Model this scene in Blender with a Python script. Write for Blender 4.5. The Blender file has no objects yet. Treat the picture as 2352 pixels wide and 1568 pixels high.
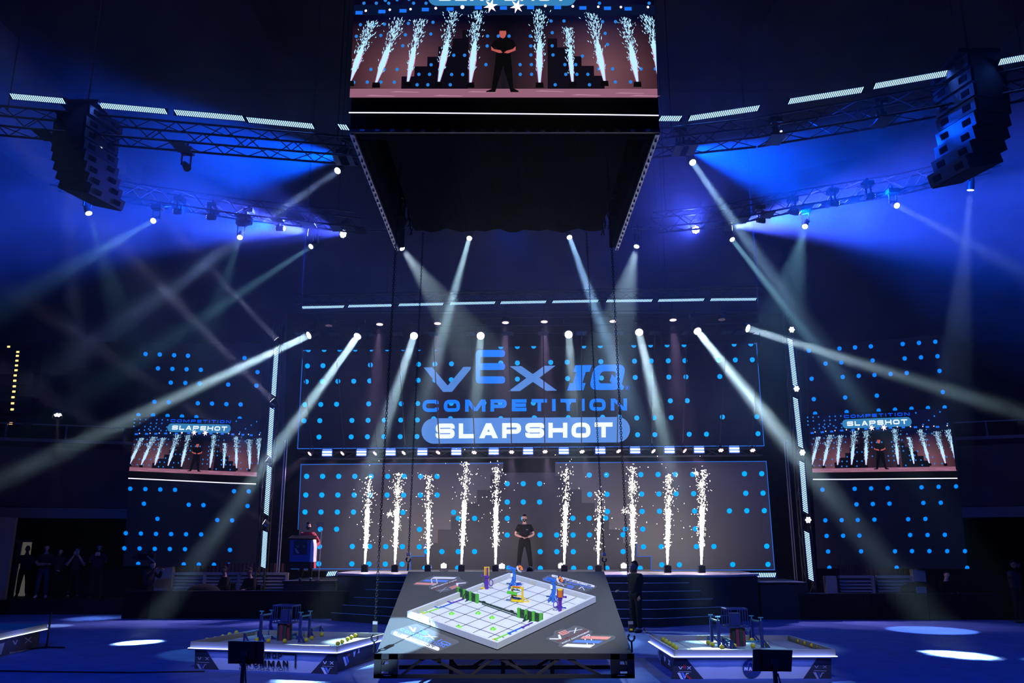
import bpy, bmesh, math, random
from mathutils import Vector, Matrix, Euler, noise

S = bpy.context.scene
COL = S.collection
R = math.radians
PI = math.pi

# ------------------------------------------------------------------ camera
F_PX, TILT, CAM_H = 1900.0, R(13.78), 2.2
cam = bpy.data.cameras.new('camera')
cam.sensor_width = 36
cam.lens = F_PX / 2352 * 36
cam.clip_end = 200
cam_o = bpy.data.objects.new('camera', cam)
COL.objects.link(cam_o)
cam_o.location = (0, 0, CAM_H)
cam_o.rotation_euler = (R(90) + TILT, 0, 0)
S.camera = cam_o

# ------------------------------------------------------------------ world, view, sampling limits
w = bpy.data.worlds.new('world')
S.world = w
w.use_nodes = True
w.node_tree.nodes['Background'].inputs[0].default_value = (0.1, 0.15, 0.6, 1)
w.node_tree.nodes['Background'].inputs[1].default_value = 0.002
S.view_settings.view_transform = 'Standard'
S.view_settings.look = 'None'
S.view_settings.exposure = 0
S.view_settings.gamma = 1
S.view_settings.use_curve_mapping = False
cy = S.cycles
cy.max_bounces = 3
cy.diffuse_bounces = 2
cy.glossy_bounces = 2
cy.transmission_bounces = 3
cy.volume_bounces = 0
cy.sample_clamp_indirect = 2.0
cy.caustics_reflective = False
cy.caustics_refractive = False
cy.volume_step_rate = 3.0
cy.adaptive_threshold = .03
cy.volume_max_steps = 64


def aim(o, target):
    d = Vector(target) - o.location
    o.rotation_euler = d.to_track_quat('-Z', 'Y').to_euler()


def spot(name, loc, target, watts, deg, color=(1, 1, 1), blend=.25, size=.05):
    l = bpy.data.lights.new(name, 'SPOT')
    l.energy = watts
    l.spot_size = R(deg)
    l.spot_blend = blend
    l.shadow_soft_size = size
    l.color = color
    o = bpy.data.objects.new(name, l)
    COL.objects.link(o)
    o.location = loc
    aim(o, target)
    return o


# front truss lamps outside the picture, then added roof and rear fill lamps
WHITE = (1.0, 1.0, .88)
spot('front_truss_spot', (.8, 3.5, 10.8), (-.1, 14.2, 1.1), 9600, 20, WHITE, .5, .12)
spot('front_truss_spot', (-7.5, 5.0, 10.5), (-1.9, 13.1, .8), 62000, 6.0, (.42, .68, 1), .12, .04)
spot('front_truss_spot', (-3.2, 4.5, 10.0), (-4.2, 16.2, .3), 1500, 17, (1, .97, .88), .6, .12)
spot('front_truss_spot', (3.0, 4.5, 10.0), (3.9, 15.4, .3), 1900, 16, (1, .98, .9), .6, .12)
spot('front_truss_wash', (-9, 2, 13), (-6, 19, 0), 6800, 60, (.002, .085, 1), .6, .3)
spot('front_truss_wash', (9, 2, 13), (6.5, 19, 0), 6800, 60, (.002, .085, 1), .6, .3)
spot('front_truss_wash', (0, -6, 12), (0, 10.0, 0), 2500, 30, (.015, .12, 1), .6, .3)
spot('roof_fill_light', (-10, 14, 17), (-15, 30, 4.5), 70, 60, (.9, .75, .8), .7, .3)  # unseen lamps added to lift the brown balcony fascia
spot('roof_fill_light', (10, 14, 17), (15, 30, 4.5), 90, 60, (.9, .75, .8), .7, .3)
spot('rear_wall_fill', (-9, 25, 14), (-11, 40, 12.5), 1300, 100, (0, .05, 1), .8, .3)  # bare blue lamps added without fixtures to colour back wall and haze
spot('rear_wall_fill', (9, 25, 14), (11, 40, 12.5), 1300, 100, (0, .05, 1), .8, .3)
spot('rear_wall_fill', (0, 27, 13), (0, 40, 11.5), 700, 80, (0, .05, 1), .8, .3)
spot('roof_fill_light', (0, 22, 21), (2, 9, 24), 420, 120, (1, .12, .05), .8, .3)  # unseen red lamp added to tint the ceiling


def beam(name, loc, target, watts, deg, color, r):
    """lamp of a beam fixture: a disc as wide as the lens whose light leaves within a narrow spread"""
    l = bpy.data.lights.new(name, 'AREA')
    l.shape = 'DISK'
    l.size = 2 * r
    l.spread = R(deg)
    l.energy = watts
    l.color = color
    o = bpy.data.objects.new(name, l)
    COL.objects.link(o)
    o.location = loc
    aim(o, target)
    return o


def ray(px, py):
    x = (px - 1176) / F_PX
    v = (784 - py) / F_PX
    c, s = math.cos(TILT), math.sin(TILT)
    return Vector((x, c - v * s, v * c + s))


CAM = Vector((0, 0, CAM_H))


def at_y(px, py, Y):
    r = ray(px, py)
    return CAM + r * (Y / r.y)


def at_z(px, py, Z):
    r = ray(px, py)
    return CAM + r * ((Z - CAM_H) / r.z)


def on_plane(px, py, P, N):
    r = ray(px, py)
    return CAM + r * ((Vector(P) - CAM).dot(N) / r.dot(N))


# ------------------------------------------------------------------ materials
def mat(name, color, rough=.6, metal=0, spec=.4, noise_amt=0, noise_scale=8, bump=0, bump_scale=60):
    m = bpy.data.materials.new(name)
    m.use_nodes = True
    nt = m.node_tree
    b = nt.nodes['Principled BSDF']
    b.inputs['Base Color'].default_value = (*color, 1)
    b.inputs['Roughness'].default_value = rough
    b.inputs['Metallic'].default_value = metal
    b.inputs['Specular IOR Level'].default_value = spec
    if noise_amt or bump:
        tc = nt.nodes.new('ShaderNodeTexCoord')
    if noise_amt:
        n = nt.nodes.new('ShaderNodeTexNoise')
        n.inputs['Scale'].default_value = noise_scale
        n.inputs['Detail'].default_value = 4
        nt.links.new(tc.outputs['Object'], n.inputs['Vector'])
        mx = nt.nodes.new('ShaderNodeMix')
        mx.data_type = 'RGBA'
        mx.inputs[6].default_value = (*[c * (1 - noise_amt) for c in color], 1)
        mx.inputs[7].default_value = (*[min(1, c * (1 + noise_amt)) for c in color], 1)
        nt.links.new(n.outputs[0], mx.inputs[0])
        nt.links.new(mx.outputs[2], b.inputs['Base Color'])
    if bump:
        n2 = nt.nodes.new('ShaderNodeTexNoise')
        n2.inputs['Scale'].default_value = bump_scale
        nt.links.new(tc.outputs['Object'], n2.inputs['Vector'])
        bp = nt.nodes.new('ShaderNodeBump')
        bp.inputs['Strength'].default_value = bump
        bp.inputs['Distance'].default_value = .02
        nt.links.new(n2.outputs[0], bp.inputs['Height'])
        nt.links.new(bp.outputs[0], b.inputs['Normal'])
    return m


def emit(name, color, strength, sampled=False):
    m = bpy.data.materials.new(name)
    m.use_nodes = True
    nt = m.node_tree
    nt.nodes.clear()
    o = nt.nodes.new('ShaderNodeOutputMaterial')
    e = nt.nodes.new('ShaderNodeEmission')
    e.inputs[0].default_value = (*color, 1)
    e.inputs[1].default_value = strength
    nt.links.new(e.outputs[0], o.inputs[0])
    if not sampled:
        m.cycles.emission_sampling = 'NONE'
    return m


M = {}
M['black'] = mat('black_metal', (.012, .012, .014), .5, .3)
M['truss_black'] = mat('platform_truss_black', (.006, .006, .007), .55)
M['black_paint'] = mat('black_paint', (.015, .015, .016), .7, spec=.15, noise_amt=.3)
M['housing'] = mat('fixture_housing', (.03, .03, .034), .35, .2)
M['black_cloth'] = mat('black_cloth', (.008, .008, .009), .95, spec=.05, noise_amt=.4, noise_scale=3)
M['alu'] = mat('aluminium', (.5, .5, .53), .4, .8, noise_amt=.15)
M['truss'] = mat('truss_tube', (.035, .036, .045), .45, .5)
M['carpet'] = mat('blue_carpet', (.10, .15, .36), .95, spec=.05, noise_amt=.35, noise_scale=2.2, bump=.5, bump_scale=25)
M['stage'] = mat('stage_deck', (.3, .29, .29), .45, noise_amt=.25, noise_scale=2)
M['stage_face'] = mat('stage_face', (.02, .019, .019), .8, noise_amt=.4, noise_scale=30)
M['nosing'] = mat('step_nosing', (.75, .72, .75), .4)
M['concrete'] = mat('painted_concrete', (.30, .26, .25), .9, noise_amt=.25, noise_scale=40)
M['fascia'] = mat('brown_fascia', (.16, .105, .095), .9, noise_amt=.3, noise_scale=1.3)
M['wall'] = mat('dark_wall', (.03, .03, .038), .9, noise_amt=.3, noise_scale=.6)
M['ceiling'] = mat('dark_ceiling', (.04, .03, .03), .95, noise_amt=.4, noise_scale=.4)
M['curtain'] = mat('dark_red_curtain', (.10, .03, .035), .95, noise_amt=.3)
M['acoustic'] = mat('acoustic_panel_cloth', (.022, .022, .03), .95, noise_amt=.3)
M['led_panel'] = mat('led_panel_face', (.12, .113, .108), .55, noise_amt=.12, noise_scale=50)
M['led_upper'] = mat('upper_led_panel_face', (.028, .027, .027), .55, noise_amt=.12, noise_scale=50)
M['led_step'] = mat('led_panel_step_face', (.045, .043, .045), .55)
M['dot'] = emit('led_dot_blue', (.0, .33, 1.0), 1.35)
M['dot_side'] = emit('led_dot_deep_blue', (.0, .19, 1.0), 1.35)
M['line'] = emit('led_line_blue', (.03, .2, .95), .75)
M['logo_blue'] = emit('led_logo_blue', (.0, .16, 1.0), 1.4)
M['logo_pale'] = emit('led_logo_pale_blue', (.085, .24, .68), 1.15)
M['logo_white'] = emit('led_logo_white', (.8, .88, 1.0), 1.25)
M['diode'] = emit('batten_diode', (.3, .55, 1.0), 3)
M['diode_col'] = emit('column_diode', (.25, .45, 1.0), 3.5)
M['lens'] = emit('lit_lens', (.9, .97, 1.0), 4)
M['lens_blue'] = emit('lit_wash_lens', (.8, .88, 1.0), 5)
M['lens_pink'] = emit('lit_pink_cell', (1.0, .62, .68), 3)
M['lens_dim'] = emit('dim_lens_cell', (.12, .08, .12), 1)
M['strobe'] = emit('strobe_bar', (.75, .87, 1.0), 3)
M['strobe_dim'] = emit('strobe_thin_bar', (.15, .3, 1.0), 2)
M['exit_red'] = emit('exit_letters_red', (1.0, .04, .06), 2.2)
M['exit_face'] = mat('exit_sign_face', (.25, .22, .23), .5)
M['amber'] = emit('amber_step_lamp', (1.0, .55, .16), 2.5)
M['spark'] = emit('burning_spark', (1.0, .84, .7), 7)
M['spark_core'] = emit('burning_spark_core', (1.0, .9, .82), 6)
M['strip'] = emit('led_strip_white', (.6, .7, 1.0), 3)
M['ribbon'] = emit('screen_ribbon_line', (.75, .75, 1.0), 1.6)
M['cloth_grey'] = mat('platform_cloth', (.075, .08, .078), .95, spec=.1, noise_amt=.25, noise_scale=90, bump=.4, bump_scale=40)
M['vinyl'] = mat('decal_vinyl', (.115, .122, .12), .6, noise_amt=.1)
M['p_white'] = mat('white_print', (.85, .86, .88), .5)
M['p_blue'] = mat('blue_print', (.12, .27, .8), .5)
M['p_salmon'] = mat('salmon_print', (.85, .34, .26), .5)
M['p_red'] = mat('red_print', (.55, .04, .04), .5)
M['p_black'] = mat('black_print', (.02, .02, .025), .5)
M['p_dim'] = mat('grey_print', (.35, .35, .4), .5)
M['p_dark'] = mat('dark_red_print', (.28, .06, .05), .5)
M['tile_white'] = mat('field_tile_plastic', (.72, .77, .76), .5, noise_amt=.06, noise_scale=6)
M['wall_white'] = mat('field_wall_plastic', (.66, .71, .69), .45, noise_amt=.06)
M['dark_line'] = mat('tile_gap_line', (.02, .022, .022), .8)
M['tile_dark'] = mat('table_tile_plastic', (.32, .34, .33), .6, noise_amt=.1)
M['rail_olive'] = mat('table_rail_plastic', (.36, .36, .3), .5)
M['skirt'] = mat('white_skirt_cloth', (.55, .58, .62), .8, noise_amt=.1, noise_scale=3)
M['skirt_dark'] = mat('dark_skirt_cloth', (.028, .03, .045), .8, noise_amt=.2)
M['yellow'] = mat('yellow_plastic', (.85, .6, .02), .4)
M['ball'] = mat('yellow_foam', (.75, .62, .02), .6, noise_amt=.15, noise_scale=20)
M['orange'] = mat('orange_plastic', (.9, .25, .03), .4)
M['green'] = mat('green_plastic', (.09, .5, .04), .4)
M['green_lite'] = mat('light_green_plastic', (.25, .75, .08), .4)
M['dk_green'] = mat('dark_green_plastic', (.02, .055, .03), .5)
M['purple'] = mat('purple_plastic', (.10, .025, .32), .4)
M['blue'] = mat('blue_plastic', (.02, .14, .55), .4)
M['navy'] = mat('navy_plastic', (.02, .035, .16), .4)
M['teal'] = mat('teal_plastic', (.08, .35, .38), .4)
M['maroon'] = mat('maroon_plastic', (.22, .03, .06), .5)
M['skin'] = mat('skin', (.55, .3, .23), .6, spec=.15)
M['skin_dark'] = mat('skin_tan', (.2, .10, .08), .7, spec=.08)
M['hair'] = mat('dark_hair', (.012, .009, .008), .9, spec=.05)
M['shirt'] = mat('black_shirt', (.012, .012, .012), .9, spec=.1)
M['trousers'] = mat('black_trousers', (.010, .010, .010), .9, spec=.1)
M['shoe'] = mat('black_shoe', (.014, .014, .014), .6)
M['shoe_white'] = mat('pale_shoe', (.5, .5, .55), .6)
M['red_coat'] = mat('red_jacket', (.42, .02, .03), .7)
M['jeans'] = mat('dark_jeans', (.03, .04, .08), .9)
M['grey_shirt'] = mat('charcoal_shirt', (.025, .025, .03), .9, spec=.1)
M['podium_blue'] = mat('podium_blue_front', (.02, .06, .25), .5)
M['podium_white'] = mat('podium_pale_side', (.85, .8, .75), .5)  # near-white panel beside the blue front
M['glass'] = mat('prompter_glass', (.35, .35, .45), .1)
M['chain'] = mat('chain_steel', (.05, .05, .055), .35, .8)
M['screen_black'] = mat('monitor_plastic', (.008, .008, .010), .35)
M['eye'] = mat('dark_eye', (.02, .015, .012), .3)
M['mouth'] = mat('mouth_teeth', (.6, .45, .42), .5)
M['nasa_blue'] = mat('disc_blue_print', (.015, .04, .16), .5)


# ------------------------------------------------------------------ object helpers
ROOTMAT = {}          # world matrix of each top-level thing (parts sit at identity below it)
ROOTOF = {}


def tag(o, label=None, cat=None, group=None, kind=None):
    if label:
        o['label'] = label
    if cat:
        o['category'] = cat
    if group:
        o['group'] = group
    if kind:
        o['kind'] = kind
    return o


def thing(name, label, cat, loc=(0, 0, 0), rotz=0, group=None):
    o = bpy.data.objects.new(name, None)
    COL.objects.link(o)
    o.location = loc
    o.rotation_euler = (0, 0, rotz)
    o.empty_display_size = .1
    tag(o, label, cat, group)
    ROOTMAT[o] = Matrix.Translation(Vector(loc)) @ Matrix.Rotation(rotz, 4, 'Z')
    ROOTOF[o] = o
    return o


class MB:
    def __init__(s):
        s.v, s.f = [], []

    def add(s, vs, fs):
        b = len(s.v)
        s.v += [Vector(x) for x in vs]
        s.f += [tuple(b + i for i in f) for f in fs]
        return s

    def box(s, c, size, rot=None):
        c = Vector(c)
        hx, hy, hz = size[0] / 2, size[1] / 2, size[2] / 2
        vs = [Vector((x, y, z)) for x in (-hx, hx) for y in (-hy, hy) for z in (-hz, hz)]
        if rot is not None:
            vs = [rot @ q for q in vs]
        return s.add([c + q for q in vs], [(0, 1, 3, 2), (4, 6, 7, 5), (0, 4, 5, 1), (2, 3, 7, 6), (0, 2, 6, 4), (1, 5, 7, 3)])

    def quadbox(s, a, b, c, d, off):
        """slab: quad a b c d thickened by the vector off"""
        q = [Vector(p) for p in (a, b, c, d)]
        off = Vector(off)
        return s.add(q + [p + off for p in q], [(0, 1, 2, 3), (7, 6, 5, 4), (0, 4, 5, 1), (1, 5, 6, 2), (2, 6, 7, 3), (3, 7, 4, 0)])

    def bar(s, p, q, w_, h_=None, up=(0, 0, 1)):
        p, q = Vector(p), Vector(q)
        h_ = h_ or w_
        d = (q - p)
        L = d.length
        d.normalize()
        u = Vector(up)
        if abs(u.dot(d)) > .95:
            u = Vector((0, 1, 0))
        sd = d.cross(u).normalized()
        u = sd.cross(d).normalized()
        a, b = sd * w_ / 2, u * h_ / 2
        vs = [p - a - b, p + a - b, p + a + b, p - a + b, q - a - b, q + a - b, q + a + b, q - a + b]
        return s.add(vs, [(3, 2, 1, 0), (4, 5, 6, 7), (0, 1, 5, 4), (1, 2, 6, 5), (2, 3, 7, 6), (3, 0, 4, 7)])

    def ring(s, c, d, r, n, r2=None):
        d = Vector(d).normalized()
        u = Vector((0, 0, 1)) if abs(d.z) < .9 else Vector((0, 1, 0))
        a = d.cross(u).normalized()
        b = a.cross(d).normalized()
        r2 = r2 or r
        return [Vector(c) + a * r * math.cos(2 * PI * i / n) + b * r2 * math.sin(2 * PI * i / n) for i in range(n)]

    def cone(s, p, q, r1, r2, n=10, caps=True):
        d = Vector(q) - Vector(p)
        A, B = s.ring(p, d, r1, n), s.ring(q, d, r2, n)
        fs = [(i, (i + 1) % n, n + (i + 1) % n, n + i) for i in range(n)]
        if caps:
            fs += [tuple(range(n - 1, -1, -1)), tuple(range(n, 2 * n))]
        return s.add(A + B, fs)

    def tube(s, pts, r, n=6):
        for a, b in zip(pts[:-1], pts[1:]):
            s.cone(a, b, r, r, n)
        return s

    def disc(s, c, d, r, n=14, thick=0):
        if thick:
            d = Vector(d).normalized()
            return s.cone(Vector(c) - d * thick, c, r, r, n)
        return s.add(s.ring(c, d, r, n), [tuple(range(n))])

    def sphere(s, c, r, nu=12, nv=8, scale=(1, 1, 1), fn=None):
        vs = []
        c = Vector(c)
        for j in range(1, nv):
            t = PI * j / nv
            for i in range(nu):
                p = 2 * PI * i / nu
                q = Vector((math.sin(t) * math.cos(p), math.sin(t) * math.sin(p), math.cos(t)))
                q = Vector((q.x * scale[0], q.y * scale[1], q.z * scale[2])) * r
                vs.append(c + (fn(q) if fn else q))
        q1, q2 = Vector((0, 0, r * scale[2])), Vector((0, 0, -r * scale[2]))
        vs += [c + (fn(q1) if fn else q1), c + (fn(q2) if fn else q2)]
        T, B = len(vs) - 2, len(vs) - 1
        fs = []
        for j in range(nv - 2):
            for i in range(nu):
                a, b = j * nu + i, j * nu + (i + 1) % nu
                fs.append((a, a + nu, b + nu, b))
        for i in range(nu):
            fs.append((T, i, (i + 1) % nu))
            k = (nv - 2) * nu
            fs.append((B, k + (i + 1) % nu, k + i))
        return s.add(vs, fs)

    def poly(s, pts):
        return s.add(pts, [tuple(range(len(pts)))])

    def prism(s, pts, off):
        off = Vector(off)
        n = len(pts)
        pts = [Vector(p) for p in pts]
        fs = [tuple(range(n)), tuple(range(2 * n - 1, n - 1, -1))] + [(i, i + n, (i + 1) % n + n, (i + 1) % n) for i in range(n)]
        return s.add(pts + [p + off for p in pts], fs)

    def build(s, name, m, parent=None, world=False, smooth=False, kind=None, label=None):
        me = bpy.data.meshes.new(name)
        vs = s.v
        if world and parent is not None:
            inv = ROOTMAT[ROOTOF[parent]].inverted()
            vs = [inv @ q for q in vs]
        me.from_pydata([tuple(q) for q in vs], [], s.f)
        me.materials.append(M[m] if isinstance(m, str) else m)
        if smooth:
            for p in me.polygons:
                p.use_smooth = True
        o = bpy.data.objects.new(name, me)
        COL.objects.link(o)
        if parent is not None:
            o.parent = parent
            ROOTOF[o] = ROOTOF[parent]
        tag(o, label, kind=kind)
        return o


def recalc(o):
    bm = bmesh.new()
    bm.from_mesh(o.data)
    bmesh.ops.recalc_face_normals(bm, faces=bm.faces)
    bm.to_mesh(o.data)
    bm.free()
    return o


def copy_thing(root, loc, rotz=None, label=None):
    def rec(o, parent):
        c = o.copy()
        COL.objects.link(c)
        c.parent = parent
        ROOTOF[c] = ROOTOF.get(parent, c)
        for ch in list(o.children):
            rec(ch, c)
        return c
    r = root.copy()
    COL.objects.link(r)
    r.location = loc
    if rotz is not None:
        r.rotation_euler = (0, 0, rotz)
    ROOTMAT[r] = Matrix.Translation(Vector(loc)) @ Matrix.Rotation(r.rotation_euler.z, 4, 'Z')
    ROOTOF[r] = r
    for ch in list(root.children):
        rec(ch, r)
    if label:
        r['label'] = label
    return r


def struct(mb, name, m, smooth=False):
    return tag(mb.build(name, m, smooth=smooth), kind='structure')


def child_light(o, parent):
    """hang a light object under its fixture, keeping its world place"""
    o.parent = parent
    o.matrix_parent_inverse = ROOTMAT[ROOTOF[parent]].inverted()
    return o


ORD = ['first', 'second', 'third', 'fourth', 'fifth', 'sixth', 'seventh', 'eighth', 'ninth', 'tenth', 'eleventh', 'twelfth',
       'thirteenth', 'fourteenth', 'fifteenth', 'sixteenth', 'seventeenth']

# ------------------------------------------------------------------ stroke lettering (wide square letters)
GL = {
    'A': [[(0, 0), (.43, 1)], [(.40, 1), (.60, 1)], [(.57, 1), (1, 0)], [(.2, .22), (.8, .22)]],
    'B': [[(0, 0), (0, 1)], [(0, 1), (.95, 1), (.95, .5), (0, .5)], [(0, .5), (1, .5), (1, 0), (0, 0)]],
    'C': [[(1, .7), (1, 1), (0, 1), (0, 0), (1, 0), (1, .3)]],
    'D': [[(0, 0), (0, 1)], [(0, 1), (1, 1), (1, 0), (0, 0)]],
    'E': [[(1, 1), (0, 1), (0, 0), (1, 0)], [(0, .5), (.95, .5)]],
    'F': [[(1, 1), (0, 1), (0, 0)], [(0, .5), (.9, .5)]],
    'G': [[(1, .75), (1, 1), (0, 1), (0, 0), (1, 0), (1, .48), (.55, .48)]],
    'H': [[(0, 0), (0, 1)], [(1, 0), (1, 1)], [(0, .5), (1, .5)]],
    'I': [[(.5, 0), (.5, 1)]],
    'L': [[(0, 1), (0, 0), (1, 0)]],
    'M': [[(0, 0), (0, 1)], [(0, 1), (.5, .08)], [(.5, .08), (1, 1)], [(1, 0), (1, 1)]],
    'N': [[(0, 0), (0, 1)], [(.03, .97), (.97, .03)], [(1, 0), (1, 1)]],
    'O': [[(.5, 0), (0, 0), (0, 1), (1, 1), (1, 0), (.5, 0)]],
    'P': [[(0, 0), (0, 1)], [(0, 1), (1, 1), (1, .4), (0, .4)]],
    'Q': [[(.5, 0), (0, 0), (0, 1), (1, 1), (1, 0), (.5, 0)], [(.6, .4), (1.05, -.05)]],
    'R': [[(0, 0), (0, 1)], [(0, 1), (1, 1), (1, .43), (0, .43)], [(.5, .43), (.97, .0)]],
    'S': [[(1, .72), (1, 1), (0, 1), (0, .5), (1, .5), (1, 0), (0, 0), (0, .28)]],
    'T': [[(0, 1), (1, 1)], [(.5, 1), (.5, 0)]],
    'U': [[(0, 1), (0, 0), (1, 0), (1, 1)]],
    'V': [[(0, 1), (.5, 0), (1, 1)]],
    'W': [[(0, 1), (.25, 0), (.5, .9), (.75, 0), (1, 1)]],
    'X': [[(0, 0), (1, 1)], [(0, 1), (1, 0)]],
}
ROUND = set('CDGOPQRSUB')
WIDE = {'I': .2, 'M': 1.25, 'W': 1.4, 'L': .85, 'T': .95, 'E': .9, 'F': .85}


def ribbon(pts, t, closed=False):
    """2-D polyline to quads of width t with mitred corners"""
    n = len(pts)
    out = []
    P = [Vector(p) for p in pts]
    L, Rr = [], []
    for i in range(n):
        if closed:
            d0 = (P[i] - P[i - 1]).normalized()
            d1 = (P[(i + 1) % n] - P[i]).normalized()
        else:
            d1 = (P[min(i + 1, n - 1)] - P[min(i, n - 2)]).normalized()
            d0 = (P[max(i, 1)] - P[max(i - 1, 0)]).normalized()
        m_ = d0 + d1
        if m_.length < 1e-4:
            m_ = d1
        m_.normalize()
        nrm = Vector((-m_.y, m_.x))
        k = max(.4, m_.dot(d1))
        L.append(P[i] + nrm * t / 2 / k)
        Rr.append(P[i] - nrm * t / 2 / k)
    rng = range(n) if closed else range(n - 1)
    for i in rng:
        j = (i + 1) % n
        out.append([L[i], L[j], Rr[j], Rr[i]])
    return out


def dedup(pts):
    out = [Vector(pts[0])]
    for p in pts[1:]:
        if (Vector(p) - out[-1]).length > 1e-4:
            out.append(Vector(p))
    return out


def rounded(pts, r, seg=4):
    out = [Vector(pts[0])]
    for i in range(1, len(pts) - 1):
        p, a, b = Vector(pts[i]), Vector(pts[i - 1]), Vector(pts[i + 1])
        da, db = a - p, b - p
        rr = min(r, da.length * .5, db.length * .5)
        s, e = p + da.normalized() * rr, p + db.normalized() * rr
        for k in range(seg + 1):
            u = k / seg
            out.append((s.lerp(p, u)).lerp(p.lerp(e, u), u))
    out.append(Vector(pts[-1]))
    return dedup(out)


def diag_letter(ch, x0, wd, h, t, y0):
    """letters with slanted legs: legs cut flat at top and foot"""
    hw = min(t * 1.22, wd * .36)
    leg = lambda xa, ya, xb, yb, w_=hw: [Vector((x0 + xa, y0 + ya * h)), Vector((x0 + xa + w_, y0 + ya * h)), Vector((x0 + xb + w_, y0 + yb * h)), Vector((x0 + xb, y0 + yb * h))]
    m_ = wd / 2 - hw / 2
    if ch == 'A':
        return [leg(0, 0, m_, 1), leg(wd - hw, 0, m_, 1), leg(wd * .2, .2, wd * .2, .2 + t / h * .8, wd * .6)]
    if ch == 'V':
        return [leg(0, 1, m_, 0), leg(wd - hw, 1, m_, 0)]
    if ch == 'X':
        return [leg(0, 0, wd - hw, 1), leg(0, 1, wd - hw, 0)]
    if ch == 'M':
        return [leg(0, 0, 0, 1, t), leg(wd - t, 0, wd - t, 1, t), leg(0, 1, m_, .05), leg(wd - hw, 1, m_, .05)]
    if ch == 'N':
        return [leg(0, 0, 0, 1, t), leg(wd - t, 0, wd - t, 1, t), leg(0, 1, wd - hw, 0)]
    q = (wd - hw) / 4
    return [leg(0, 1, q, 0), leg(2 * q, 1, q, 0), leg(2 * q, 1, 3 * q, 0), leg(4 * q, 1, 3 * q, 0)]


def letter_quads(ch, x0, wd, h, t, rnd=.35, y0=0):
    """letter in the box [x0,x0+wd]x[y0,y0+h], stroke t"""
    if ch in 'AVXMNW':
        return diag_letter(ch, x0, wd, h, t, y0)
    res = []
    for st in GL[ch]:
        pts = [Vector((x0 + t / 2 + p[0] * (wd - t), y0 + t / 2 + p[1] * (h - t))) for p in st]
        if ch == 'I':
            pts = [Vector((x0 + wd / 2, y0)), Vector((x0 + wd / 2, y0 + h))]
        elif ch not in ROUND:
            # butt ends reach the edge of the box on verticals
            def ext(a, b):
                d = (a - b)
                if d.length > 0 and (abs(d.x) < 1e-6 or abs(d.y) < 1e-6):
                    return a + d.normalized() * t / 2
                return a
            if ch in 'EFHLTMN':
                pts[0], pts[-1] = ext(pts[0], pts[1]), ext(pts[-1], pts[-2])
        elif len(st) == 2 and ch != 'Q':
            if pts[0].x == pts[1].x:
                pts = [pts[0] - Vector((0, t / 2)), pts[1] + Vector((0, t / 2))]
        else:
            pts = rounded(pts, h * rnd)
        res += ribbon(pts, t)
    return res


def text_quads(txt, width, h, t, gap=.25, rnd=.35):
    """quads of a word set to the given width"""
    ws = [WIDE.get(c, 1.0) if c != ' ' else .5 for c in txt]
    tot = sum(ws) + gap * (len(txt) - 1)
    u = width / tot
    x, res = 0, []
    for c, cw in zip(txt, ws):
        if c != ' ':
            res += letter_quads(c, x, cw * u if c != 'I' else max(cw * u, t), h, t, rnd)
        x += (cw + gap) * u
    return res


def text_on(mb, fn, txt, o, rx, uy, width=1.0, h=1.0, t=.2, gap=.25, rnd=.35):
    """letters on the parallelogram o + x*rx + y*uy (2-D), each corner taken to 3-D by fn"""
    o, rx, uy = Vector(o), Vector(rx), Vector(uy)
    ar = rx.length / uy.length
    for q in text_quads(txt, ar, 1.0, t, gap, rnd):
        mb.poly([fn(*(o + rx * (p.x / ar) + uy * p.y)) for p in q])
    return mb

# ================================================================== structure
b = MB().box((0, 17, -.1), (80, 60, .2))
struct(b, 'floor', 'carpet')
struct(MB().box((0, 17, 26.1), (80, 60, .2)), 'ceiling', 'ceiling')
struct(MB().box((0, 40.1, 13), (80, .3, 26)), 'wall_back', 'wall')
struct(MB().box((-38, 17, 13), (.3, 60, 26)), 'wall_left', 'wall')
struct(MB().box((38, 17, 13), (.3, 60, 26)), 'wall_right', 'wall')
struct(MB().box((0, -12, 13), (80, .3, 26)), 'wall_front', 'wall')


def vert_quad(a, b_, z0, z1, thick, mb=None):
    """upright slab between the ground points a and b_, thick pushed away from the camera"""
    mb = mb or MB()
    a, b_ = Vector((a[0], a[1], 0)), Vector((b_[0], b_[1], 0))
    d = (b_ - a).normalized()
    n = Vector((-d.y, d.x, 0))
    if n.y < 0:
        n = -n
    z0, z1 = Vector((0, 0, z0)), Vector((0, 0, z1))
    return mb.quadbox(a + z0, b_ + z0, b_ + z1, a + z1, n * thick)


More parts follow.
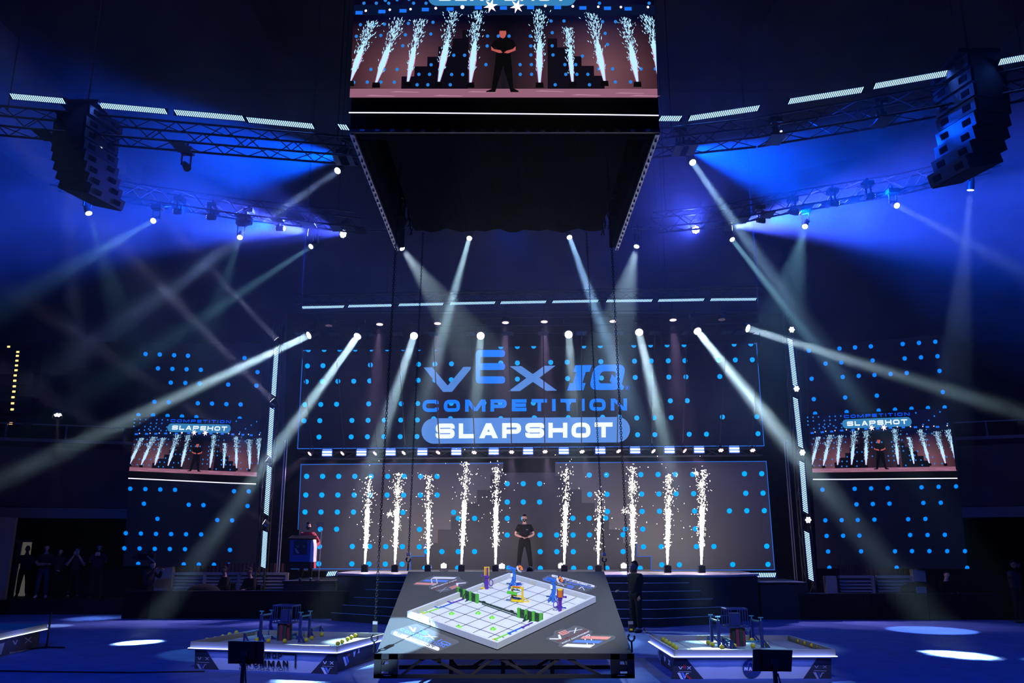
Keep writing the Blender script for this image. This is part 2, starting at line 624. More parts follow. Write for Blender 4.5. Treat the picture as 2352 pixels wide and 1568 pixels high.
# balcony fronts of the hall on both sides of the screens
BAL = {}
for side, A, B in (('podium', (-27, 26.2), (-12.4, 30.8)), ('far', (13.0, 29.9), (27, 24.8))):
    k = 1 if side == 'podium' else 2
    BAL[side] = (Vector(A), Vector(B))
    struct(vert_quad(A, B, 3.47, 5.72, .4), 'trim_%d' % k, 'fascia')
    struct(vert_quad(A, B, 3.1, 3.45, .9), 'trim_%d' % (k + 2), 'concrete')
    struct(vert_quad(A, B, 5.74, 5.86, .5), 'trim_%d' % (k + 4), 'concrete')
    # deck of the balcony and the dark back of the space under it
    d = (Vector(B) - Vector(A)).normalized()
    n = Vector((-d.y, d.x))
    A2, B2 = Vector(A) + n * 5, Vector(B) + n * 5
    struct(MB().quadbox((*A, 5.55), (*B, 5.55), (*B2, 5.55), (*A2, 5.55), (0, 0, .2)), 'trim_%d' % (k + 6), 'wall')
    struct(vert_quad(A2, B2, 0, 5.6, .2), 'trim_%d' % (k + 8), 'black_paint')
    # railing on the balcony
    t = thing('balcony_railing', 'thin metal balcony railing above the brown fascia ' + ('on the podium side' if k == 1 else 'on the side opposite the podium'), 'railing', (A[0], A[1], 5.86))
    A3, B3 = Vector(A) + n * .15, Vector(B) + n * .15
    MB().bar((*A3, 6.38), (*B3, 6.38), .05).build('top_rail', 'alu', t, True)
    for i in range(9):
        p = A3.lerp(B3, i / 8)
        MB().bar((*p, 5.86), (*p, 6.38), .05).build('rail_post', 'alu', t, True)

# upper seating slope behind each balcony (dark)
struct(MB().quadbox((-38, 33, 6), (-12.8, 36.2, 6), (-12.8, 40, 12), (-38, 40, 12), (0, 0, -.3)), 'floor_upper_podium', 'black_paint')
struct(MB().quadbox((12.8, 35.3, 6), (38, 32, 6), (38, 40, 12), (12.8, 40, 12), (0, 0, -.3)), 'floor_upper_far', 'black_paint')

# pale pier at the picture's podium-side border and the doorway as a glowing panel with its jamb
struct(vert_quad((-21.5, 26.6), (-16.55, 28.2), 0, 3.08, .3), 'wall_pier', 'concrete')
p0, p1 = at_y(37, 1242, 30), at_y(66, 1242, 30)
m_door = emit('corridor_glow_panel', (.42, .38, .34), .16)  # corridor light is put into the panel's own glow
struct(MB().box(((p0.x + p1.x) / 2, 30.2, p0.z - 1.0), (p1.x - p0.x, .05, 2.0)), 'door_1', m_door)
struct(MB().bar((p0.x - .3, 30.1, p0.z), (p1.x + .05, 30.1, p0.z), .08).bar((p0.x + .05, 30.1, p0.z - 1.9), (p0.x + .12, 30.1, p0.z), .14, .05), 'trim_11', 'alu')

# exit signs
for px, py, Y, lab in ((207, 1153, 27.6, 'podium side'), (2302, 1155, 25.9, 'side opposite the podium')):
    c = at_y(px, py, Y)
    A, B = BAL['podium' if px < 1000 else 'far']
    d = (B - A).normalized()
    fr = (c.x - A.x) / d.x
    yb = A.y + d.y * fr
    c = at_y(px, py, yb - .12)
    t = thing('exit_sign', 'small red lit EXIT sign on the brown fascia on the ' + lab, 'sign', c)
    rot = Matrix.Rotation(math.atan2(d.y, d.x), 3, 'Z')
    MB().box((0, .05, 0), (.36, .09, .22), rot).build('sign_case', 'exit_face', t)
    mb = MB()
    ux = rot @ Vector((1, 0, 0))
    fwd = rot @ Vector((0, -1, 0))
    text_on(mb, lambda x, y: ux * x + Vector((0, 0, y)) + fwd * .012, 'EXIT', (-.135, -.075), (.27, 0), (0, .15), t=.2, gap=.3)
    mb.build('lettering', 'exit_red', t)

# amber lamps up the steps of the upper seating, podium side
AMB = [(20, 796), (41, 808), (40, 817), (39, 828), (38, 839), (37, 850), (35, 862), (34, 874), (33, 887), (32, 899), (30, 912), (29, 926), (28, 940), (25, 972)]
for i, (px, py) in enumerate(AMB):
    c = at_y(px, py, 29.5 + (960 - py) * .02)
    t = thing('step_lamp', 'tiny amber step lamp, %s from the top of the podium side stairway' % ORD[i], 'lamp', c, 0, 'amber lamps up the stairway')
    MB().box((0, .04, 0), (.16, .08, .1)).build('lamp_case', 'housing', t)
    MB().box((0, -.005, 0), (.11, .01, .07)).build('lamp_face', 'amber', t)

mb = MB()
for px, py in AMB:
    c = at_y(px, py, 29.5 + (960 - py) * .02)
    mb.box(c + Vector((0, .33, -.04)), (1.3, .5, .2))
struct(mb, 'trim_12', 'black_paint')
# sound-absorbing boxes on the blue-lit back wall
for i, (q, lab) in enumerate([
        (((0, 300), (110, 322), (110, 364), (0, 345)), 'outermost acoustic box high on the podium side wall'),
        (((215, 352), (290, 368), (290, 402), (215, 388)), 'small acoustic box beside the podium side speaker hang'),
        (((328, 380), (560, 412), (556, 462), (326, 428)), 'long acoustic box between podium side speaker hang and blue glow'),
        (((1520, 440), (1612, 428), (1612, 480), (1520, 492)), 'acoustic box nearest the hanging screen opposite the podium'),
        (((1640, 418), (1796, 402), (1796, 440), (1640, 456)), 'low acoustic box behind the blue wash opposite the podium'),
        (((1830, 392), (2142, 322), (2150, 372), (1838, 432)), 'longest tilted acoustic box opposite the podium'),
        (((2182, 312), (2232, 302), (2232, 350), (2182, 362)), 'small acoustic box beside the speaker hang opposite the podium')]):
    pts = [at_y(x, y, 36.5) for x, y in q]
    c = sum(pts, Vector()) / 4
    t = thing('acoustic_box', 'dark ' + lab, 'acoustic panel', c, 0, 'acoustic boxes on the back wall')
    recalc(MB().prism(pts, (0, 2.6, 0)).build('cloth_box', 'acoustic', t, True))
    MB().bar(c + Vector((-.3, 1, 0)), c + Vector((-.3, 3.43, .3)), .1).build('wall_bracket', 'truss', t, True)

# roof ribs barely seen in the dark
for i, x in enumerate((-22, -11, 0, 11, 22)):
    struct(MB().box((x, 17, 24.6), (.5, 56, 1.6)), 'ceiling_beam_%d' % (i + 1), 'ceiling')
for i, y in enumerate((26, 36)):
    struct(MB().box((0, y, 23.6), (78, .4, .6)), 'ceiling_beam_%d' % (i + 6), 'ceiling')

# ================================================================== LED walls
AW = R(3.95)
UW, NW = Vector((math.cos(AW), -math.sin(AW), 0)), Vector((-math.sin(AW), -math.cos(AW), 0))
PW = at_y(1219, 1308, 30)


def plane_fn(P, N, off=0.0):
    return lambda x, y: on_plane(x, y, P + N * off, N)


def clip(poly, axis, lim, keep_less):
    out = []
    n = len(poly)
    for i in range(n):
        a, c = poly[i], poly[(i + 1) % n]
        ia = (a[axis] <= lim) == keep_less
        ic = (c[axis] <= lim) == keep_less
        if ia:
            out.append(a)
        if ia != ic:
            u = (lim - a[axis]) / (c[axis] - a[axis])
            out.append((a[0] + (c[0] - a[0]) * u, a[1] + (c[1] - a[1]) * u))
    return out


def dots_mesh(fn, dots, r, cuts=()):
    """one flat disc on the screen for each dot; cuts = (ylimit, keep_below) by index of the list given"""
    mb = MB()
    for d in dots:
        c = [(d[0] + r * math.cos(2 * PI * i / 18), d[1] + r * math.sin(2 * PI * i / 18)) for i in range(18)]
        if len(d) > 2:
            c = clip(c, 1, d[2], d[3])
        if len(c) > 2:
            mb.poly([fn(*p) for p in c])
    return mb


def px_line(mb, fn, pts, wpx):
    for q in ribbon([Vector(p) for p in pts], wpx):
        mb.poly([fn(*p) for p in q])
    return mb


def crop(sx, sy, k, pts):
    return [(sx + x / k, sy + y / k) for x, y in pts]


KA, KB = 3.7333, 3.734
A_ = lambda pts: crop(640, 640, KA, pts)
B_ = lambda pts: crop(1180, 640, KB, pts)
up = []
up += [(x, y - 2, 803.5, False) for x, y in A_([(x, 615 - i * 1.5) for i, x in enumerate((255, 390, 523, 657, 793, 930, 1067, 1205, 1344))])]
up += [(x, y - 2, y - 2, False) for x, y in A_([(1905, 590), (2047, 588), (2187, 585)])]
up += [(x, y, y, False) for x, y in B_([(600, 576), (742, 574), (1030, 570), (1173, 568), (1315, 567), (1460, 565), (1890, 560), (2033, 558)])]
up += A_([(247, 747), (380, 745), (787, 739), (1200, 733), (1340, 731), (1482, 729), (1905, 722), (2047, 722), (238, 882), (375, 881), (508, 879),
          (644, 878), (781, 875), (1197, 870), (1340, 868), (1480, 865), (2047, 860), (225, 1079), (361, 1077), (497, 1075), (772, 1072), (1050, 1071),
          (1193, 1069), (1480, 1068), (1760, 1064), (1900, 1062), (218, 1217), (353, 1216), (628, 1214), (767, 1213), (906, 1212), (1047, 1211),
          (1190, 1210), (346, 1356), (622, 1355), (761, 1354), (902, 1353), (1042, 1353), (1186, 1352), (1330, 1200), (1473, 1199), (1905, 1198), (2195, 1194)])
up += B_([(317, 717), (458, 715), (747, 710), (1036, 706), (1180, 705), (1325, 703), (1468, 702), (1757, 697), (1900, 696), (2046, 694), (462, 855),
          (752, 851), (1042, 846), (1330, 843), (1477, 841), (1767, 838), (1343, 1046), (1488, 1045), (168, 1065), (470, 1062), (1055, 1193), (1203, 1191), (1350, 1190),
          (1790, 1185), (2085, 1182), (1062, 1337), (1210, 1336), (1505, 1333), (1653, 1332), (2095, 1328), (175, 1192), (468, 1190), (762, 1187), (905, 1185)])
up_t = thing('led_wall', 'wide upper LED wall above the stage showing the large competition title', 'screen', PW + Vector((0, 0, 4)))
fnW = lambda off: plane_fn(PW, NW, off)
MB().quadbox(*[fnW(0)(x, y) for x, y in ((683, 1031), (1755.5, 1024), (1738.5, 787), (695, 803))], -NW * .18).build('screen_panel', 'led_upper', up_t, True)
dots_mesh(fnW(.004), up, 5.7).build('dot_pattern', 'dot', up_t, True, kind='stuff')
mb = MB()
px_line(mb, fnW(.006), [(703, 804.5), (695.5, 804.5), (683.5, 1030), (1755, 1023.5), (1737.5, 788.5), (1732, 788.5)], 1.7)
mb.build('outline', 'line', up_t, True)


def L_(pts):
    return crop(930, 780, 4.3556, pts)


def polys(fn, lst):
    mb = MB()
    for q in lst:
        mb.poly([fn(*p) for p in q])
    return mb


f1 = fnW(.010)
# V and X in pale blue
polys(f1, [L_([(187, 277), (272, 275), (428, 458), (428, 521), (382, 522)]),
           L_([(428, 458), (585, 272), (678, 270), (470, 521), (428, 521)])]).build('lettering', 'logo_pale', up_t, True, label='pale blue letter V')
XL = [(1048, 265), (1165, 263), (1280, 343), (1395, 260), (1508, 259), (1345, 380), (1523, 508), (1415, 511), (1280, 422), (1150, 513), (1035, 515), (1215, 383)]
polys(f1, [L_([XL[i] for i in idx]) for idx in ((0, 1, 2, 11), (2, 3, 4, 5), (11, 2, 5, 8), (5, 6, 7, 8), (11, 8, 9, 10))]).build('lettering', 'logo_pale', up_t, True, label='pale blue letter X')
mb = MB()


def capsule(x0, y0, x1, y1, r, left=True, right=True, n=6, skew=0):
    """rounded bar in crop pixels"""
    pts = []
    for i in range(n + 1):
        a = PI / 2 * i / n
        pts.append((x1 - r + r * math.sin(a), y0 + r - r * math.cos(a)) if right else (x1, y0))
    for i in range(n + 1):
        a = PI / 2 * i / n
        pts.append((x1 - r + r * math.cos(a), y1 - r + r * math.sin(a)) if right else (x1, y1))
    for i in range(n + 1):
        a = PI / 2 * i / n
        pts.append((x0 + r - r * math.sin(a), y1 - r + r * math.cos(a)) if left else (x0, y1))
    for i in range(n + 1):
        a = PI / 2 * i / n
        pts.append((x0 + r - r * math.cos(a), y0 + r - r * math.sin(a)) if left else (x0, y0))
    return [p for i, p in enumerate(pts) if p != pts[i - 1]]


def dedupe(pts):
    out = []
    for p in pts:
        if not out or (abs(p[0] - out[-1][0]) + abs(p[1] - out[-1][1])) > 1e-6:
            out.append(p)
    return out


# the raised three-bar E in saturated blue
for y0, y1 in ((102, 172), (234, 302), (366, 437)):
    mb.poly([f1(*p) for p in L_(dedupe(capsule(712, y0, 1002, y1, 30, left=(y0 != 234))))])
mb.poly([f1(*p) for p in L_([(709, 140), (755, 150), (752, 390), (709, 400)])])
mb.build('lettering', 'logo_blue', up_t, True, label='bright blue letter E raised above its neighbours')
# slanted IQ
iq = MB()
Iq = [(1705, 255), (1870, 254), (1848, 320), (1810, 320), (1775, 432), (1808, 432), (1786, 504), (1622, 508), (1648, 434), (1682, 434), (1718, 322), (1684, 322)]
for idx in ((0, 1, 2, 11), (3, 4, 9, 10), (5, 6, 7, 8)):
    iq.poly([f1(*p) for p in L_([Iq[i] for i in idx])])
sk = lambda x, y: (x - (y - 375) * .22, y)
outer = [sk(x, y) for x, y in capsule(1868, 248, 2186, 502, 75)]
inner = [sk(x, y) for x, y in capsule(1948, 315, 2106, 437, 34)]
for i in range(len(outer)):
    j = (i + 1) % len(outer)
    iq.poly([f1(*p) for p in L_([outer[i], outer[j], inner[j], inner[i]])])
iq.poly([f1(*p) for p in L_([(2070, 345), (2110, 385), (2195, 470), (2180, 500), (2140, 500), (2050, 412)])])
iq.build('lettering', 'logo_blue', up_t, True, label='slanted blue letters IQ')
mb = MB()
for rr in (1,):
    px_line(mb, f1, L_([(2226 + 20 * math.cos(a * PI / 8), 480 + 20 * math.sin(a * PI / 8)) for a in range(17)]), .7)
text_on(mb, f1, 'R', L_([(2219, 491)])[0], (14 / 4.3556, 0), (0, -22 / 4.3556), t=.18)
mb.build('lettering', 'logo_blue', up_t, True, label='tiny registered mark')
mb = MB()
text_on(mb, f1, 'COMPETITION', L_([(176, 722)])[0], ((2222 - 176) / 4.3556, -15 / 4.3556), (0, -120 / 4.3556), t=.29, gap=.32)
mb.build('lettering', 'logo_blue', up_t, True, label='blue word COMPETITION')
MB().poly([fnW(.008)(*p) for p in L_(dedupe([(x, y - (x - 1200) * .007) for x, y in capsule(166, 779, 2252, 1033, 126, n=12)]))]).build('title_pill', 'logo_pale', up_t, True)
mb = MB()
text_on(mb, fnW(.014), 'SLAPSHOT', L_([(308, 988)])[0], ((2078 - 308) / 4.3556, -12 / 4.3556), (0, -150 / 4.3556), t=.29, gap=.22)
mb.build('lettering', 'logo_white', up_t, True, label='white word SLAPSHOT')

# lower wall
C_ = lambda pts: crop(640, 1010, KA, pts)
D_ = lambda pts: crop(1180, 1010, KB, pts)
lo = C_([(x, 312) for x in (240, 377, 515, 653, 793, 935, 1076, 1217, 1359)] + [(1960, 375), (2097, 375)] +
        [(x, 472) for x in (233, 370, 508, 648, 785, 930, 1072, 1215, 1359)] + [(1960, 532), (2098, 532)] +
        [(226, 618), (363, 618), (503, 618), (642, 618), (1065, 620), (1500, 620), (1541, 672), (1680, 672), (1960, 672), (2100, 672), (357, 765), (497, 765), (1208, 767),
         (1960, 815), (350, 913), (632, 913), (780, 913), (918, 914), (1061, 915), (1206, 916), (1270, 957), (1400, 957), (1540, 957), (1680, 957),
         (344, 1062), (628, 1062), (775, 1063), (915, 1064), (1058, 1065)])
lo += [(x, y, y + 3, True) for x, y in C_([(1255, 1098), (1535, 1098), (1970, 1098)])]
lo += D_([(648, 301), (795, 300), (1090, 297), (1238, 296), (1387, 295), (1535, 294), (1979, 290), (2127, 289), (222, 375), (651, 467), (800, 466), (1097, 464),
          (1245, 463), (1393, 461), (1543, 460), (1990, 457), (2138, 456), (222, 532), (803, 614), (1101, 613), (1250, 611), (1551, 609), (1850, 608), (1999, 607),
          (2149, 606), (507, 671), (647, 671), (789, 670), (957, 765), (1107, 764), (1557, 762), (225, 815), (368, 815), (509, 815), (650, 814), (937, 813),
          (1113, 916), (1265, 915), (1567, 914), (1717, 913), (2170, 911), (227, 958), (369, 958), (511, 958), (938, 957), (1270, 1070), (1421, 1070), (1878, 1068), (2181, 1067)])
lo += [(x, y, y + 3, True) for x, y in D_([(228, 1100), (514, 1100), (655, 1100), (800, 1100), (1085, 1100)])]
lo_t = thing('led_wall', 'lower LED wall behind the stage showing stair shapes and blue dots', 'screen', PW)
MB().quadbox(*[fnW(0)(x, y) for x, y in ((685, 1311), (1781, 1310), (1760, 1058), (690, 1064))], -NW * .18).build('screen_panel', 'led_panel', lo_t, True)
stL = C_([(1132, 1112), (1132, 997), (1250, 997), (1250, 883), (1365, 883), (1365, 768), (1478, 768), (1478, 655), (1590, 655), (1590, 540), (1702, 540), (1702, 428), (1815, 428), (1815, 300), (1925, 300)])
stR = D_([(1178, 1112), (1178, 998), (1057, 998), (1057, 883), (937, 883), (937, 768), (818, 768), (818, 655), (695, 655), (695, 540), (583, 540), (583, 425), (470, 425), (470, 308), (355, 308)])
mb = MB()
for st in (stL, stR):
    # one upright strip under each tread
    for i in range(1, len(st) - 1, 2):
        a, c = st[i], st[i + 1]
        mb.poly([fnW(.003)(*p) for p in (a, c, (c[0], 1307), (a[0], 1307))])
mid0, mid1 = stL[-1][0], stR[-1][0]
mb.poly([fnW(.003)(*p) for p in ((mid0, 1085), (mid1, 1085), (mid1, 1307), (mid0, 1307))])
mb.build('stair_pattern', 'led_step', lo_t, True)
MB().poly([fnW(.005)(*p) for p in ((mid0, 1060), (mid1, 1060), (mid1, 1085), (mid0, 1085))]).build('dark_recess_pattern', 'black_cloth', lo_t, True)
mb = MB()
px_line(mb, fnW(.006), [(668, 1306), (749, 1306), (943, 1307)], 1.5)
px_line(mb, fnW(.006), [(684.5, 1216), (691.5, 1066.5), (1156, 1063.5)], 1.5)
px_line(mb, fnW(.006), [(1277, 1062.5), (1760, 1059), (1779, 1308), (1496, 1309)], 1.5)
px_line(mb, fnW(.006), stL[0:4], 1.4)
px_line(mb, fnW(.006), stR[0:4], 1.4)
mb.build('outline', 'line', lo_t, True)
dots_mesh(fnW(.008), lo, 6.0).build('dot_pattern', 'dot', lo_t, True, kind='stuff')

# dark drape behind and around the LED walls
dr = MB()
pl = [fnW(-.6)(x, y) for x, y in ((640, 1420), (1830, 1420), (1795, 720), (660, 720))]
dr.quadbox(*pl, -NW * .15)
tag(dr.build('backdrop_drape', 'black_cloth'), 'black drape hanging behind the two stacked LED walls', 'drape')

# ------------------------------------------------------------------ the live feed, drawn on three screens
FEED_MATS = {}


def feed_bg(name):
    m = bpy.data.materials.new(name)
    m.use_nodes = True
    nt = m.node_tree
    nt.nodes.clear()
    o = nt.nodes.new('ShaderNodeOutputMaterial')
    e = nt.nodes.new('ShaderNodeEmission')
    uv = nt.nodes.new('ShaderNodeUVMap')
    sep = nt.nodes.new('ShaderNodeSeparateXYZ')
    nt.links.new(uv.outputs[0], sep.inputs[0])
    rx = nt.nodes.new('ShaderNodeValToRGB')
    cr = rx.color_ramp
    cr.elements[0].position, cr.elements[0].color = 0, (.035, .012, .018, 1)
    cr.elements[1].position, cr.elements[1].color = 1, (.035, .012, .018, 1)
    for p, c in ((.18, (.11, .045, .06, 1)), (.36, (.035, .014, .022, 1)), (.5, (.006, .004, .008, 1)), (.62, (.03, .012, .02, 1)), (.82, (.12, .05, .065, 1))):
        k = cr.elements.new(p)
        k.color = c
    ry = nt.nodes.new('ShaderNodeValToRGB')
    cy_ = ry.color_ramp
    cy_.elements[0].position, cy_.elements[0].color = 0, (1, 1, 1, 1)
    cy_.elements[1].position, cy_.elements[1].color = .62, (.02, .06, .35, 1)
    k = cy_.elements.new(.25)
    k.color = (1, 1, 1, 1)
    mx = nt.nodes.new('ShaderNodeMix')
    mx.data_type = 'RGBA'
    mx.blend_type = 'MULTIPLY'
    mx.inputs[0].default_value = 1
    nt.links.new(sep.outputs[0], rx.inputs[0])
    nt.links.new(sep.outputs[1], ry.inputs[0])
    nt.links.new(rx.outputs[0], mx.inputs[6])
    nt.links.new(ry.outputs[0], mx.inputs[7])
    nt.links.new(mx.outputs[2], e.inputs[0])
    e.inputs[1].default_value = 1.5
    nt.links.new(e.outputs[0], o.inputs[0])
    m.cycles.emission_sampling = 'NONE'
    return m


FM = dict(bg=feed_bg('feed_backdrop'), floor=emit('feed_stage_floor', (.30, .12, .19), 1), floor2=emit('feed_floor_sheen', (.48, .22, .33), 1),
          spark=emit('feed_sparks', (.42, .72, 1.0), 1.25), pink=emit('feed_spark_edge', (.75, .3, .6), .9), dot=emit('feed_dots', (.02, .22, .75), 1),
          blue=emit('feed_blue_lamps', (.01, .16, .9), 1.1), star=emit('feed_star_lamps', (1, .75, .95), 1.6), black=emit('feed_black', (.002, .002, .003), 1),
          step=emit('feed_steps', (.004, .003, .008), 1), skin=emit('feed_skin', (.5, .1, .09), 1), navy=emit('feed_navy', (.002, .006, .03), 1),
          title=emit('feed_title_blue', (.0, .06, .6), 1.6), pill=emit('feed_title_pill', (.025, .15, .33), 1.5), tw=emit('feed_title_white', (.8, .9, 1), 1.1))


def draw_feed(parent, fn, seed):
    """fn(u, v, off) -> world; u 0..1 across, v 0 at the stage floor's lower edge, 1 at the top"""
    rnd = random.Random(seed)
    cx = lambda X: (X / 2.704 + 780 - 808) / 698
    cv = lambda Y: (225 - Y / 2.704) / 283

    def part(name, key, lst, off):
        mb = MB()
        for q in lst:
            mb.poly([fn(u, v, off) for u, v in q])
        return mb.build(name, FM[key], parent, True, kind='stuff' if len(lst) > 6 else None)

    mb = MB()
    N = 10
    for i in range(N):
        mb.poly([fn(i / N, .055, .002), fn((i + 1) / N, .055, .002), fn((i + 1) / N, 1, .002), fn(i / N, 1, .002)])
    o = mb.build('picture_backdrop', FM['bg'], parent, True)
    uvl = o.data.uv_layers.new(name='UVMap')
    for i in range(N):
        for j, (a, c) in enumerate(((0, .055), (1, .055), (1, 1), (0, 1))):
            uvl.data[i * 4 + j].uv = ((i + a) / N, c)
    part('picture_floor', 'floor', [[(0, 0), (1, 0), (1, .068), (0, .068)]], .003)
    part('picture_floor_sheen', 'floor2', [[(u, .012 + d), (u + .09, .008 + d), (u + .1, .012 + d), (u + .02, .02 + d)] for u, d in ((.05, 0), (.13, .03), (.27, 0), (.38, .03), (.6, .035), (.72, .006), (.86, .02), (.91, .0))], .004)
    # steps
    q = []
    xs = [(390, 482), (468, 421), (546, 363), (612, 300), (700, 250), (760, 200)]
    for i, (X, Y) in enumerate(xs):
        X1 = xs[i + 1][0] if i + 1 < len(xs) else 800
        q.append([(cx(X), .068), (cx(X1), .068), (cx(X1), cv(Y)), (cx(X), cv(Y))])
    xs = [(1290, 250), (1350, 305), (1450, 360), (1500, 418), (1576, 478), (1640, 540)]
    for i in range(5):
        q.append([(cx(xs[i][0]), .068), (cx(xs[i + 1][0]), .068), (cx(xs[i + 1][0]), cv(xs[i][1])), (cx(xs[i][0]), cv(xs[i][1]))])
    part('picture_steps', 'step', q, .004)
    # top band with lamps
    part('picture_truss', 'navy', [[(0, cv(105)), (1, cv(105)), (1, cv(40)), (0, cv(40))]], .004)
    part('picture_lamps', 'blue', [[(cx(X - 22), cv(Y + 11)), (cx(X + 22), cv(Y + 11)), (cx(X + 22), cv(Y - 11)), (cx(X - 22), cv(Y - 11))] for X, Y in
                                   ((110, 90), (253, 83), (385, 78), (525, 70), (680, 67), (857, 58), (1015, 60), (1185, 57), (1355, 57), (1513, 60), (1668, 62), (1797, 65))], .006)
    st = []
    for X, Y, r_ in ((152, 78, 8), (302, 72, 8), (432, 68, 8), (590, 62, 9), (757, 55, 13), (1278, 47, 9), (1450, 50, 9), (1610, 53, 8), (1752, 55, 8), (1922, 55, 8)):
        st.append([(cx(X + r_ * math.cos(a * PI / 4)), cv(Y + r_ * math.sin(a * PI / 4))) for a in range(8)])
    for X, Y in ((935, 48), (1100, 50)):
        st.append([(cx(X + (46 if a % 2 else 17) * math.cos(a * PI / 6 + .3)), cv(Y + (46 if a % 2 else 17) * math.sin(a * PI / 6 + .3))) for a in range(12)])
    part('picture_star_lamps', 'star', st, .008)
    # dots
    D = [(272, 12), (346, 8), (420, 5), (122, 165), (200, 165), (272, 162), (421, 157), (575, 150), (100, 237), (252, 232), (405, 228), (563, 223), (391, 296), (199, 440), (281, 440), (361, 440), (97, 518),
         (180, 517), (264, 517), (346, 517), (570, 412), (496, 470), (562, 470), (487, 533), (553, 533), (709, 354), (776, 354), (698, 471), (766, 471), (691, 533), (917, 236), (984, 236), (1051, 236), (915, 297),
         (909, 411), (1120, 411), (1190, 411), (1121, 470), (1191, 470), (1183, 236), (1186, 297), (1187, 352), (1313, 142), (1394, 142), (1635, 146), (1716, 146), (1320, 215), (1319, 296), (1324, 352), (1650, 219),
         (1663, 288), (1506, 359), (1397, 411), (1464, 411), (1402, 470), (1470, 470), (1538, 470), (1605, 437), (1691, 437), (1867, 437), (1955, 437), (1336, 533), (1547, 533), (1706, 516), (1800, 516)]
    D += [(60 + 78 * i, 30 - 50 * j) for i in range(7) for j in range(4) if (i * 3 + j * 5) % 4] + [(1540 + 78 * i, 30 - 50 * j) for i in range(6) for j in range(4) if (i * 5 + j * 3) % 4 == 1]
    part('picture_dots', 'dot', [[(cx(X + 10.5 * math.cos(a * PI / 5)), cv(Y + 10.5 * math.sin(a * PI / 5))) for a in range(10)] for X, Y in D], .006)
    # title above the stage
    mb = MB()
    AS = 698 / 283
    text_on(mb, lambda u, v: fn(u, v * AS, .007), 'COMPETITION', (.262, .912 / AS), (.47, 0), (0, .055 / AS), t=.27, gap=.32)
    mb.build('lettering', FM['title'], parent, True)
    MB().poly([fn(u, v * AS, .006) for u, v in dedupe(capsule(.245, .735 / AS, .74, .89 / AS, .031, n=6))]).build('picture_title_pill', FM['pill'], parent, True)
    mb = MB()
    text_on(mb, lambda u, v: fn(u, v * AS, .009), 'SLAPSHOT', (.28, .775 / AS), (.43, 0), (0, .08 / AS), t=.28, gap=.22)
    mb.build('lettering', FM['tw'], parent, True)
    # fountains
    jets = [(75, 510, 190, 150, 1), (235, 520, 360, 130, 1), (430, 515, 490, 140, .9), (620, 515, 700, 90, 1), (815, 520, 855, 90, 1), (1240, 520, 1240, 80, .95), (1443, 515, 1418, 190, .7), (1640, 510, 1570, 100, 1), (1842, 515, 1780, 130, 1), (1990, 470, 1915, 110, 1)]
    core, edge, box_ = [], [], []
    for X0, Y0, X1, Y1, s_ in jets:
        def pt(t, off):
            return (X0 + (X1 - X0) * t + off, Y0 + (Y1 - Y0) * t)
        body = .5
        core.append([(cx(a), cv(c)) for a, c in (pt(0, -5), pt(0, 5), pt(.3, 17 * s_), pt(body, 15 * s_), pt(body + .14, 3 * s_), pt(body, -15 * s_), pt(.3, -17 * s_))])
        edge.append([(cx(a), cv(c)) for a, c in (pt(0, -8), pt(0, 8), pt(.3, 23 * s_), pt(body * .9, 20 * s_), pt(body * .9, -20 * s_), pt(.3, -23 * s_))])
        for k in range(330):
            t = rnd.random() ** .9 * .86 + .16
            off = rnd.gauss(0, 7 + 17 * t) * s_
            a, c = pt(t, off)
            l = rnd.uniform(3, 12)
            w_ = rnd.uniform(1.3, 3.4)
            dx, dy = (X1 - X0) * .0025 + off * .012 + rnd.gauss(0, .12), -1
            n_ = math.hypot(dx, dy)
            dx, dy = dx / n_ * l, dy / n_ * l
            core.append([(cx(a - dy / l * w_), cv(c + dx / l * w_)), (cx(a + dx), cv(c + dy)), (cx(a + dy / l * w_), cv(c - dx / l * w_)), (cx(a - dx), cv(c - dy))])
        box_.append([(cx(X0 - 25), cv(Y0 + 32)), (cx(X0 + 25), cv(Y0 + 32)), (cx(X0 + 22), cv(Y0)), (cx(X0 - 22), cv(Y0))])
    core = [[(min(max(u, 0), 1), v) for u, v in q] for q in core]
    edge = [[(min(max(u, 0), 1), v) for u, v in q] for q in edge]
    core = [q for q in core if max(u for u, v in q) - min(u for u, v in q) > 1e-5]
    part('picture_spark_edges', 'pink', edge, .007)
    part('picture_sparks', 'spark', core, .010)
    part('picture_machines', 'black', [[(min(max(u, 0), 1), v) for u, v in q] for q in box_[:9]], .011)
    # host
    H_ = lambda l: [(cx(x), cv(y)) for x, y in l]
    part('picture_person', 'black', [H_([(990, 250), (960, 265), (938, 300), (962, 318), (970, 300), (972, 360), (1062, 360), (1064, 300), (1072, 318), (1094, 300), (1078, 265), (1045, 250)]),
                                     H_([(970, 355), (962, 430), (945, 560), (912, 572), (912, 578), (968, 578), (1015, 420), (1062, 578), (1112, 578), (1110, 570), (1078, 555), (1070, 430), (1062, 355)]),
                                     H_([(988, 215), (992, 195), (1010, 186), (1032, 195), (1036, 215), (1030, 205), (995, 205)])], .012)
    part('picture_face', 'skin', [H_([(992, 205), (1032, 205), (1034, 225), (1025, 246), (1012, 252), (998, 246), (990, 225)])], .013)
    part('picture_forearm', 'skin', [H_([(940, 300), (958, 318), (1000, 325), (1010, 340), (990, 342), (942, 325)])], .013)
    part('picture_forearm', 'skin', [H_([(1092, 300), (1074, 318), (1035, 328), (1020, 340), (1045, 344), (1092, 326)])], .013)


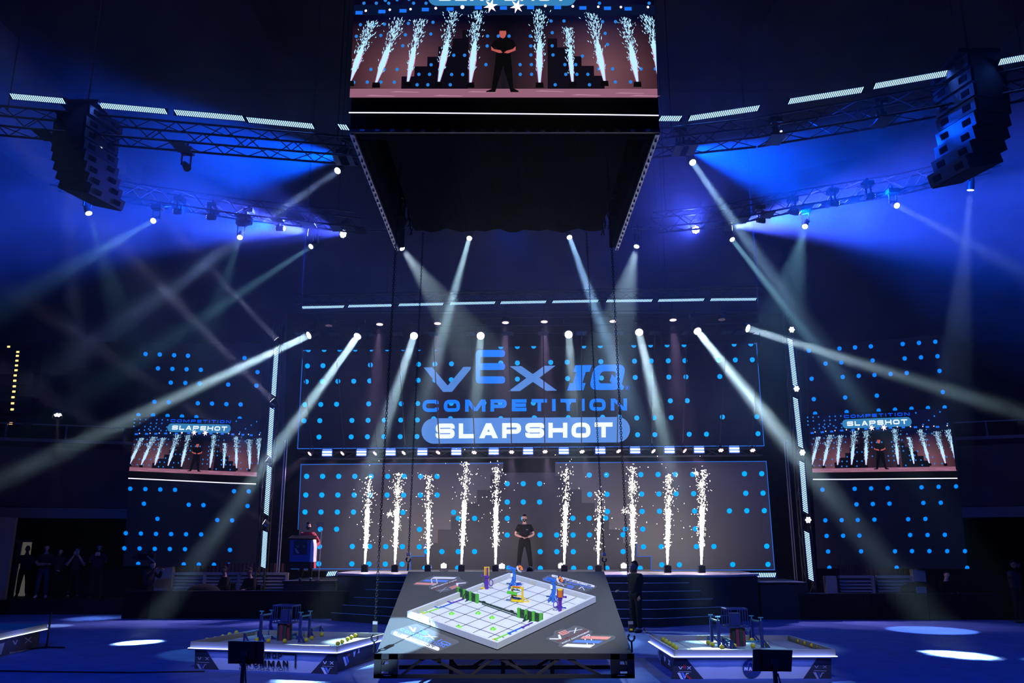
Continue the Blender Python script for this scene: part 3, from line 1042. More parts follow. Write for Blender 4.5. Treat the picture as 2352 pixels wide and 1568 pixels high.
# ------------------------------------------------------------------ side LED walls
def wing(label, quad, P, N, dots, insetq, ribbon_q):
    t = thing('led_wall', label, 'screen', P)
    fn = lambda off: plane_fn(P, N, off)
    MB().quadbox(*[fn(0)(*q) for q in quad], -N * .2).build('screen_panel', 'led_panel_dark', t, True)
    dots_mesh(fn(.005), dots, 5.0).build('dot_pattern', 'dot_side', t, True, kind='stuff')
    bl, br, tr, tl = [fn(.006)(*q) for q in insetq]
    f = lambda u, v, off: (bl.lerp(br, u)).lerp(tl.lerp(tr, u), v) + N * off
    MB().poly([fn(.004)(*q) for q in ((ribbon_q[0][0], ribbon_q[0][1] + 3), (ribbon_q[-1][0], ribbon_q[-1][1] + 3), insetq[2], insetq[3])]).build('picture_frame', FM['black'], t, True)
    draw_feed(t, f, 5)
    px_line(MB(), fn(.012), ribbon_q, 2.2).build('ribbon_line', 'ribbon', t, True)
    return t


M['led_panel_dark'] = mat('led_panel_dark_face', (.012, .012, .014), .6)
Lr, Ll = at_y(600, 1310, 30.2), at_y(284, 1312, 28.7)
d = (Lr - Ll)
d.z = 0
d.normalize()
NL = Vector((d.y, -d.x, 0))
E_ = lambda pts: crop(0, 760, 2.45, pts)
ld = E_([(819, 129), (899, 132), (980, 136), (1058, 139), (1376, 152), (889, 210), (970, 213), (1050, 215), (1130, 218), (1449, 231), (961, 290), (1043, 292), (1123, 295), (1284, 301), (1443, 307),
         (869, 398), (950, 400), (1113, 406), (1193, 408), (1274, 411), (1354, 413), (733, 887), (818, 889), (902, 891), (985, 893), (1317, 901), (1400, 902), (810, 971), (1062, 977), (1145, 979), (1393, 984),
         (886, 1056), (1223, 1063), (1306, 1065), (708, 1137), (793, 1139), (878, 1141), (963, 1142), (1047, 1143), (1132, 1144), (700, 1222), (786, 1223), (871, 1225), (956, 1226), (1041, 1227), (1294, 1231)])
ld += [(x, y + 1, y + 3, True) for x, y in E_([(779, 470), (861, 472), (943, 475), (1024, 478), (1105, 482), (1349, 490), (778, 1307), (1034, 1310), (1119, 1311), (1204, 1312), (1288, 1313)])]
wing('tall side LED wall of blue dots with a live picture, on the podium side', ((282, 1300), (590, 1299.5), (604, 790), (322, 786)), Lr, NL, ld,
     ((296.5, 1081), (589, 1094), (607, 962), (313, 957)), [(294.5, 1098), (370, 1101.5), (527, 1109), (588, 1111)])
Rl, Rr_ = at_y(1868, 1308, 29.6), at_y(2208, 1308, 27.9)
d = (Rr_ - Rl)
d.z = 0
d.normalize()
NR = Vector((d.y, -d.x, 0))
F_ = lambda pts: crop(1740, 740, 2.376, pts)
rd = F_([(280, 155), (447, 143), (532, 137), (618, 131), (792, 118), (881, 112), (970, 106), (371, 225), (457, 219), (628, 208), (803, 197), (892, 191), (982, 185), (295, 308), (465, 298), (552, 292), (638, 287), (726, 282),
         (814, 276), (993, 265), (307, 419), (478, 410), (651, 400), (1011, 380), (354, 913), (530, 908), (620, 906), (710, 904), (895, 900), (988, 897), (1083, 895), (540, 993), (629, 991), (720, 989), (905, 985), (1000, 984),
         (370, 1080), (459, 1079), (547, 1078), (638, 1076), (822, 1074), (916, 1072), (377, 1165), (467, 1164), (556, 1163), (833, 1160), (928, 1160), (1022, 1159), (385, 1250), (565, 1249), (750, 1249), (843, 1248),
         (938, 1248), (1035, 1248), (1132, 1248)])
rd += [(x, y + 1, y + 3, True) for x, y in F_([(314, 496), (486, 487), (661, 479), (750, 474), (840, 469), (930, 465), (1021, 462), (392, 1336), (573, 1336), (759, 1336), (1144, 1337)])]
wing('tall side LED wall of blue dots with a live picture, opposite the podium', ((1878, 1305), (2222, 1306), (2172, 768), (1846, 796)), Rl, NR, rd,
     ((1866, 1085), (2196, 1081), (2178, 938), (1857, 952)), [(1867, 1100.5), (1948, 1100.5), (2127, 1098.5), (2199, 1098)])

# ================================================================== hanging centre screen
JX0, JX1, JY0, JY1, JZ0, JZ1 = -2.47, 2.25, 11.48, 16.6, 8.32, 11.7
jt = thing('hanging_screen_cube', 'huge black screen cube hanging over the arena floor showing the host among sparks', 'screen', (0, 14, JZ0))
PJ, NJ = Vector((0, JY0, JZ0)), Vector((0, -1, 0))
fj = lambda off: plane_fn(PJ, NJ, off)
MB().box(((JX0 + JX1) / 2, JY0 + .15, (JZ0 + JZ1) / 2), (JX1 - JX0, .3, JZ1 - JZ0)).build('front_cabinet', 'black_cloth', jt, True)
for x, s_ in ((JX0, 1), (JX1, -1)):
    MB().box((x + s_ * .09, (JY0 + JY1) / 2 + .16, (JZ0 + JZ1) / 2), (.18, JY1 - JY0 - .34, JZ1 - JZ0)).build('side_cabinet', 'black_cloth', jt, True)
    mb = MB()
    mb.bar((x + s_ * .03, JY0 + .02, JZ0 - .03), (x + s_ * .03, JY1, JZ0 - .03), .07, .06)
    mb.build('bottom_rail', 'alu', jt, True)
    mb = MB()
    for k in range(22):
        mb.sphere((x + s_ * .03, JY0 + .2 + k * .23, JZ0 - .075), .022, 6, 4)
    mb.build('rail_bolts', 'alu', jt, True, kind='stuff')
    # loose cable loops inside the side cabinets
    mb = MB()
    rnd = random.Random(3)
    for k in range(26):
        y = rnd.uniform(13.2, 16.4)
        xx = x + s_ * rnd.uniform(.22, .5)
        pts = [(xx + .03 * math.sin(j * 1.7 + k), y + .05 * math.sin(j + k), 8.5 + j * .12) for j in range(6)]
        mb.tube(pts, .012, 4)
    mb.build('cable_loops', 'chain', jt, True, kind='stuff')
MB().box(((JX0 + JX1) / 2, JY1 - .3, (JZ0 + JZ1) / 2 + .5), (JX1 - JX0 - .4, .25, JZ1 - JZ0 - 1)).build('rear_cabinet', 'black_cloth', jt, True)
mb = MB()
nx = 24
vs, fs = [], []
for j in range(2):
    for i in range(nx + 1):
        x = -2.0 + 3.85 * i / nx
        vs.append((x, 11.8 + 4.2 * j + (.06 * math.sin(i * 1.1) if j else 0), 8.47 + (.03 * math.sin(i * 1.9) if j else 0)))
vs += [(v[0], v[1] + .02, v[2] + .5) for v in vs[nx + 1:]]
for j in range(2):
    fs += [(j * (nx + 1) + i, j * (nx + 1) + i + 1, (j + 1) * (nx + 1) + i + 1, (j + 1) * (nx + 1) + i) for i in range(nx)]
mb.add(vs, fs).build('underside_cloth', 'black_cloth', jt, True)
MB().bar((JX0, JY0 - .02, JZ0 - .02), (JX1, JY0 - .02, JZ0 - .02), .05, .05).build('front_rail', 'housing', jt, True)
mb = MB()
for k in range(20):
    mb.box((JX0 + .2 + k * .228, JY0 - .05, JZ0 - .02), (.07, .02, .03))
mb.build('front_rail_clips', 'alu', jt, True, kind='stuff')
mb = MB()
px_line(mb, fj(.02), [(801, 258.5), (965, 259), (1372, 263), (1513, 265)], 2.6)
mb.build('ribbon_line', 'ribbon', jt, True)
bl, br = fj(.01)(803.5, 225), fj(.01)(1510, 225)
tl, tr = fj(.01)(816.8, -58), fj(.01)(1500.3, -58)
draw_feed(jt, lambda u, v, off: bl.lerp(br, u).lerp(tl.lerp(tr, u), v) + NJ * (off + .012), 9)
mb = MB()
for x in (JX0 + .3, JX1 - .3):
    for y in (JY0 + .3, JY1 - .3):
        mb.bar((x, y, JZ1), (x, y, 23.8), .05)
mb.build('hoist_cable', 'chain', jt, True)

# ================================================================== stage
ZS = 1.33
O_st = at_y(1219, 1318, 25.5)


def st(u, v, z):
    """stage frame: u along the front, v back from the front edge"""
    p = Vector((O_st.x, 25.5, 0)) + UW * u - NW * v
    p.z = z
    return p


sg = thing('stage', 'low black stage with pale deck and wide flared front steps', 'stage', st(0, 2, 0))
x0, x1 = (at_y(830, 1318, 25.5) - Vector((O_st.x, 25.5, 0))).dot(UW), (at_y(1664, 1318, 25.4) - Vector((O_st.x, 25.5, 0))).dot(UW)
MB().prism([st(x0 - 1.2, 1.2, ZS - .06), st(x0, 0, ZS - .06), st(x1, 0, ZS - .06), st(x1 + 1.2, 1.2, ZS - .06), st(x1 + 1.2, 4.3, ZS - .06), st(x0 - 1.2, 4.3, ZS - .06)], (0, 0, .06)).build('deck', 'stage', sg, True)
MB().prism([st(x0 - 1.15, 1.25, 0), st(x0 + .02, .05, 0), st(x1 - .02, .05, 0), st(x1 + 1.15, 1.25, 0), st(x1 + 1.15, 4.3, 0), st(x0 - 1.15, 4.3, 0)], (0, 0, ZS - .06)).build('stage_face', 'stage_face', sg, True)
for i in range(1, 6):
    z = ZS - i * .222
    out = .28 * i
    hw, wd = 3.3 + .05 * i, 4.0 + .33 * i + .3
    pts = [st(-wd, .0, 0), st(-hw, -out, 0), st(hw, -out, 0), st(wd, .0, 0)]
    recalc(MB().prism(pts, (0, 0, z)).build('step', 'stage_face', sg, True))
    mb = MB()
    for a, c in zip(pts[:-1], pts[1:]):
        up_ = Vector((0, 0, z + .004))
        mb.bar(a + up_, c + up_, .035, .012)
    mb.build('step_nosing', 'nosing', sg, True)
for s_, lab in ((-1, 'podium side'), (1, 'side opposite the podium')):
    xa = (x0 - 1.2 if s_ < 0 else x1 + 1.2)
    t = thing('stage_wing', 'lower dark stage wing beside the main deck on the ' + lab, 'stage', st(xa + s_ * 1.6, 2.2, 0))
    MB().prism([st(xa + s_ * .02, 1.3, 0), st(xa + s_ * (1.7 if s_ < 0 else 1.4), 1.3, 0), st(xa + s_ * (1.7 if s_ < 0 else 1.4), 4.3, 0), st(xa + s_ * .02, 4.3, 0)][::s_], (0, 0, ZS - .3)).build('wing_face', 'stage_face', t, True)
    MB().prism([st(xa + s_ * .02, 1.25, ZS - .29), st(xa + s_ * (1.73 if s_ < 0 else 1.43), 1.25, ZS - .29), st(xa + s_ * (1.73 if s_ < 0 else 1.43), 4.3, ZS - .29), st(xa + s_ * .02, 4.3, ZS - .29)][::s_], (0, 0, .04)).build('deck', 'stage_face', t, True)


def batten(a, b_, label, hgt=.075, facing=None, m='diode', n=None, group=None, glow=0, slant=.5, rows=1, gcol=(.04, .16, 1), name='led_batten'):
    """LED batten between two points; slanted lit bars on its face"""
    a, b_ = Vector(a), Vector(b_)
    c = (a + b_) / 2
    t = thing(name, label, 'light', c, 0, group)
    d = (b_ - a).normalized()
    L = (b_ - a).length
    f = (CAM - c) if facing is None else Vector(facing)
    f = (f - d * f.dot(d)).normalized()
    u = f.cross(d).normalized()
    if u.dot(Vector((0, 0, 1))) < 0 and abs(d.z) < .7:
        u = -u
    rot = Matrix((d, f, u)).transposed()
    MB().box(-f * .07, (L + .06, .12, hgt + .03), rot).build('housing', 'housing', t)
    mb = MB()
    n = n or max(6, int(L / .052))
    for i in range(n):
        x = -L / 2 + L * (i + .5) / n
        w_ = L / n * .5
        sl = slant * L / n
        p = [d * (x - w_ / 2 - sl) - u * hgt / 2, d * (x + w_ / 2 - sl) - u * hgt / 2, d * (x + w_ / 2 + sl) + u * hgt / 2, d * (x - w_ / 2 + sl) + u * hgt / 2]
        mb.poly([q + f * .002 for q in p])
    mb.build('diodes', m, t, kind='stuff')
    if glow:
        l = bpy.data.lights.new('batten_glow', 'AREA')
        l.shape = 'RECTANGLE'
        l.size, l.size_y = L, hgt
        l.energy = glow * .26
        l.color = gcol
        o = bpy.data.objects.new('batten_glow', l)
        COL.objects.link(o)
        o.location = c + f * .03
        o.rotation_euler = rot.to_euler()
        o.rotation_euler = Matrix((d, u if (d.cross(u)).dot(-f) < 0 else u, d.cross(u))).transposed().to_euler()
        # area lamps shine along -Z: make -Z the facing direction
        z = -f
        y = z.cross(d)
        o.rotation_euler = Matrix((d, y, z)).transposed().to_euler()
        child_light(o, t)
    return t


# battens lying on the stage wings
batten(at_y(1697, 1320.5, 26.9), at_y(1782, 1320, 26.8), 'LED batten lying on the stage wing opposite the podium', .13, facing=(0, -1, .25), glow=25)
batten(at_y(751, 1317.5, 26.6), at_y(772, 1316.5, 26.6), 'short LED batten at the podium end of the stage deck', .13, facing=(0, -1, .25), n=5)

# ------------------------------------------------------------------ spark machines and their fountains
SPK = [(838, 1298, 848, 1098, 1.0), (907, 1298, 915, 1092, 1.0), (983, 1298, 985, 1098, .9), (1060, 1298, 1071, 1066, 1.0), (1138, 1298, 1140, 1080, 1.1),
       (1296, 1298, 1301, 1082, 1.0), (1374, 1300, 1377, 1130, .55), (1454, 1292, 1452, 1078, 1.1), (1533, 1298, 1536, 1096, 1.1), (1611, 1298, 1614, 1085, 1.2)]
for i, (bx, by, tx, ty, dn) in enumerate(SPK):
    Y = 27.6 - (bx - 1219) / 68 * .069
    base = at_y(bx, by, Y)
    top = at_y(tx, ty, Y)
    base.z = ZS
    t = thing('spark_machine', 'black box spark machine on the stage, %s of ten from the podium' % ORD[i], 'spark machine', base, 0, 'spark machines along the stage')
    hh = .22
    MB().box((0, 0, hh / 2), (.2, .2, hh)).build('body', 'black_paint', t)
    MB().cone((0, 0, hh), (0, 0, hh + .03), .06, .045, 10).build('nozzle', 'housing', t)
    MB().bar((-.1, -.11, .14), (-.1, .11, .14), .02).bar((.1, -.11, .14), (.1, .11, .14), .02).build('bracket', 'chain', t)
    rnd = random.Random(50 + i)
    Hh = (top - base).z - hh
    ax = (top - base)
    ax.z = 0
    p0 = Vector((0, 0, hh + .03))
    mb = MB()

    def oct_(m_, c, ln, wd, d):
        d = d.normalized()
        sd = d.cross(Vector((0, 1, 0)))
        if sd.length < .1:
            sd = Vector((1, 0, 0))
        sd.normalize()
        bk = sd.cross(d)
        m_.add([c + d * ln, c - d * ln, c + sd * wd, c - sd * wd, c + bk * wd, c - bk * wd],
               [(0, 2, 4), (0, 4, 3), (0, 3, 5), (0, 5, 2), (1, 4, 2), (1, 3, 4), (1, 5, 3), (1, 2, 5)])
    # dense burning column near the nozzle, breaking up above
    core = MB()
    for k in range(int(420 * dn)):
        t_ = rnd.random() ** 1.6 * .62
        r_ = (.018 + .10 * t_ ** .8) * dn ** .5
        a = rnd.random() * 2 * PI
        q = rnd.random() ** .6
        c = p0 + ax * t_ + Vector((r_ * q * math.cos(a), r_ * q * math.sin(a), Hh * t_))
        oct_(core, c, rnd.uniform(.035, .085), rnd.uniform(.007, .014) * (1 if t_ < .35 else .75), Vector((math.cos(a) * .12, math.sin(a) * .12, 1)))
    for k in range(int(430 * dn)):
        t_ = .18 + .84 * rnd.random() ** 1.25
        r_ = abs(rnd.gauss(0, .045 + .075 * t_))
        a = rnd.random() * 2 * PI
        c = p0 + ax * t_ + Vector((r_ * math.cos(a), r_ * math.sin(a), Hh * t_))
        wd = rnd.uniform(.006, .016)
        oct_(mb, c, wd * rnd.uniform(1, 2.4), wd, Vector((rnd.gauss(0, .5), rnd.gauss(0, .3), 1)))
    for k in range(int(26 * dn)):
        t_ = .25 + .95 * rnd.random()
        c = p0 + ax * t_ + Vector((rnd.gauss(0, .3), rnd.gauss(0, .15), Hh * t_ * rnd.uniform(.85, 1.05)))
        oct_(mb, c, rnd.uniform(.01, .03), rnd.uniform(.006, .012), Vector((rnd.gauss(0, 1), rnd.gauss(0, 1), rnd.gauss(0, 1))))
    if i in (1, 9, 7):        # a spark that has just burst into a star
        for q in (((.1, .86) if i == 9 else (.02, .8)), ((-.02, .98) if i == 9 else (-.22, .55))):
            for k in range(16):
                a = k * PI / 8 + .2
                c = p0 + Vector((q[0], -.05, Hh * q[1]))
                dd = Vector((math.cos(a), rnd.gauss(0, .2), math.sin(a)))
                ln = rnd.uniform(.02, .10)
                oct_(mb, c + dd * ln, ln, .004, dd)
    f = thing('spark_fountain', 'bright upright fountain of sparks, %s of ten from the podium' % ORD[i], 'sparks', base, 0, 'spark fountains on the stage')
    core.build('spark_column', 'spark_core', f, kind='stuff')
    mb.build('loose_sparks', 'spark', f, kind='stuff')
    for hgt, e in ((.3, 16), (1.0, 20)):
        l = bpy.data.lights.new('spark_light', 'POINT')
        l.energy = e * dn
        l.color = (1, .88, .79)
        l.shadow_soft_size = .1
        o = bpy.data.objects.new('spark_light', l)
        COL.objects.link(o)
        o.location = base + Vector((0, .12, hh + hgt))
        child_light(o, f)

# hexagonal floor pars on the stage
for i, (px, py) in enumerate(((1019, 1301), (1153, 1302), (1289, 1301), (1433, 1301))):
    c = at_y(px, py, 28.6)
    t = thing('floor_par', 'round LED par with white cells standing on the stage floor, %s from the podium' % ORD[i], 'light', (c.x, c.y, ZS), 0, 'floor pars on the stage')
    r_ = .10
    hz = c.z - ZS + .02
    MB().cone((0, .03, hz), (0, .2, hz - .02), r_ + .03, r_ - .02, 12).build('body', 'housing', t)
    MB().bar((-.13, .1, .01), (-.13, .1, hz), .02).bar((.13, .1, .01), (.13, .1, hz), .02).bar((-.13, .1, .012), (.13, .1, .012), .02).build('bracket', 'housing', t)
    mb = MB()
    for k in range(7):
        rr = 0 if k == 0 else .062
        mb.disc((rr * math.cos(k * PI / 3 + PI / 6), .022, hz + rr * math.sin(k * PI / 3 + PI / 6)), (0, -1, 0), .044, 10)
    mb.build('lens_cells', 'lens', t, kind='stuff')
    l = bpy.data.lights.new('par_lamp', 'SPOT')
    l.energy, l.spot_size, l.color, l.spot_blend = 30, R(120), (.1, .25, 1), 1
    o = bpy.data.objects.new('par_lamp', l)
    COL.objects.link(o)
    o.location = (c.x, c.y - .03, c.z)
    aim(o, o.location + Vector((0, -1, .1)))
    child_light(o, t)

# ================================================================== flown platform
PO = Vector((-.11, 12.5, .69))
PB = Vector((0, .96006, .27979))
PN = Vector((0, -.27979, .96006))
PX = Vector((1, 0, 0))
PWD, PLN = 3.65, 3.65
pf = lambda off: plane_fn(PO, PN, off)
P3 = lambda a, b_, n_=0.: PO + PX * a + PB * b_ + PN * n_
pt_ = thing('flown_platform', 'tilted black truss platform hanging on four chains in front of the stage', 'platform', P3(0, 1.8, -.4))
MB().quadbox(P3(-PWD / 2, -.02, 0), P3(PWD / 2, -.02, 0), P3(PWD / 2, PLN, 0), P3(-PWD / 2, PLN, 0), -PN * .05).build('cloth_top', 'cloth_grey', pt_, True)
# front truss, hanging upright under the near edge


def FP(u, h, y=0.0):
    return PO + Vector((u, y, 0)) + Vector((0, 0, -h))


hw = PWD / 2 + .02
MB().bar(FP(-hw, .035), FP(hw, .035), .06, .075).build('top_chord', 'truss_black', pt_, True)
MB().bar(FP(-hw, .30), FP(hw, .30), .06, .05).build('bottom_chord', 'truss_black', pt_, True)
MB().bar(FP(-hw + .3, .235, .42), FP(hw - .3, .235, .42), .06, .055).build('rear_chord', 'truss_black', pt_, True)
MB().bar(FP(-hw + .3, .0, .42), FP(hw - .3, .0, .42), .06, .055).build('rear_chord', 'truss_black', pt_, True)
for s_ in (-1, 1):
    MB().box(FP(s_ * (hw - .05), .16), (.1, .06, .33)).build('corner_post', 'truss_black', pt_, True)
    MB().box(FP(s_ * (hw - .27), .16), (.13, .06, .32)).build('corner_post', 'truss_black', pt_, True)
    MB().box(FP(s_ * (hw - .16), .19), (.12, .05, .09)).build('corner_plate', 'truss_black', pt_, True)
    MB().box(FP(s_ * (hw - .16), .07), (.12, .05, .06)).build('corner_plate', 'truss_black', pt_, True)
    MB().box(FP(s_ * (hw - .16), .295), (.22, .06, .06)).build('corner_plate', 'truss_black', pt_, True)
    MB().bar(FP(s_ * (hw - .14), .285, -.032), FP(s_ * (hw - .24), .285, -.032), .012).build('pin', 'alu', pt_, True)
    # side trusses running back under the platform
    for h in (.05, .33):
        MB().bar(P3(s_ * (hw - .04), .05, -h), P3(s_ * (hw - .04), PLN, -h), .05, .05).build('side_chord', 'truss_black', pt_, True)
    for k in range(6):
        MB().bar(P3(s_ * (hw - .04), .1 + k * .6, -.05 if k % 2 else -.33), P3(s_ * (hw - .04), .7 + k * .6, -.33 if k % 2 else -.05), .03).build('side_brace', 'truss_black', pt_, True)
MB().bar(P3(-hw, PLN - .05, -.33), P3(hw, PLN - .05, -.33), .05, .05).build('back_chord', 'truss_black', pt_, True)
# W-pattern of diagonals read off the front: (foot, head) pairs
for a, c in ((-1.45, -1.16), (-.56, -1.02), (-.47, -.16), (.37, -.06), (.46, .78), (1.36, .90)):
    MB().bar(FP(a, .285), FP(c, .065), .035, .035).build('brace', 'truss_black', pt_, True)
for a, c in ((-1.36, -1.0), (-.70, -1.0 + .1), (-.46, -.1), (.16, -.04), (.48, .86), (1.1, .88)):
    MB().bar(FP(a, .225, .42), FP(c, .0, .42), .04, .04).build('brace', 'truss_black', pt_, True)
for a in (-.78, -.02, .7):
    MB().bar(FP(a, .06, .42), FP(a, .33, .42), .06, .05).build('post', 'truss_black', pt_, True)
MB().box(FP(-.92, .08, -.03), (.05, .01, .05)).build('tape_tag', 'black_cloth', pt_, True)

# --- vinyl decals on the cloth
dk = lambda name, m, pts, off, lab=None, par=None: MB().poly([pf(off)(*p) for p in pts]).build(name, m, par or pt_, True, label=lab)
G1 = lambda pts: crop(840, 1290, 3.675, pts)      # platform crop
G2 = lambda pts: crop(840, 1380, 7.35, pts)       # near-left crop
G3 = lambda pts: crop(1150, 1380, 7.127, pts)     # near-right crop
G4 = lambda pts: crop(930, 1290, 5.113, pts)


def decal(name, lab, outline, prints, texts):
    base = dk('decal', 'vinyl', outline, .003, lab)
    for m, pts in prints:
        dk('print', m, pts, .005, par=base)
    for m, txt, o, rx, uy, tt in texts:
        mb = MB()
        text_on(mb, pf(.006), txt, o, rx, uy, t=tt)
        mb.build('lettering', m, base, True)
    return base


def vec(k, a, c):
    return ((c[0] - a[0]) / k, (c[1] - a[1]) / k)


def pill_px(a, c, r, n=8):
    a, c = Vector(a), Vector(c)
    d = (c - a).normalized()
    q = Vector((-d.y, d.x))
    return [tuple(c + d * r * math.sin(i * PI / n) + q * r * math.cos(i * PI / n)) for i in range(n + 1)] + [tuple(a - d * r * math.sin(i * PI / n) - q * r * math.cos(i * PI / n)) for i in range(n + 1)]


k2 = 7.35
decal('d', 'near decal with white pill and blue lettering',
      G2([(415, 545), (440, 500), (780, 395), (860, 385), (940, 415), (1560, 665), (1580, 700), (1240, 850), (1150, 855), (440, 570)]),
      [('p_white', G2(pill_px((500, 545), (1215, 805), 32)))],
      [('p_blue', 'COMPETITION', G2([(570, 492)])[0], vec(k2, (570, 492), (1310, 790)), (30 / k2, -42 / k2), .26),
       ('vinyl', 'SLAPSHOT', G2([(520, 560)])[0], vec(k2, (520, 560), (1150, 795)), (22 / k2, -34 / k2), .3),
       ('p_white', 'V', G2([(745, 505)])[0], (130 / k2, 25 / k2), (-20 / k2, -80 / k2), .3),
       ('p_blue', 'E', G2([(890, 530)])[0], (130 / k2, 50 / k2), (45 / k2, -58 / k2), .26),
       ('p_white', 'X', G2([(960, 590)])[0], (200 / k2, 58 / k2), (75 / k2, -40 / k2), .24),
       ('p_blue', 'I', G2([(1175, 670)])[0], (60 / k2, 24 / k2), (80 / k2, -34 / k2), .3),
       ('p_blue', 'Q', G2([(1240, 705)])[0], (150 / k2, 60 / k2), (70 / k2, -42 / k2), .28)])
k3 = 7.127
decal('d', 'near decal with white, blue and salmon slanted bars',
      G3([(735, 610), (860, 560), (880, 490), (1000, 455), (1080, 460), (1200, 400), (1300, 410), (1500, 490), (1505, 520), (1470, 545), (1850, 560), (1885, 590), (1860, 625), (1540, 775), (1480, 785), (990, 765), (940, 735), (960, 700), (745, 625)]),
      [('p_salmon', G3([(1355, 568), (1820, 582), (1745, 630), (1305, 612)])), ('p_blue', G3([(1235, 634), (1680, 650), (1600, 692), (1160, 676)])), ('p_white', G3([(1090, 696), (1540, 714), (1465, 762), (1005, 742)])),
       ('p_white', G3([(1440, 540), (1458, 545), (1500, 640), (1480, 645)])), ('p_white', G3([(1365, 580), (1440, 540), (1455, 546), (1378, 586)])), ('p_white', G3([(1362, 580), (1380, 580), (1394, 636), (1378, 640)])),
       ('p_white', G3([(1405, 685), (1420, 685), (1430, 712), (1415, 712)])), ('p_white', G3([(1515, 690), (1530, 690), (1540, 715), (1525, 718)])),
       ('p_white', G3([(800, 608), (930, 608), (985, 615), (940, 628), (800, 625)])), ('p_white', G3([(935, 552), (970, 545), (998, 612), (985, 625), (955, 620)]))],
      [('p_salmon', 'E', G3([(1010, 560)])[0], (125 / k3, -45 / k3), (-75 / k3, -45 / k3), .24),
       ('p_white', 'X', G3([(1195, 530)])[0], (150 / k3, -75 / k3), (-100 / k3, -25 / k3), .2),
       ('p_dark', 'ROBOTICS', G3([(930, 680)])[0], vec(k3, (930, 680), (1415, 490)), (-14 / k3, -26 / k3), .2),
       ('p_white', 'WORLD CHAMPIONSHIP', G3([(1005, 702)])[0], vec(k3, (1005, 702), (1455, 502)), (-10 / k3, -17 / k3), .3)])
k4 = 5.113
decal('d', 'far decal with bars and lettering upside down, on the podium side',
      G4([(90, 255), (300, 170), (330, 160), (640, 170), (660, 205), (750, 240), (700, 270), (600, 310), (500, 350), (430, 358), (290, 320), (280, 285), (110, 275)]),
      [('p_white', G4([(345, 174), (610, 180), (575, 200), (305, 198)])), ('p_blue', G4([(245, 207), (515, 215), (480, 238), (205, 228)])), ('p_salmon', G4([(140, 242), (390, 250), (350, 273), (105, 262)])),
       ('p_white', G4([(303, 200), (316, 200), (330, 275), (317, 278)])), ('p_white', G4([(365, 200), (376, 200), (384, 245), (373, 245)])), ('p_white', G4([(317, 272), (330, 278), (390, 250), (380, 245)])),
       ('p_white', G4([(600, 248), (718, 240), (718, 250), (630, 258), (625, 280), (605, 280)]))],
      [('p_salmon', 'E', G4([(600, 270)])[0], (-85 / k4, 30 / k4), (35 / k4, 22 / k4), .24),
       ('p_white', 'X', G4([(490, 295)])[0], (-110 / k4, 45 / k4), (25 / k4, 22 / k4), .2),
       ('p_dark', 'ROBOTICS', G4([(610, 222)])[0], vec(k4, (610, 222), (330, 318)), (10 / k4, 14 / k4), .2),
       ('p_white', 'WORLD CHAMPIONSHIP', G4([(605, 205)])[0], vec(k4, (605, 205), (305, 305)), (7 / k4, 10 / k4), .3)])
decal('d', 'far decal with white pill and blue lettering upside down',
      G4([(1610, 190), (1700, 150), (1760, 145), (2260, 285), (2240, 305), (2130, 355), (2060, 350), (1620, 215)]),
      [('p_white', G4(pill_px((1735, 162), (2215, 285), 13)))],
      [('p_blue', 'COMPETITION', G4([(2200, 295)])[0], vec(k4, (2200, 295), (1675, 170)), (-22 / k4, 20 / k4), .26),
       ('vinyl', 'SLAPSHOT', G4([(2190, 274)])[0], vec(k4, (2190, 274), (1760, 162)), (-8 / k4, 13 / k4), .3),
       ('p_white', 'V', G4([(2120, 300)])[0], (-80 / k4, -18 / k4), (-5 / k4, 35 / k4), .3),
       ('p_blue', 'E', G4([(1990, 285)])[0], (-75 / k4, -18 / k4), (-25 / k4, 30 / k4), .26),
       ('p_white', 'X', G4([(1910, 262)])[0], (-90 / k4, -22 / k4), (-35 / k4, 25 / k4), .24),
       ('p_blue', 'Q', G4([(1720, 212)])[0], (-80 / k4, -22 / k4), (-25 / k4, 22 / k4), .28)])

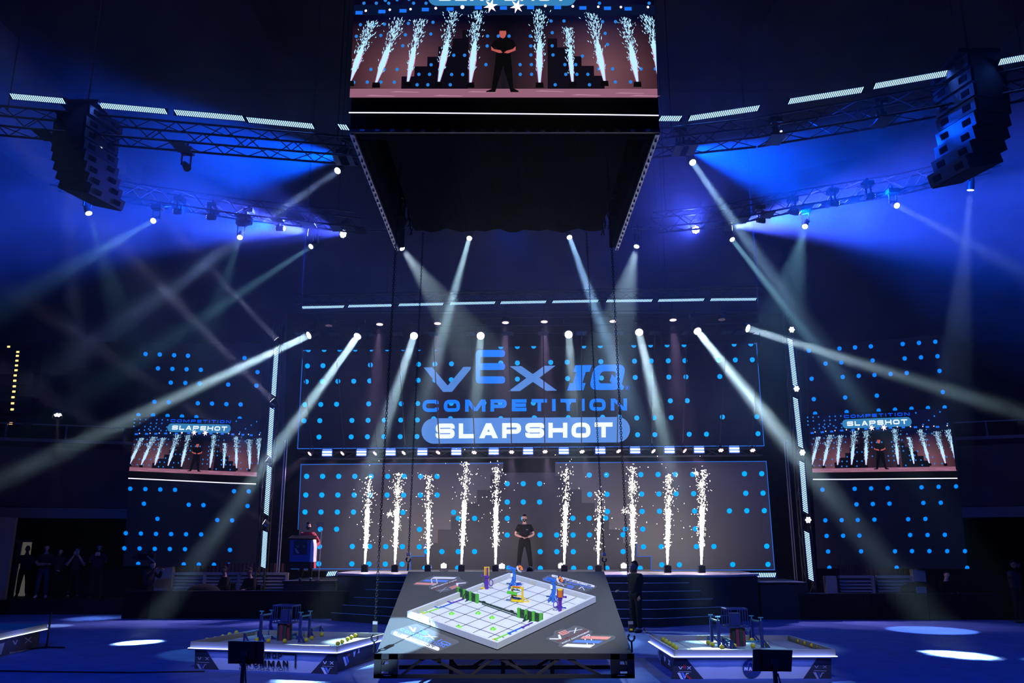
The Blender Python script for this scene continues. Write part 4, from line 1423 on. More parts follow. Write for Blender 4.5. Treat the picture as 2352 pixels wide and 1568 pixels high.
# --- four chains with hook and tag
CH = [('near chain on the podium side', P3(-1.86, -.0, .02), Vector((-1.85, 12.6, 8.42)), .42),
      ('near chain on the side opposite the podium', P3(1.82, -.0, .02), Vector((1.58, 12.6, 8.42)), .42),
      ('far chain on the podium side', P3(-1.83, PLN - .02, .02), Vector((-1.83, 16.0, 8.45)), .32),
      ('far chain on the side opposite the podium', P3(1.84, PLN - .02, .02), Vector((1.53, 16.0, 8.45)), .32)]
for lab, a, top, hk in CH:
    t = thing('hoist_chain', 'black steel hoist chain of the flown platform, ' + lab, 'chain', a)
    d = (top - a).normalized()
    sd = d.cross(Vector((0, 1, 0))).normalized()
    MB().bar(a, a + d * .14, .022, .03).build('sling', 'black_cloth', t, True)
    # hook: open loop
    c0 = a + d * .2
    hs = .7 if 'far' in lab else .85
    pts = [c0 + sd * .055 * hs * math.sin(k * PI / 6) + d * (.06 * hs * -math.cos(k * PI / 6)) for k in range(-4, 6)]
    MB().tube(pts, .014, 6).build('hook', 'black', t, True)
    MB().bar(a + d * .27, a + d * (hk), .06, .06).build('hook_block', 'black', t, True)
    MB().bar(a + d * (hk - .04), a + d * hk, .064, .064).build('block_collar', 'alu', t, True)
    if 'near' in lab and 'opposite' in lab:
        MB().box(a + d * .31 + Vector((0, -.033, 0)), (.04, .004, .025)).build('yellow_tag', 'yellow', t, True, label='yellow tag')
    mb = MB()
    L = (top - a).length - hk
    pitch = .038
    n = int(L / pitch)
    bk = sd.cross(d)
    for k in range(n):
        c = a + d * (hk + pitch * (k + .5))
        s2 = sd if k % 2 else bk
        # each link: a long flat ring
        m_, w_ = pitch * .68, .0135
        o4 = [c + s2 * w_ * x + d * m_ * y for x, y in ((-1, -.6), (0, -1), (1, -.6), (1, .6), (0, 1), (-1, .6))]
        for q in range(6):
            mb.cone(o4[q], o4[(q + 1) % 6], .005, .005, 4, caps=False)
    mb.build('links', 'chain', t, True, kind='stuff')

# ================================================================== game field on the platform
FT = .115
rim = [pf(FT)(*p) for p in ((938.5, 1401.6), (1139.3, 1477.8), (1367, 1369), (1170.6, 1315))]
ctr = sum(rim, Vector()) / 4
fu = ((rim[2] - rim[1]) + (rim[3] - rim[0])).normalized()      # long side, away from the near corner
fv = PN.cross(fu).normalized()                                  # towards the left corner
FL_, FW_ = 2.49, 1.90
zb = .02


def fp(u, v, h=0.0):
    """field frame: u along 0..FL_, v across 0..FW_ (0 = front-right wall), h above the tiles' top"""
    c = ctr + fu * (u - FL_ / 2) + fv * (v - FW_ / 2)
    return c + PN * (-FT + zb + .018 + h)


fd = thing('game_field', 'white competition game field with low walls and dark grid on the platform', 'game field', ctr - PN * FT)
MB().quadbox(fp(.06, .06, -.030), fp(FL_ - .06, .06, -.030), fp(FL_ - .06, FW_ - .06, -.030), fp(.06, FW_ - .06, -.030), PN * .022).build('base', 'dark_line', fd, True)
NU, NV = 8, 6
tu, tv = (FL_ - .1) / NU, (FW_ - .1) / NV
proto = None
for i in range(NU):
    for j in range(NV):
        a, c = .05 + i * tu, .05 + j * tv
        if proto is None:
            g = .011
            q = [fp(a + g, c + g, -.010), fp(a + tu - g, c + g, -.010), fp(a + tu - g, c + tv - g, -.010), fp(a + g, c + tv - g, -.010)]
            proto = MB().quadbox(*q, PN * .010).build('field_tile', 'tile_white', fd, True)
        else:
            o = proto.copy()
            COL.objects.link(o)
            o.parent = fd
            ROOTOF[o] = fd
            o.location = fu * (i * tu) + fv * (j * tv)
wt, wh = .045, FT - zb - .018
segs = []
for k in range(4):
    for u0, u1 in ((k * FL_ / 4, (k + 1) * FL_ / 4),):
        segs.append((fp(u0 + .003, 0, -.02), fp(u1 - .003, 0, -.02), fv))
        segs.append((fp(u0 + .003, FW_ - wt, -.02), fp(u1 - .003, FW_ - wt, -.02), fv))
for k in range(3):
    v0, v1 = wt + k * (FW_ - 2 * wt) / 3, wt + (k + 1) * (FW_ - 2 * wt) / 3
    segs.append((fp(0, v0 + .003, -.02), fp(0, v1 - .003, -.02), fu))
    segs.append((fp(FL_ - wt, v0 + .003, -.02), fp(FL_ - wt, v1 - .003, -.02), fu))
for a, c, dirn in segs:
    recalc(MB().quadbox(a, c, c + dirn * wt, a + dirn * wt, PN * (wh + .02)).build('perimeter_panel', 'wall_white', fd, True))


def tile_pt(px, py):
    """(u, v) of a photo point on the tiles"""
    p = on_plane(px, py, fp(0, 0), PN) - fp(0, 0)
    return p.dot(fu), p.dot(fv)


def fpx(X, Y, h=0.0):
    u, v = tile_pt(930 + X / 5.113, 1290 + Y / 5.113)
    return fp(u, v, h)


# coloured floor strips
for nm, m, pts in (('purple_strip', 'purple', ((690, 440), (552, 488))), ('purple_strip', 'purple', ((470, 455), (550, 486))), ('blue_strip', 'blue', ((552, 490), (400, 546))), ('blue_strip', 'blue', ((315, 513), (395, 546))),
                   ('green_strip', 'green_lite', ((395, 550), (220, 608))), ('green_strip', 'green_lite', ((165, 573), (222, 606))), ('purple_strip', 'purple', ((1500, 716), (1375, 774))), ('purple_strip', 'purple', ((1365, 768), (1402, 785))),
                   ('blue_strip', 'blue', ((1368, 776), (1215, 845))), ('blue_strip', 'blue', ((1205, 840), (1245, 856))), ('green_strip', 'green_lite', ((1208, 850), (1062, 912))), ('green_strip', 'green_lite', ((1050, 905), (1088, 928)))):
    a, c = [fpx(*p, .006) for p in pts]
    MB().bar(a, c, .024, .012, up=PN).build(nm, m, fd, True, label=nm.replace('_', ' '))
for p in ((218, 608), (1038, 918)):
    MB().cone(fpx(*p, 0), fpx(*p, .02), .02, .014, 8).build('corner_peg', 'yellow', fd, True, label='yellow peg')
# tubes of the contact bar across the field
MB().bar(fpx(865, 468, .012), fpx(1345, 632, .012), .02, .02, up=PN).bar(fpx(905, 500, .01), fpx(1345, 655, .01), .01, .01, up=PN).build('divider_bar', 'dk_green', fd, True)
for p in ((925, 485), (1255, 592)):
    MB().bar(fpx(p[0] - 14, p[1] - 5, .014), fpx(p[0] + 14, p[1] + 5, .014), .035, .03, up=PN).build('bar_clip', 'black_paint', fd, True)

# five green dome markers
for i, (p, lab) in enumerate((((550, 612), 'on the tile joint nearest the podium side wall'), ((862, 607), 'behind the middle of the near half'), ((1025, 660), 'nearest the divider bar'), ((630, 768), 'closest to the near-left wall of the field'), ((1037, 793), 'closest to the near corner of the field'))):
    c = fpx(*p)
    t = thing('dome_marker', 'small light green dome marker ' + lab, 'marker', c, 0, 'green dome markers on the white field')
    mb = MB()
    R3 = Matrix((fu, fv, PN)).transposed()
    mb.add([R3 @ Vector((.062 * math.cos(k * PI / 3), .062 * math.sin(k * PI / 3), 0)) for k in range(6)] + [R3 @ Vector((.03 * math.cos(k * PI / 3), .03 * math.sin(k * PI / 3), .04)) for k in range(6)],
           [(k, (k + 1) % 6, 6 + (k + 1) % 6, 6 + k) for k in range(6)] + [tuple(range(6, 12))])
    mb.build('dome', 'green_lite', t)
    mb = MB()
    for k in range(6):
        mb.cone(R3 @ Vector((.05 * math.cos(k * PI / 3), .05 * math.sin(k * PI / 3), .0)), R3 @ Vector((.05 * math.cos(k * PI / 3), .05 * math.sin(k * PI / 3), .02)), .016, .008, 5)
    mb.build('teeth', 'green_lite', t, kind='stuff')
    MB().cone(R3 @ Vector((0, 0, .04)), R3 @ Vector((0, 0, .052)), .014, .012, 6).build('hub', 'green', t)
    t.scale = (.78, .78, .78)


def fence(name, label, A, B, hgt=.15):
    """barrier of four green posts and lattice panels on the field"""
    a, b_ = fpx(*A), fpx(*B)
    t = thing(name, label, 'barrier', a)
    d = (b_ - a)
    for k in range(4):
        p = a + d * k / 3
        MB().bar(p, p + PN * hgt, .036, .05, up=d.normalized()).build('post', 'green', t, True)
    for k in range(3):
        p, q = a + d * (k + .08) / 3, a + d * (k + .92) / 3
        mb = MB()
        for h in (.03, hgt - .03):
            mb.bar(p + PN * h, q + PN * h, .016, .04, up=PN)
        for f0, f1_ in ((0, .5), (.5, 1)):
            mb.bar(p.lerp(q, f0) + PN * .03, p.lerp(q, f1_) + PN * (hgt - .03), .014, .014, up=fu)
            mb.bar(p.lerp(q, f1_) + PN * .03, p.lerp(q, f0) + PN * (hgt - .03), .014, .014, up=fu)
        for f0 in (0, .5, 1):
            mb.bar(p.lerp(q, f0) + PN * .03, p.lerp(q, f0) + PN * (hgt - .03), .016, .016, up=fu)
        mb.build('lattice_panel', 'dk_green', t, True)
    c = a + d * .48
    mb = MB()
    for s_ in (-1, 1):
        e = c + d.normalized() * s_ * .05
        mb.bar(e - fu * .08, e + PN * .10, .014, .014)
        mb.bar(e - fu * .10, e, .014, .014)
    mb.build('foot_brace', 'dk_green', t, True)
    return t


fence('lattice_barrier', 'green and dark lattice barrier standing by the far-left wall of the white field', (628, 402), (848, 482))
fence('lattice_barrier', 'green and dark lattice barrier standing by the near-right wall of the white field', (1340, 652), (1600, 715))


def tower(kind, label, base, hgt, side):
    """purple dispenser tower: mast, ringed side bracket, tray and stack holder"""
    c = fpx(*base)
    t = thing('disc_dispenser', label, 'game piece', c)
    ax, ay = Vector((1, 0, 0)), PB
    up_ = PN
    k = hgt / .55
    MB().bar(c, c + up_ * .33 * k, .085, .06, up=ay).bar(c + up_ * .30 * k, c + up_ * .36 * k, .11, .09, up=ay).build('mast', 'purple', t, True)
    mb = MB()
    mb.quadbox(c + ax * -.15 * side * -1 - ay * .05 + up_ * .34 * k, c + ax * .16 * side - ay * .05 + up_ * .35 * k, c + ax * .16 * side + ay * .05 + up_ * .35 * k, c - ax * .0 + ay * .05 + up_ * .34 * k, up_ * .014)
    mb.build('tray', 'purple', t, True)
    s2 = -side
    m_ = c + ax * .11 * s2 + up_ * .16 * k
    pts = [m_ + ax * .055 * math.cos(a * PI / 4) + up_ * .085 * k * math.sin(a * PI / 4) for a in range(9)]
    MB().tube(pts, .012, 5).build('ring_bracket', 'purple', t, True)
    if kind == 'orange':
        for i in range(9):
            z = .36 + i * .018
            MB().cone(c + up_ * z * k, c + up_ * (z + .014) * k, .065, .065, 12).build('disc', 'orange', t, True)
        MB().cone(c + up_ * .525 * k, c + up_ * .545 * k, .07, .07, 12).build('cap_disc', 'yellow', t, True)
        for s_ in (-1, 1):
            MB().bar(c + ax * .07 * s_ + up_ * .34 * k, c + ax * .07 * s_ + up_ * .55 * k, .02, .03).build('stack_guide', 'purple', t, True)
    else:
        for x, m2 in ((-.055, 'yellow'), (-.02, 'orange'), (.02, 'purple'), (.055, 'yellow')):
            MB().bar(c + ax * x + up_ * .35 * k, c + ax * x + up_ * .57 * k, .024, .06).build('stack_guide', m2, t, True)
        MB().bar(c - ax * .07 + up_ * .56 * k, c + ax * .07 + up_ * .57 * k, .05, .02).build('top_clip', 'yellow', t, True)
    MB().bar(c, c + ax * .13 * side + ay * .02 + up_ * .03, .04, .03).bar(c + ax * .13 * side + up_ * .015, c + ax * .20 * side + up_ * .05, .05, .02).build('foot_lever', 'yellow', t, True)
    t.scale = (.66, .66, .62)
    MB().bar(c + ax * .03 * s2 + up_ * .2, c + ax * .05 * s2 + up_ * .30, .025, .02).build('trigger', 'yellow', t, True)


tower('slim', 'purple and yellow dispenser tower by the far-left wall of the white field', (962, 318), .60, -1)
tower('orange', 'purple dispenser tower loaded with orange discs by the near-right wall of the white field', (1822, 578), .58, 1)


def blue_post(label, base, hgt):
    c = fpx(*base)
    t = thing('goal_post', label, 'game piece', c)
    ax, ay, up_ = Vector((1, 0, 0)), PB, PN
    MB().bar(c, c + up_ * hgt * .9, .06, .06).bar(c + ax * .05 + up_ * .18, c + ax * .05 + up_ * hgt * .8, .03, .05).build('mast', 'blue', t, True)
    mb = MB()
    for s_ in (-1, 1):
        for e in (-1, 1):
            mb.bar(c + ax * .11 * s_ + ay * .05 * e, c + ax * .02 * s_ + up_ * .2, .018, .018)
    mb.build('foot_brace', 'blue', t, True)
    MB().bar(c + ax * -.12 + up_ * (hgt + .02), c + ax * .06 + up_ * (hgt - .04), .05, .05).bar(c - ax * .04 + up_ * (hgt * .88), c - ax * .04 + up_ * hgt, .05, .05).build('swing_arm', 'blue', t, True)
    MB().box(c - ax * .035 + up_ * hgt * .68 - ay * .035, (.05, .02, .07)).build('clip', 'p_white', t, True, label='white clip')
    dn = (ax * .62 + up_ * .7 - ay * .35).normalized()
    q = c + ax * .15 + up_ * (hgt - .03)
    MB().cone(q - dn * .015, q + dn * .02, .085, .085, 16).build('holder_disc', 'p_white', t, True, label='white round plate')
    MB().cone(q + dn * .02, q + dn * .045, .066, .066, 16).build('disc', 'orange', t, True, label='orange disc')
    mb = MB()
    for a in range(5):
        d_ = Matrix.Rotation(a * 1.2, 3, dn) @ dn.cross(ay).normalized()
        mb.bar(q + dn * .03 + d_ * .07, q + dn * .1 + d_ * .10, .018)
    mb.build('prongs', 'navy', t, True)
    t.scale = (.74, .74, .80)


blue_post('blue goal post with an orange disc at the back corner of the white field', (1272, 318), .47)
blue_post('blue goal post with an orange disc behind the loaded purple tower', (1738, 470), .48)
# yellow frame goal in the middle
c = fpx(1330, 468)
t = thing('yellow_goal_frame', 'yellow frame goal with green bar and orange top in mid field', 'game piece', c)
ax, ay, up_ = fu.cross(PN).normalized() * 1, fu, PN
ax = (Vector((1, 0, 0)) * .94 + Vector((0, -.25, -.07))).normalized()
for x, nm in ((-.15, 'post'), (.11, 'post')):
    MB().bar(c + ax * x, c + ax * x + up_ * .37, .05, .08).build(nm, 'yellow', t, True)
MB().bar(c + ax * -.17 + up_ * .03, c + ax * .13 + up_ * .03, .08, .06).build('bottom_beam', 'yellow', t, True)
MB().bar(c + ax * -.15 + up_ * .15, c + ax * .11 + up_ * .15, .07, .03).build('mid_beam', 'yellow', t, True)
MB().bar(c + ax * -.17 + up_ * .36, c + ax * .13 + up_ * .36, .09, .04).build('top_beam', 'yellow', t, True)
MB().bar(c + ax * -.13 + up_ * .385, c + ax * .06 + up_ * .385, .12, .02).build('top_plate', 'orange', t, True, label='orange top plate')
MB().bar(c + ax * -.22 + up_ * .25 - ay * .09, c + ax * .03 + up_ * .23 - ay * .09, .03, .07).build('green_bar', 'green', t, True, label='green bar')
MB().bar(c + ax * -.14 + up_ * .31 - ay * .05, c + ax * .08 + up_ * .31 - ay * .05, .015, .02).build('dark_rod', 'black_paint', t, True)
MB().bar(c + ax * -.14 + up_ * .12 - ay * .05, c + ax * .08 + up_ * .11 - ay * .05, .015, .03).build('dark_rod', 'black_paint', t, True)
MB().bar(c + ax * .11 + ay * .02, c + ax * .24 + ay * .06, .05, .03).bar(c + ax * .12 + up_ * .12, c + ax * .23 + up_ * .02 + ay * .06, .02, .02).build('foot_brace', 'yellow', t, True)
t.scale = (.68, .68, .66)

# ================================================================== side game tables
def game_table(label, rimpx, zt, k, crop0, front, sidepx, data, kind):
    TC = lambda pts: crop(crop0[0], crop0[1], k, pts)
    FLr, FRr = at_z(*rimpx[0], zt), at_z(*rimpx[1], zt)
    ex = (FRr - FLr)
    W_ = ex.length
    ex.normalize()
    ey = Vector((-ex.y, ex.x, 0))
    D_ = max((at_z(*rimpx[2], zt) - FLr).dot(ey), 1.2)
    up_ = Vector((0, 0, 1))
    P = lambda u, v, z: FLr + ex * u + ey * v + up_ * (z - zt)
    t = thing('game_table', label, 'table', P(W_ / 2, D_ / 2, 0))
    zf = zt - .09
    MB().quadbox(P(.02, .02, zf - .02), P(W_ - .02, .02, zf - .02), P(W_ - .02, D_ - .02, zf - .02), P(.02, D_ - .02, zf - .02), -up_ * .03).build('table_base', 'dark_line', t, True)
    nx, ny = 6, 4
    proto = None
    for i in range(nx):
        for j in range(ny):
            a, c = .04 + (W_ - .08) * i / nx, .04 + (D_ - .08) * j / ny
            if proto is None:
                dx, dy = (W_ - .08) / nx - .015, (D_ - .08) / ny - .015
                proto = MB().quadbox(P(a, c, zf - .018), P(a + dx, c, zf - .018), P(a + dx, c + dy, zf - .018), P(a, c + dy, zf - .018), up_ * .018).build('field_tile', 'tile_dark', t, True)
            else:
                o = proto.copy()
                COL.objects.link(o)
                o.parent = t
                ROOTOF[o] = t
                o.location = ex * (W_ - .08) * i / nx + ey * (D_ - .08) * j / ny
    for a, c in (((0, 0), (W_, 0)), ((0, D_), (W_, D_)), ((0, 0), (0, D_)), ((W_, 0), (W_, D_))):
        MB().bar(P(*a, zt - .055), P(*c, zt - .055), .035, .11).build('perimeter_rail', 'rail_olive', t, True)
    # cloth skirt
    ins = .13
    sk = [P(ins, ins, 0), P(W_ - ins, ins, 0), P(W_ - ins, D_ - ins, 0), P(ins, D_ - ins, 0)]
    h = up_ * (zt - .13)
    mb = MB()
    n = 24
    vs = []
    for i in range(n + 1):
        q = sk[0].lerp(sk[1], i / n)
        vs.append(q + ey * (.012 * math.sin(i * 1.3)))
        vs.append(q + h - ey * .02)
    mb.add(vs, [(2 * i, 2 * i + 2, 2 * i + 3, 2 * i + 1) for i in range(n)])
    skirt = mb.build('front_skirt', 'skirt', t, True, smooth=True)
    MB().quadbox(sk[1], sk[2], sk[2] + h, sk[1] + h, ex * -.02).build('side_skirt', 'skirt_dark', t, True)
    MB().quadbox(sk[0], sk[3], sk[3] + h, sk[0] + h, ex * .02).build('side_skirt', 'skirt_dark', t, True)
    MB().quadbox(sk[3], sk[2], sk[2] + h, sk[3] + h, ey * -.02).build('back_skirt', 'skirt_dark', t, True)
    pl_ = lambda off: plane_fn(sk[0] - ey * .03, -ey, off)
    ff = pl_(.004)

    def pr(m, pts, off=.004, par=skirt, fn=None):
        MB().poly([(fn or pl_(off))(*p) for p in TC(pts)]).build('print', m, par, True)

    def word(m, txt, o, rx, uy, tt=.24, fn=None, off=.008, par=skirt):
        mb_ = MB()
        text_on(mb_, fn or pl_(off), txt, TC([o])[0], (rx[0] / k, rx[1] / k), (uy[0] / k, -uy[1] / k), t=tt)
        mb_.build('lettering', m, par, True)
    front(pr, word)
    s0 = sk[1] if sidepx == 'right' else sk[0]
    sf = plane_fn(s0 + ex * (.004 if sidepx == 'right' else -.004), ex if sidepx == 'right' else -ex, .002)
    data['side'](pr, word, sf)
    # LED strips below the rails
    for a, c in (((-.03, -.03), (W_ + .03, -.03)), ((W_ + .03, 0), (W_ + .03, D_)) if sidepx == 'right' else ((-.03, 0), (-.03, D_))):
        MB().bar(P(*a, zt - .125), P(*c, zt - .125), .03, .022).build('strip_channel', 'housing', t, True)
        MB().bar(P(*a, zt - .11), P(*c, zt - .11), .034, .012).build('led_strip', 'strip', t, True)
        l = bpy.data.lights.new('strip_glow', 'AREA')
        l.shape = 'RECTANGLE'
        l.size, l.size_y, l.energy, l.color = (Vector(c) - Vector(a)).length * .95, .02, data.get('glow', 9), (.06, .12, 1)
        o = bpy.data.objects.new('strip_glow', l)
        COL.objects.link(o)
        d_ = (P(*c, 0) - P(*a, 0)).normalized()
        out = -ey if abs(d_.dot(ex)) > .9 else (ex if sidepx == 'right' else -ex)
        o.location = (P(*a, zt - .115) + P(*c, zt - .115)) / 2 + out * .07
        z_ = (out * .75 + up_ * .25).normalized()      # lamps shine along -Z, back onto the rail and skirt
        o.rotation_euler = Matrix((d_, z_.cross(d_), z_)).transposed().to_euler()
        child_light(o, t)
    # loose balls
    for grp, balls in data['balls']:
        for i, (X, Y) in enumerate(balls):
            q = TC([(X, Y + 24)])[0]
            c = at_z(*q, zf)
            r_ = .042
            b_ = MB().sphere(Vector((0, 0, 0)), r_, 12, 8).build('yellow_ball', 'ball', smooth=True)
            b_.location = c + up_ * r_
            lab = grp[1] % ORD[i] if '%s' in grp[1] else grp[1]
            tag(b_, lab, 'ball', grp[0])
    # gates, rails and the basket standing on the table
    tb = lambda X, Y, z=None: at_z(*TC([(X, Y)])[0], zf if z is None else z)
    for lab, (a, c), (ha, hc) in data['gates']:
        pa, pc = tb(*a), tb(*c)
        g = thing('gate', lab, 'game piece', pa)
        for p, hh in ((pa, ha), (pc, hc)):
            MB().bar(p, p + up_ * hh, .05, .05).build('post', 'navy', g, True)
            MB().bar(p + up_ * hh, p + up_ * (hh + .05), .02, .02).bar(p + up_ * (hh + .055) - ex * .045, p + up_ * (hh + .055) + ex * .045, .03, .018).build('post_cap', 'teal', g, True)
            MB().bar(p + ex * .12 - ey * .03, p + up_ * .16, .03).bar(p, p + ex * .13 - ey * .03, .03, .02).build('foot_brace', 'navy', g, True)
        MB().bar(pa + up_ * (ha - .02), pc + up_ * (hc - .02), .028).build('top_tube', 'teal', g, True)
        mb = MB()
        N_ = 10
        vs = []
        for i in range(N_ + 1):
            q = pa.lerp(pc, .1 + .8 * i / N_)
            hh = ha + (hc - ha) * i / N_
            wob = ex * .012 * math.sin(i * 2.2)
            vs += [q + up_ * (hh - .05) + wob, q + up_ * (hh - .16) - wob * 1.4, q + up_ * (hh - .29) + wob]
        fs = []
        for i in range(N_):
            for j in range(2):
                fs.append((i * 3 + j, i * 3 + j + 1, i * 3 + j + 4, i * 3 + j + 3))
        mb.add(vs, fs).build('clear_flap', 'film', g, True, smooth=True)
    for lab, (a, c), hh, m in data['rails']:
        pa, pc = tb(*a), tb(*c)
        g = thing('low_rail', lab, 'game piece', pa)
        MB().bar(pa + up_ * hh, pc + up_ * hh, .03).build('tube', m, g, True)
        for p in (pa, pc):
            MB().bar(p, p + up_ * (hh + .015), .035).bar(p + ex * .09, p + up_ * hh, .025).bar(p, p + ex * .1, .03, .02).build('stand', 'navy', g, True)
    (X0, X1, Yt, Yb), (bx, by) = data['basket'], data['barrel']
    p = tb(bx, by)
    d_ = (p - CAM).length
    sc = d_ / F_PX / k
    g = thing('tower_basket', data['basket_label'], 'game piece', p)
    rb, hb = .5 * data['barrel_w'] * sc, data['barrel_h'] * sc
    MB().cone(p, p + up_ * .07, rb * 1.2, rb * 1.15, 12).build('base_ring', 'navy', g, True)
    n = 10
    for i in range(n):
        a = 2 * PI * i / n
        q = p + Vector((math.cos(a), math.sin(a), 0)) * rb
        MB().bar(q, q + up_ * hb, .06, .06).build('barrel_stave', 'maroon' if i % 2 else 'dk_green', g, True)
    z0, hw_ = hb + .0, (X1 - X0) * sc / 2
    bh = (Yb - Yt) * sc
    ctr_ = p + up_ * (hb + bh * .5) + ex * (((X0 + X1) / 2 - bx) * sc)
    for h_ in (-.5, .5):
        mb = MB()
        q4 = [ctr_ + ex * hw_ * sx + ey * hw_ * .8 * sy + up_ * bh * h_ for sx, sy in ((-1, -1), (1, -1), (1, 1), (-1, 1))]
        for i in range(4):
            mb.bar(q4[i], q4[(i + 1) % 4], .025)
        mb.build('basket_rim', 'navy', g, True)
    for sx in (-1, -.78, -.55, .55, .78, 1):
        for sy in (-1, 1):
            q = ctr_ + ex * hw_ * sx + ey * hw_ * .8 * sy
            MB().bar(q - up_ * bh / 2, q + up_ * bh / 2, .014).build('basket_bar', 'navy', g, True)
    MB().box(ctr_ - up_ * bh * .1, (hw_ * .9, hw_ * .8, bh * .7)).build('basket_core', 'navy', g, True)
    return t


def film_mat():
    m = bpy.data.materials.new('clear_film')
    m.use_nodes = True
    nt = m.node_tree
    nt.nodes.clear()
    o = nt.nodes.new('ShaderNodeOutputMaterial')
    a, g, mx = nt.nodes.new('ShaderNodeBsdfTransparent'), nt.nodes.new('ShaderNodeBsdfGlossy'), nt.nodes.new('ShaderNodeMixShader')
    g.inputs['Roughness'].default_value = .15
    g.inputs[0].default_value = (.7, .75, 1, 1)
    mx.inputs[0].default_value = .22
    nt.links.new(a.outputs[0], mx.inputs[1])
    nt.links.new(g.outputs[0], mx.inputs[2])
    nt.links.new(mx.outputs[0], o.inputs[0])
    return m


M['film'] = film_mat()


def slashes(pr, x, y, s, m3=('p_white', 'p_blue', 'p_dim'), fn=None):
    kw = dict(fn=fn) if fn else {}
    pr(m3[0], [(x, y), (x + 34 * s, y), (x + 76 * s, y + 82 * s), (x + 46 * s, y + 82 * s)], .008, **kw)
    pr(m3[1], [(x + 44 * s, y), (x + 74 * s, y), (x + 100 * s, y + 52 * s), (x + 84 * s, y + 82 * s)], .008, **kw)
    pr(m3[2], [(x + 108 * s, y + 4), (x + 138 * s, y + 4), (x + 132 * s, y + 14), (x + 116 * s, y + 14), (x + 92 * s, y + 66 * s), (x + 84 * s, y + 54 * s)], .010, **kw)


def front1(pr, word):
    pr('skirt_dark', [(150, 575), (268, 580), (465, 872), (143, 856)])
    pr('skirt_dark', [(1805, 625), (1895, 612), (1898, 912), (1552, 905)])
    word('p_dim', 'V', (182, 722), (45, 0), (0, 34))
    word('p_dim', 'X', (275, 722), (45, 0), (0, 32))
    pr('p_dim', [(180, 747), (325, 750), (325, 756), (180, 753)], .008)
    slashes(pr, 168, 770, .9, ('p_dim', 'podium_blue', 'p_dim'))
    word('p_white', 'V', (1718, 772), (50, 2), (0, 36))
    word('p_white', 'X', (1802, 776), (50, 2), (0, 36))
    pr('p_dim', [(1708, 795), (1852, 799), (1852, 806), (1708, 802)], .008)
    slashes(pr, 1694, 814, 1.0)
    word('p_black', 'NORTHROP', (692, 700), (525, 6), (0, 70), .26)
    word('p_black', 'GRUMMAN', (692, 796), (600, 8), (0, 72), .26)
    word('p_black', 'FOUNDATION', (692, 846), (600, 8), (0, 32), .2)
    pr('p_black', [(1225, 640), (1396, 648), (1396, 668), (1225, 660)], .008)
    pr('p_black', [(1376, 648), (1396, 648), (1390, 820), (1370, 820)], .008)


def side1(pr, word, sf):
    pr('p_white', [(1965, 690), (1990, 680), (2020, 780), (1995, 800)], fn=sf)
    pr('p_blue', [(2000, 680), (2020, 672), (2040, 740), (2025, 775)], fn=sf)
    pr('p_red', [(2022, 660), (2050, 640), (2052, 660), (2036, 690)], fn=sf)
    word('p_white', 'V', (2088, 690), (30, -14), (5, 70), .2, fn=sf)
    word('p_white', 'X', (2145, 645), (28, -14), (2, 65), .2, fn=sf)


R5 = ((293, 480), (393, 464), (488, 440), (570, 412), (655, 388))
d1 = dict(side=side1, glow=3.2, balls=[
    (('balls along the outer rail of the podium side table', 'yellow ball, %s from the front, on the outer rail of the podium side table'), R5),
    (('balls along the inner rail of the podium side table', 'yellow ball, %s from the front, along the inner rail of the podium side table'), ((1902, 525), (1955, 500), (2022, 470), (2068, 448), (2115, 425))),
    (('loose balls amid the gates of the podium side table', 'loose yellow ball amid the gates of the podium side table, %s from the outer rail'), ((905, 480), (1047, 490), (1235, 425), (1248, 493), (1512, 482), (1580, 455), (1705, 410)))],
    gates=[('tall gate nearer the outer rail of the podium side table', ((945, 498), (1072, 390)), (.50, .40)), ('tall gate nearer the platform on the podium side table', ((1430, 508), (1548, 448)), (.49, .45))],
    rails=[('low teal rail nearest the monitor on the podium side table', ((752, 490), (925, 440)), .13, 'teal'), ('low rail behind the second gate on the podium side table', ((1575, 425), (1685, 378)), .13, 'teal'), ('teal rail lying before the barrel of the podium side table', ((1095, 470), (1400, 470)), .05, 'teal')],
    basket=(1135, 1370, 110, 290), barrel=(1243, 478), barrel_w=125, barrel_h=190, basket_label='navy basket on a maroon striped barrel, podium side table')
game_table('white skirted game table with blue lit rim and dark foundation lettering', ((439.6, 1472.6), (774.5, 1483), (549, 1445)), .48, 5.345, (420, 1380), front1, 'right', d1, 1)


def front2(pr, word):
    pr('skirt_dark', [(355, 620), (455, 630), (715, 938), (315, 918)])
    pr('skirt_dark', [(2060, 625), (2195, 625), (2195, 925), (1852, 930)])
    word('p_white', 'V', (400, 800), (50, 2), (0, 34))
    word('p_red', 'E', (456, 788), (34, 1), (0, 48))
    word('p_white', 'X', (500, 800), (50, 2), (0, 34))
    pr('p_dim', [(400, 824), (552, 826), (552, 834), (400, 832)], .008)
    slashes(pr, 386, 840, 1.0, ('p_white', 'p_blue', 'p_white'))
    pr('p_red', [(478, 876), (500, 862), (572, 922), (540, 924)], .011)
    word('p_dim', 'V', (1996, 786), (50, 0), (0, 30))
    word('p_dim', 'X', (2094, 786), (50, 0), (0, 30))
    pr('p_dim', [(1990, 815), (2135, 817), (2135, 823), (1990, 821)], .008)
    slashes(pr, 1982, 835, .95, ('p_dim', 'podium_blue', 'p_dim'))
    # round blue space-agency emblem, half hidden by the monitor
    pr('nasa_blue', [(1268 + 112 * math.cos(a * PI / 14), 782 + 108 * math.sin(a * PI / 14)) for a in range(28)], .006)
    word('p_white', 'NASA', (1174, 816), (195, 0), (0, 42), .3, off=.010)
    pr('p_red', [(1185, 860), (1290, 790), (1375, 720), (1300, 796)], .009)
    pr('p_dim', [(1212, 760), (1225, 720), (1260, 705), (1285, 760), (1280, 765), (1255, 712), (1230, 727), (1218, 762)], .010)


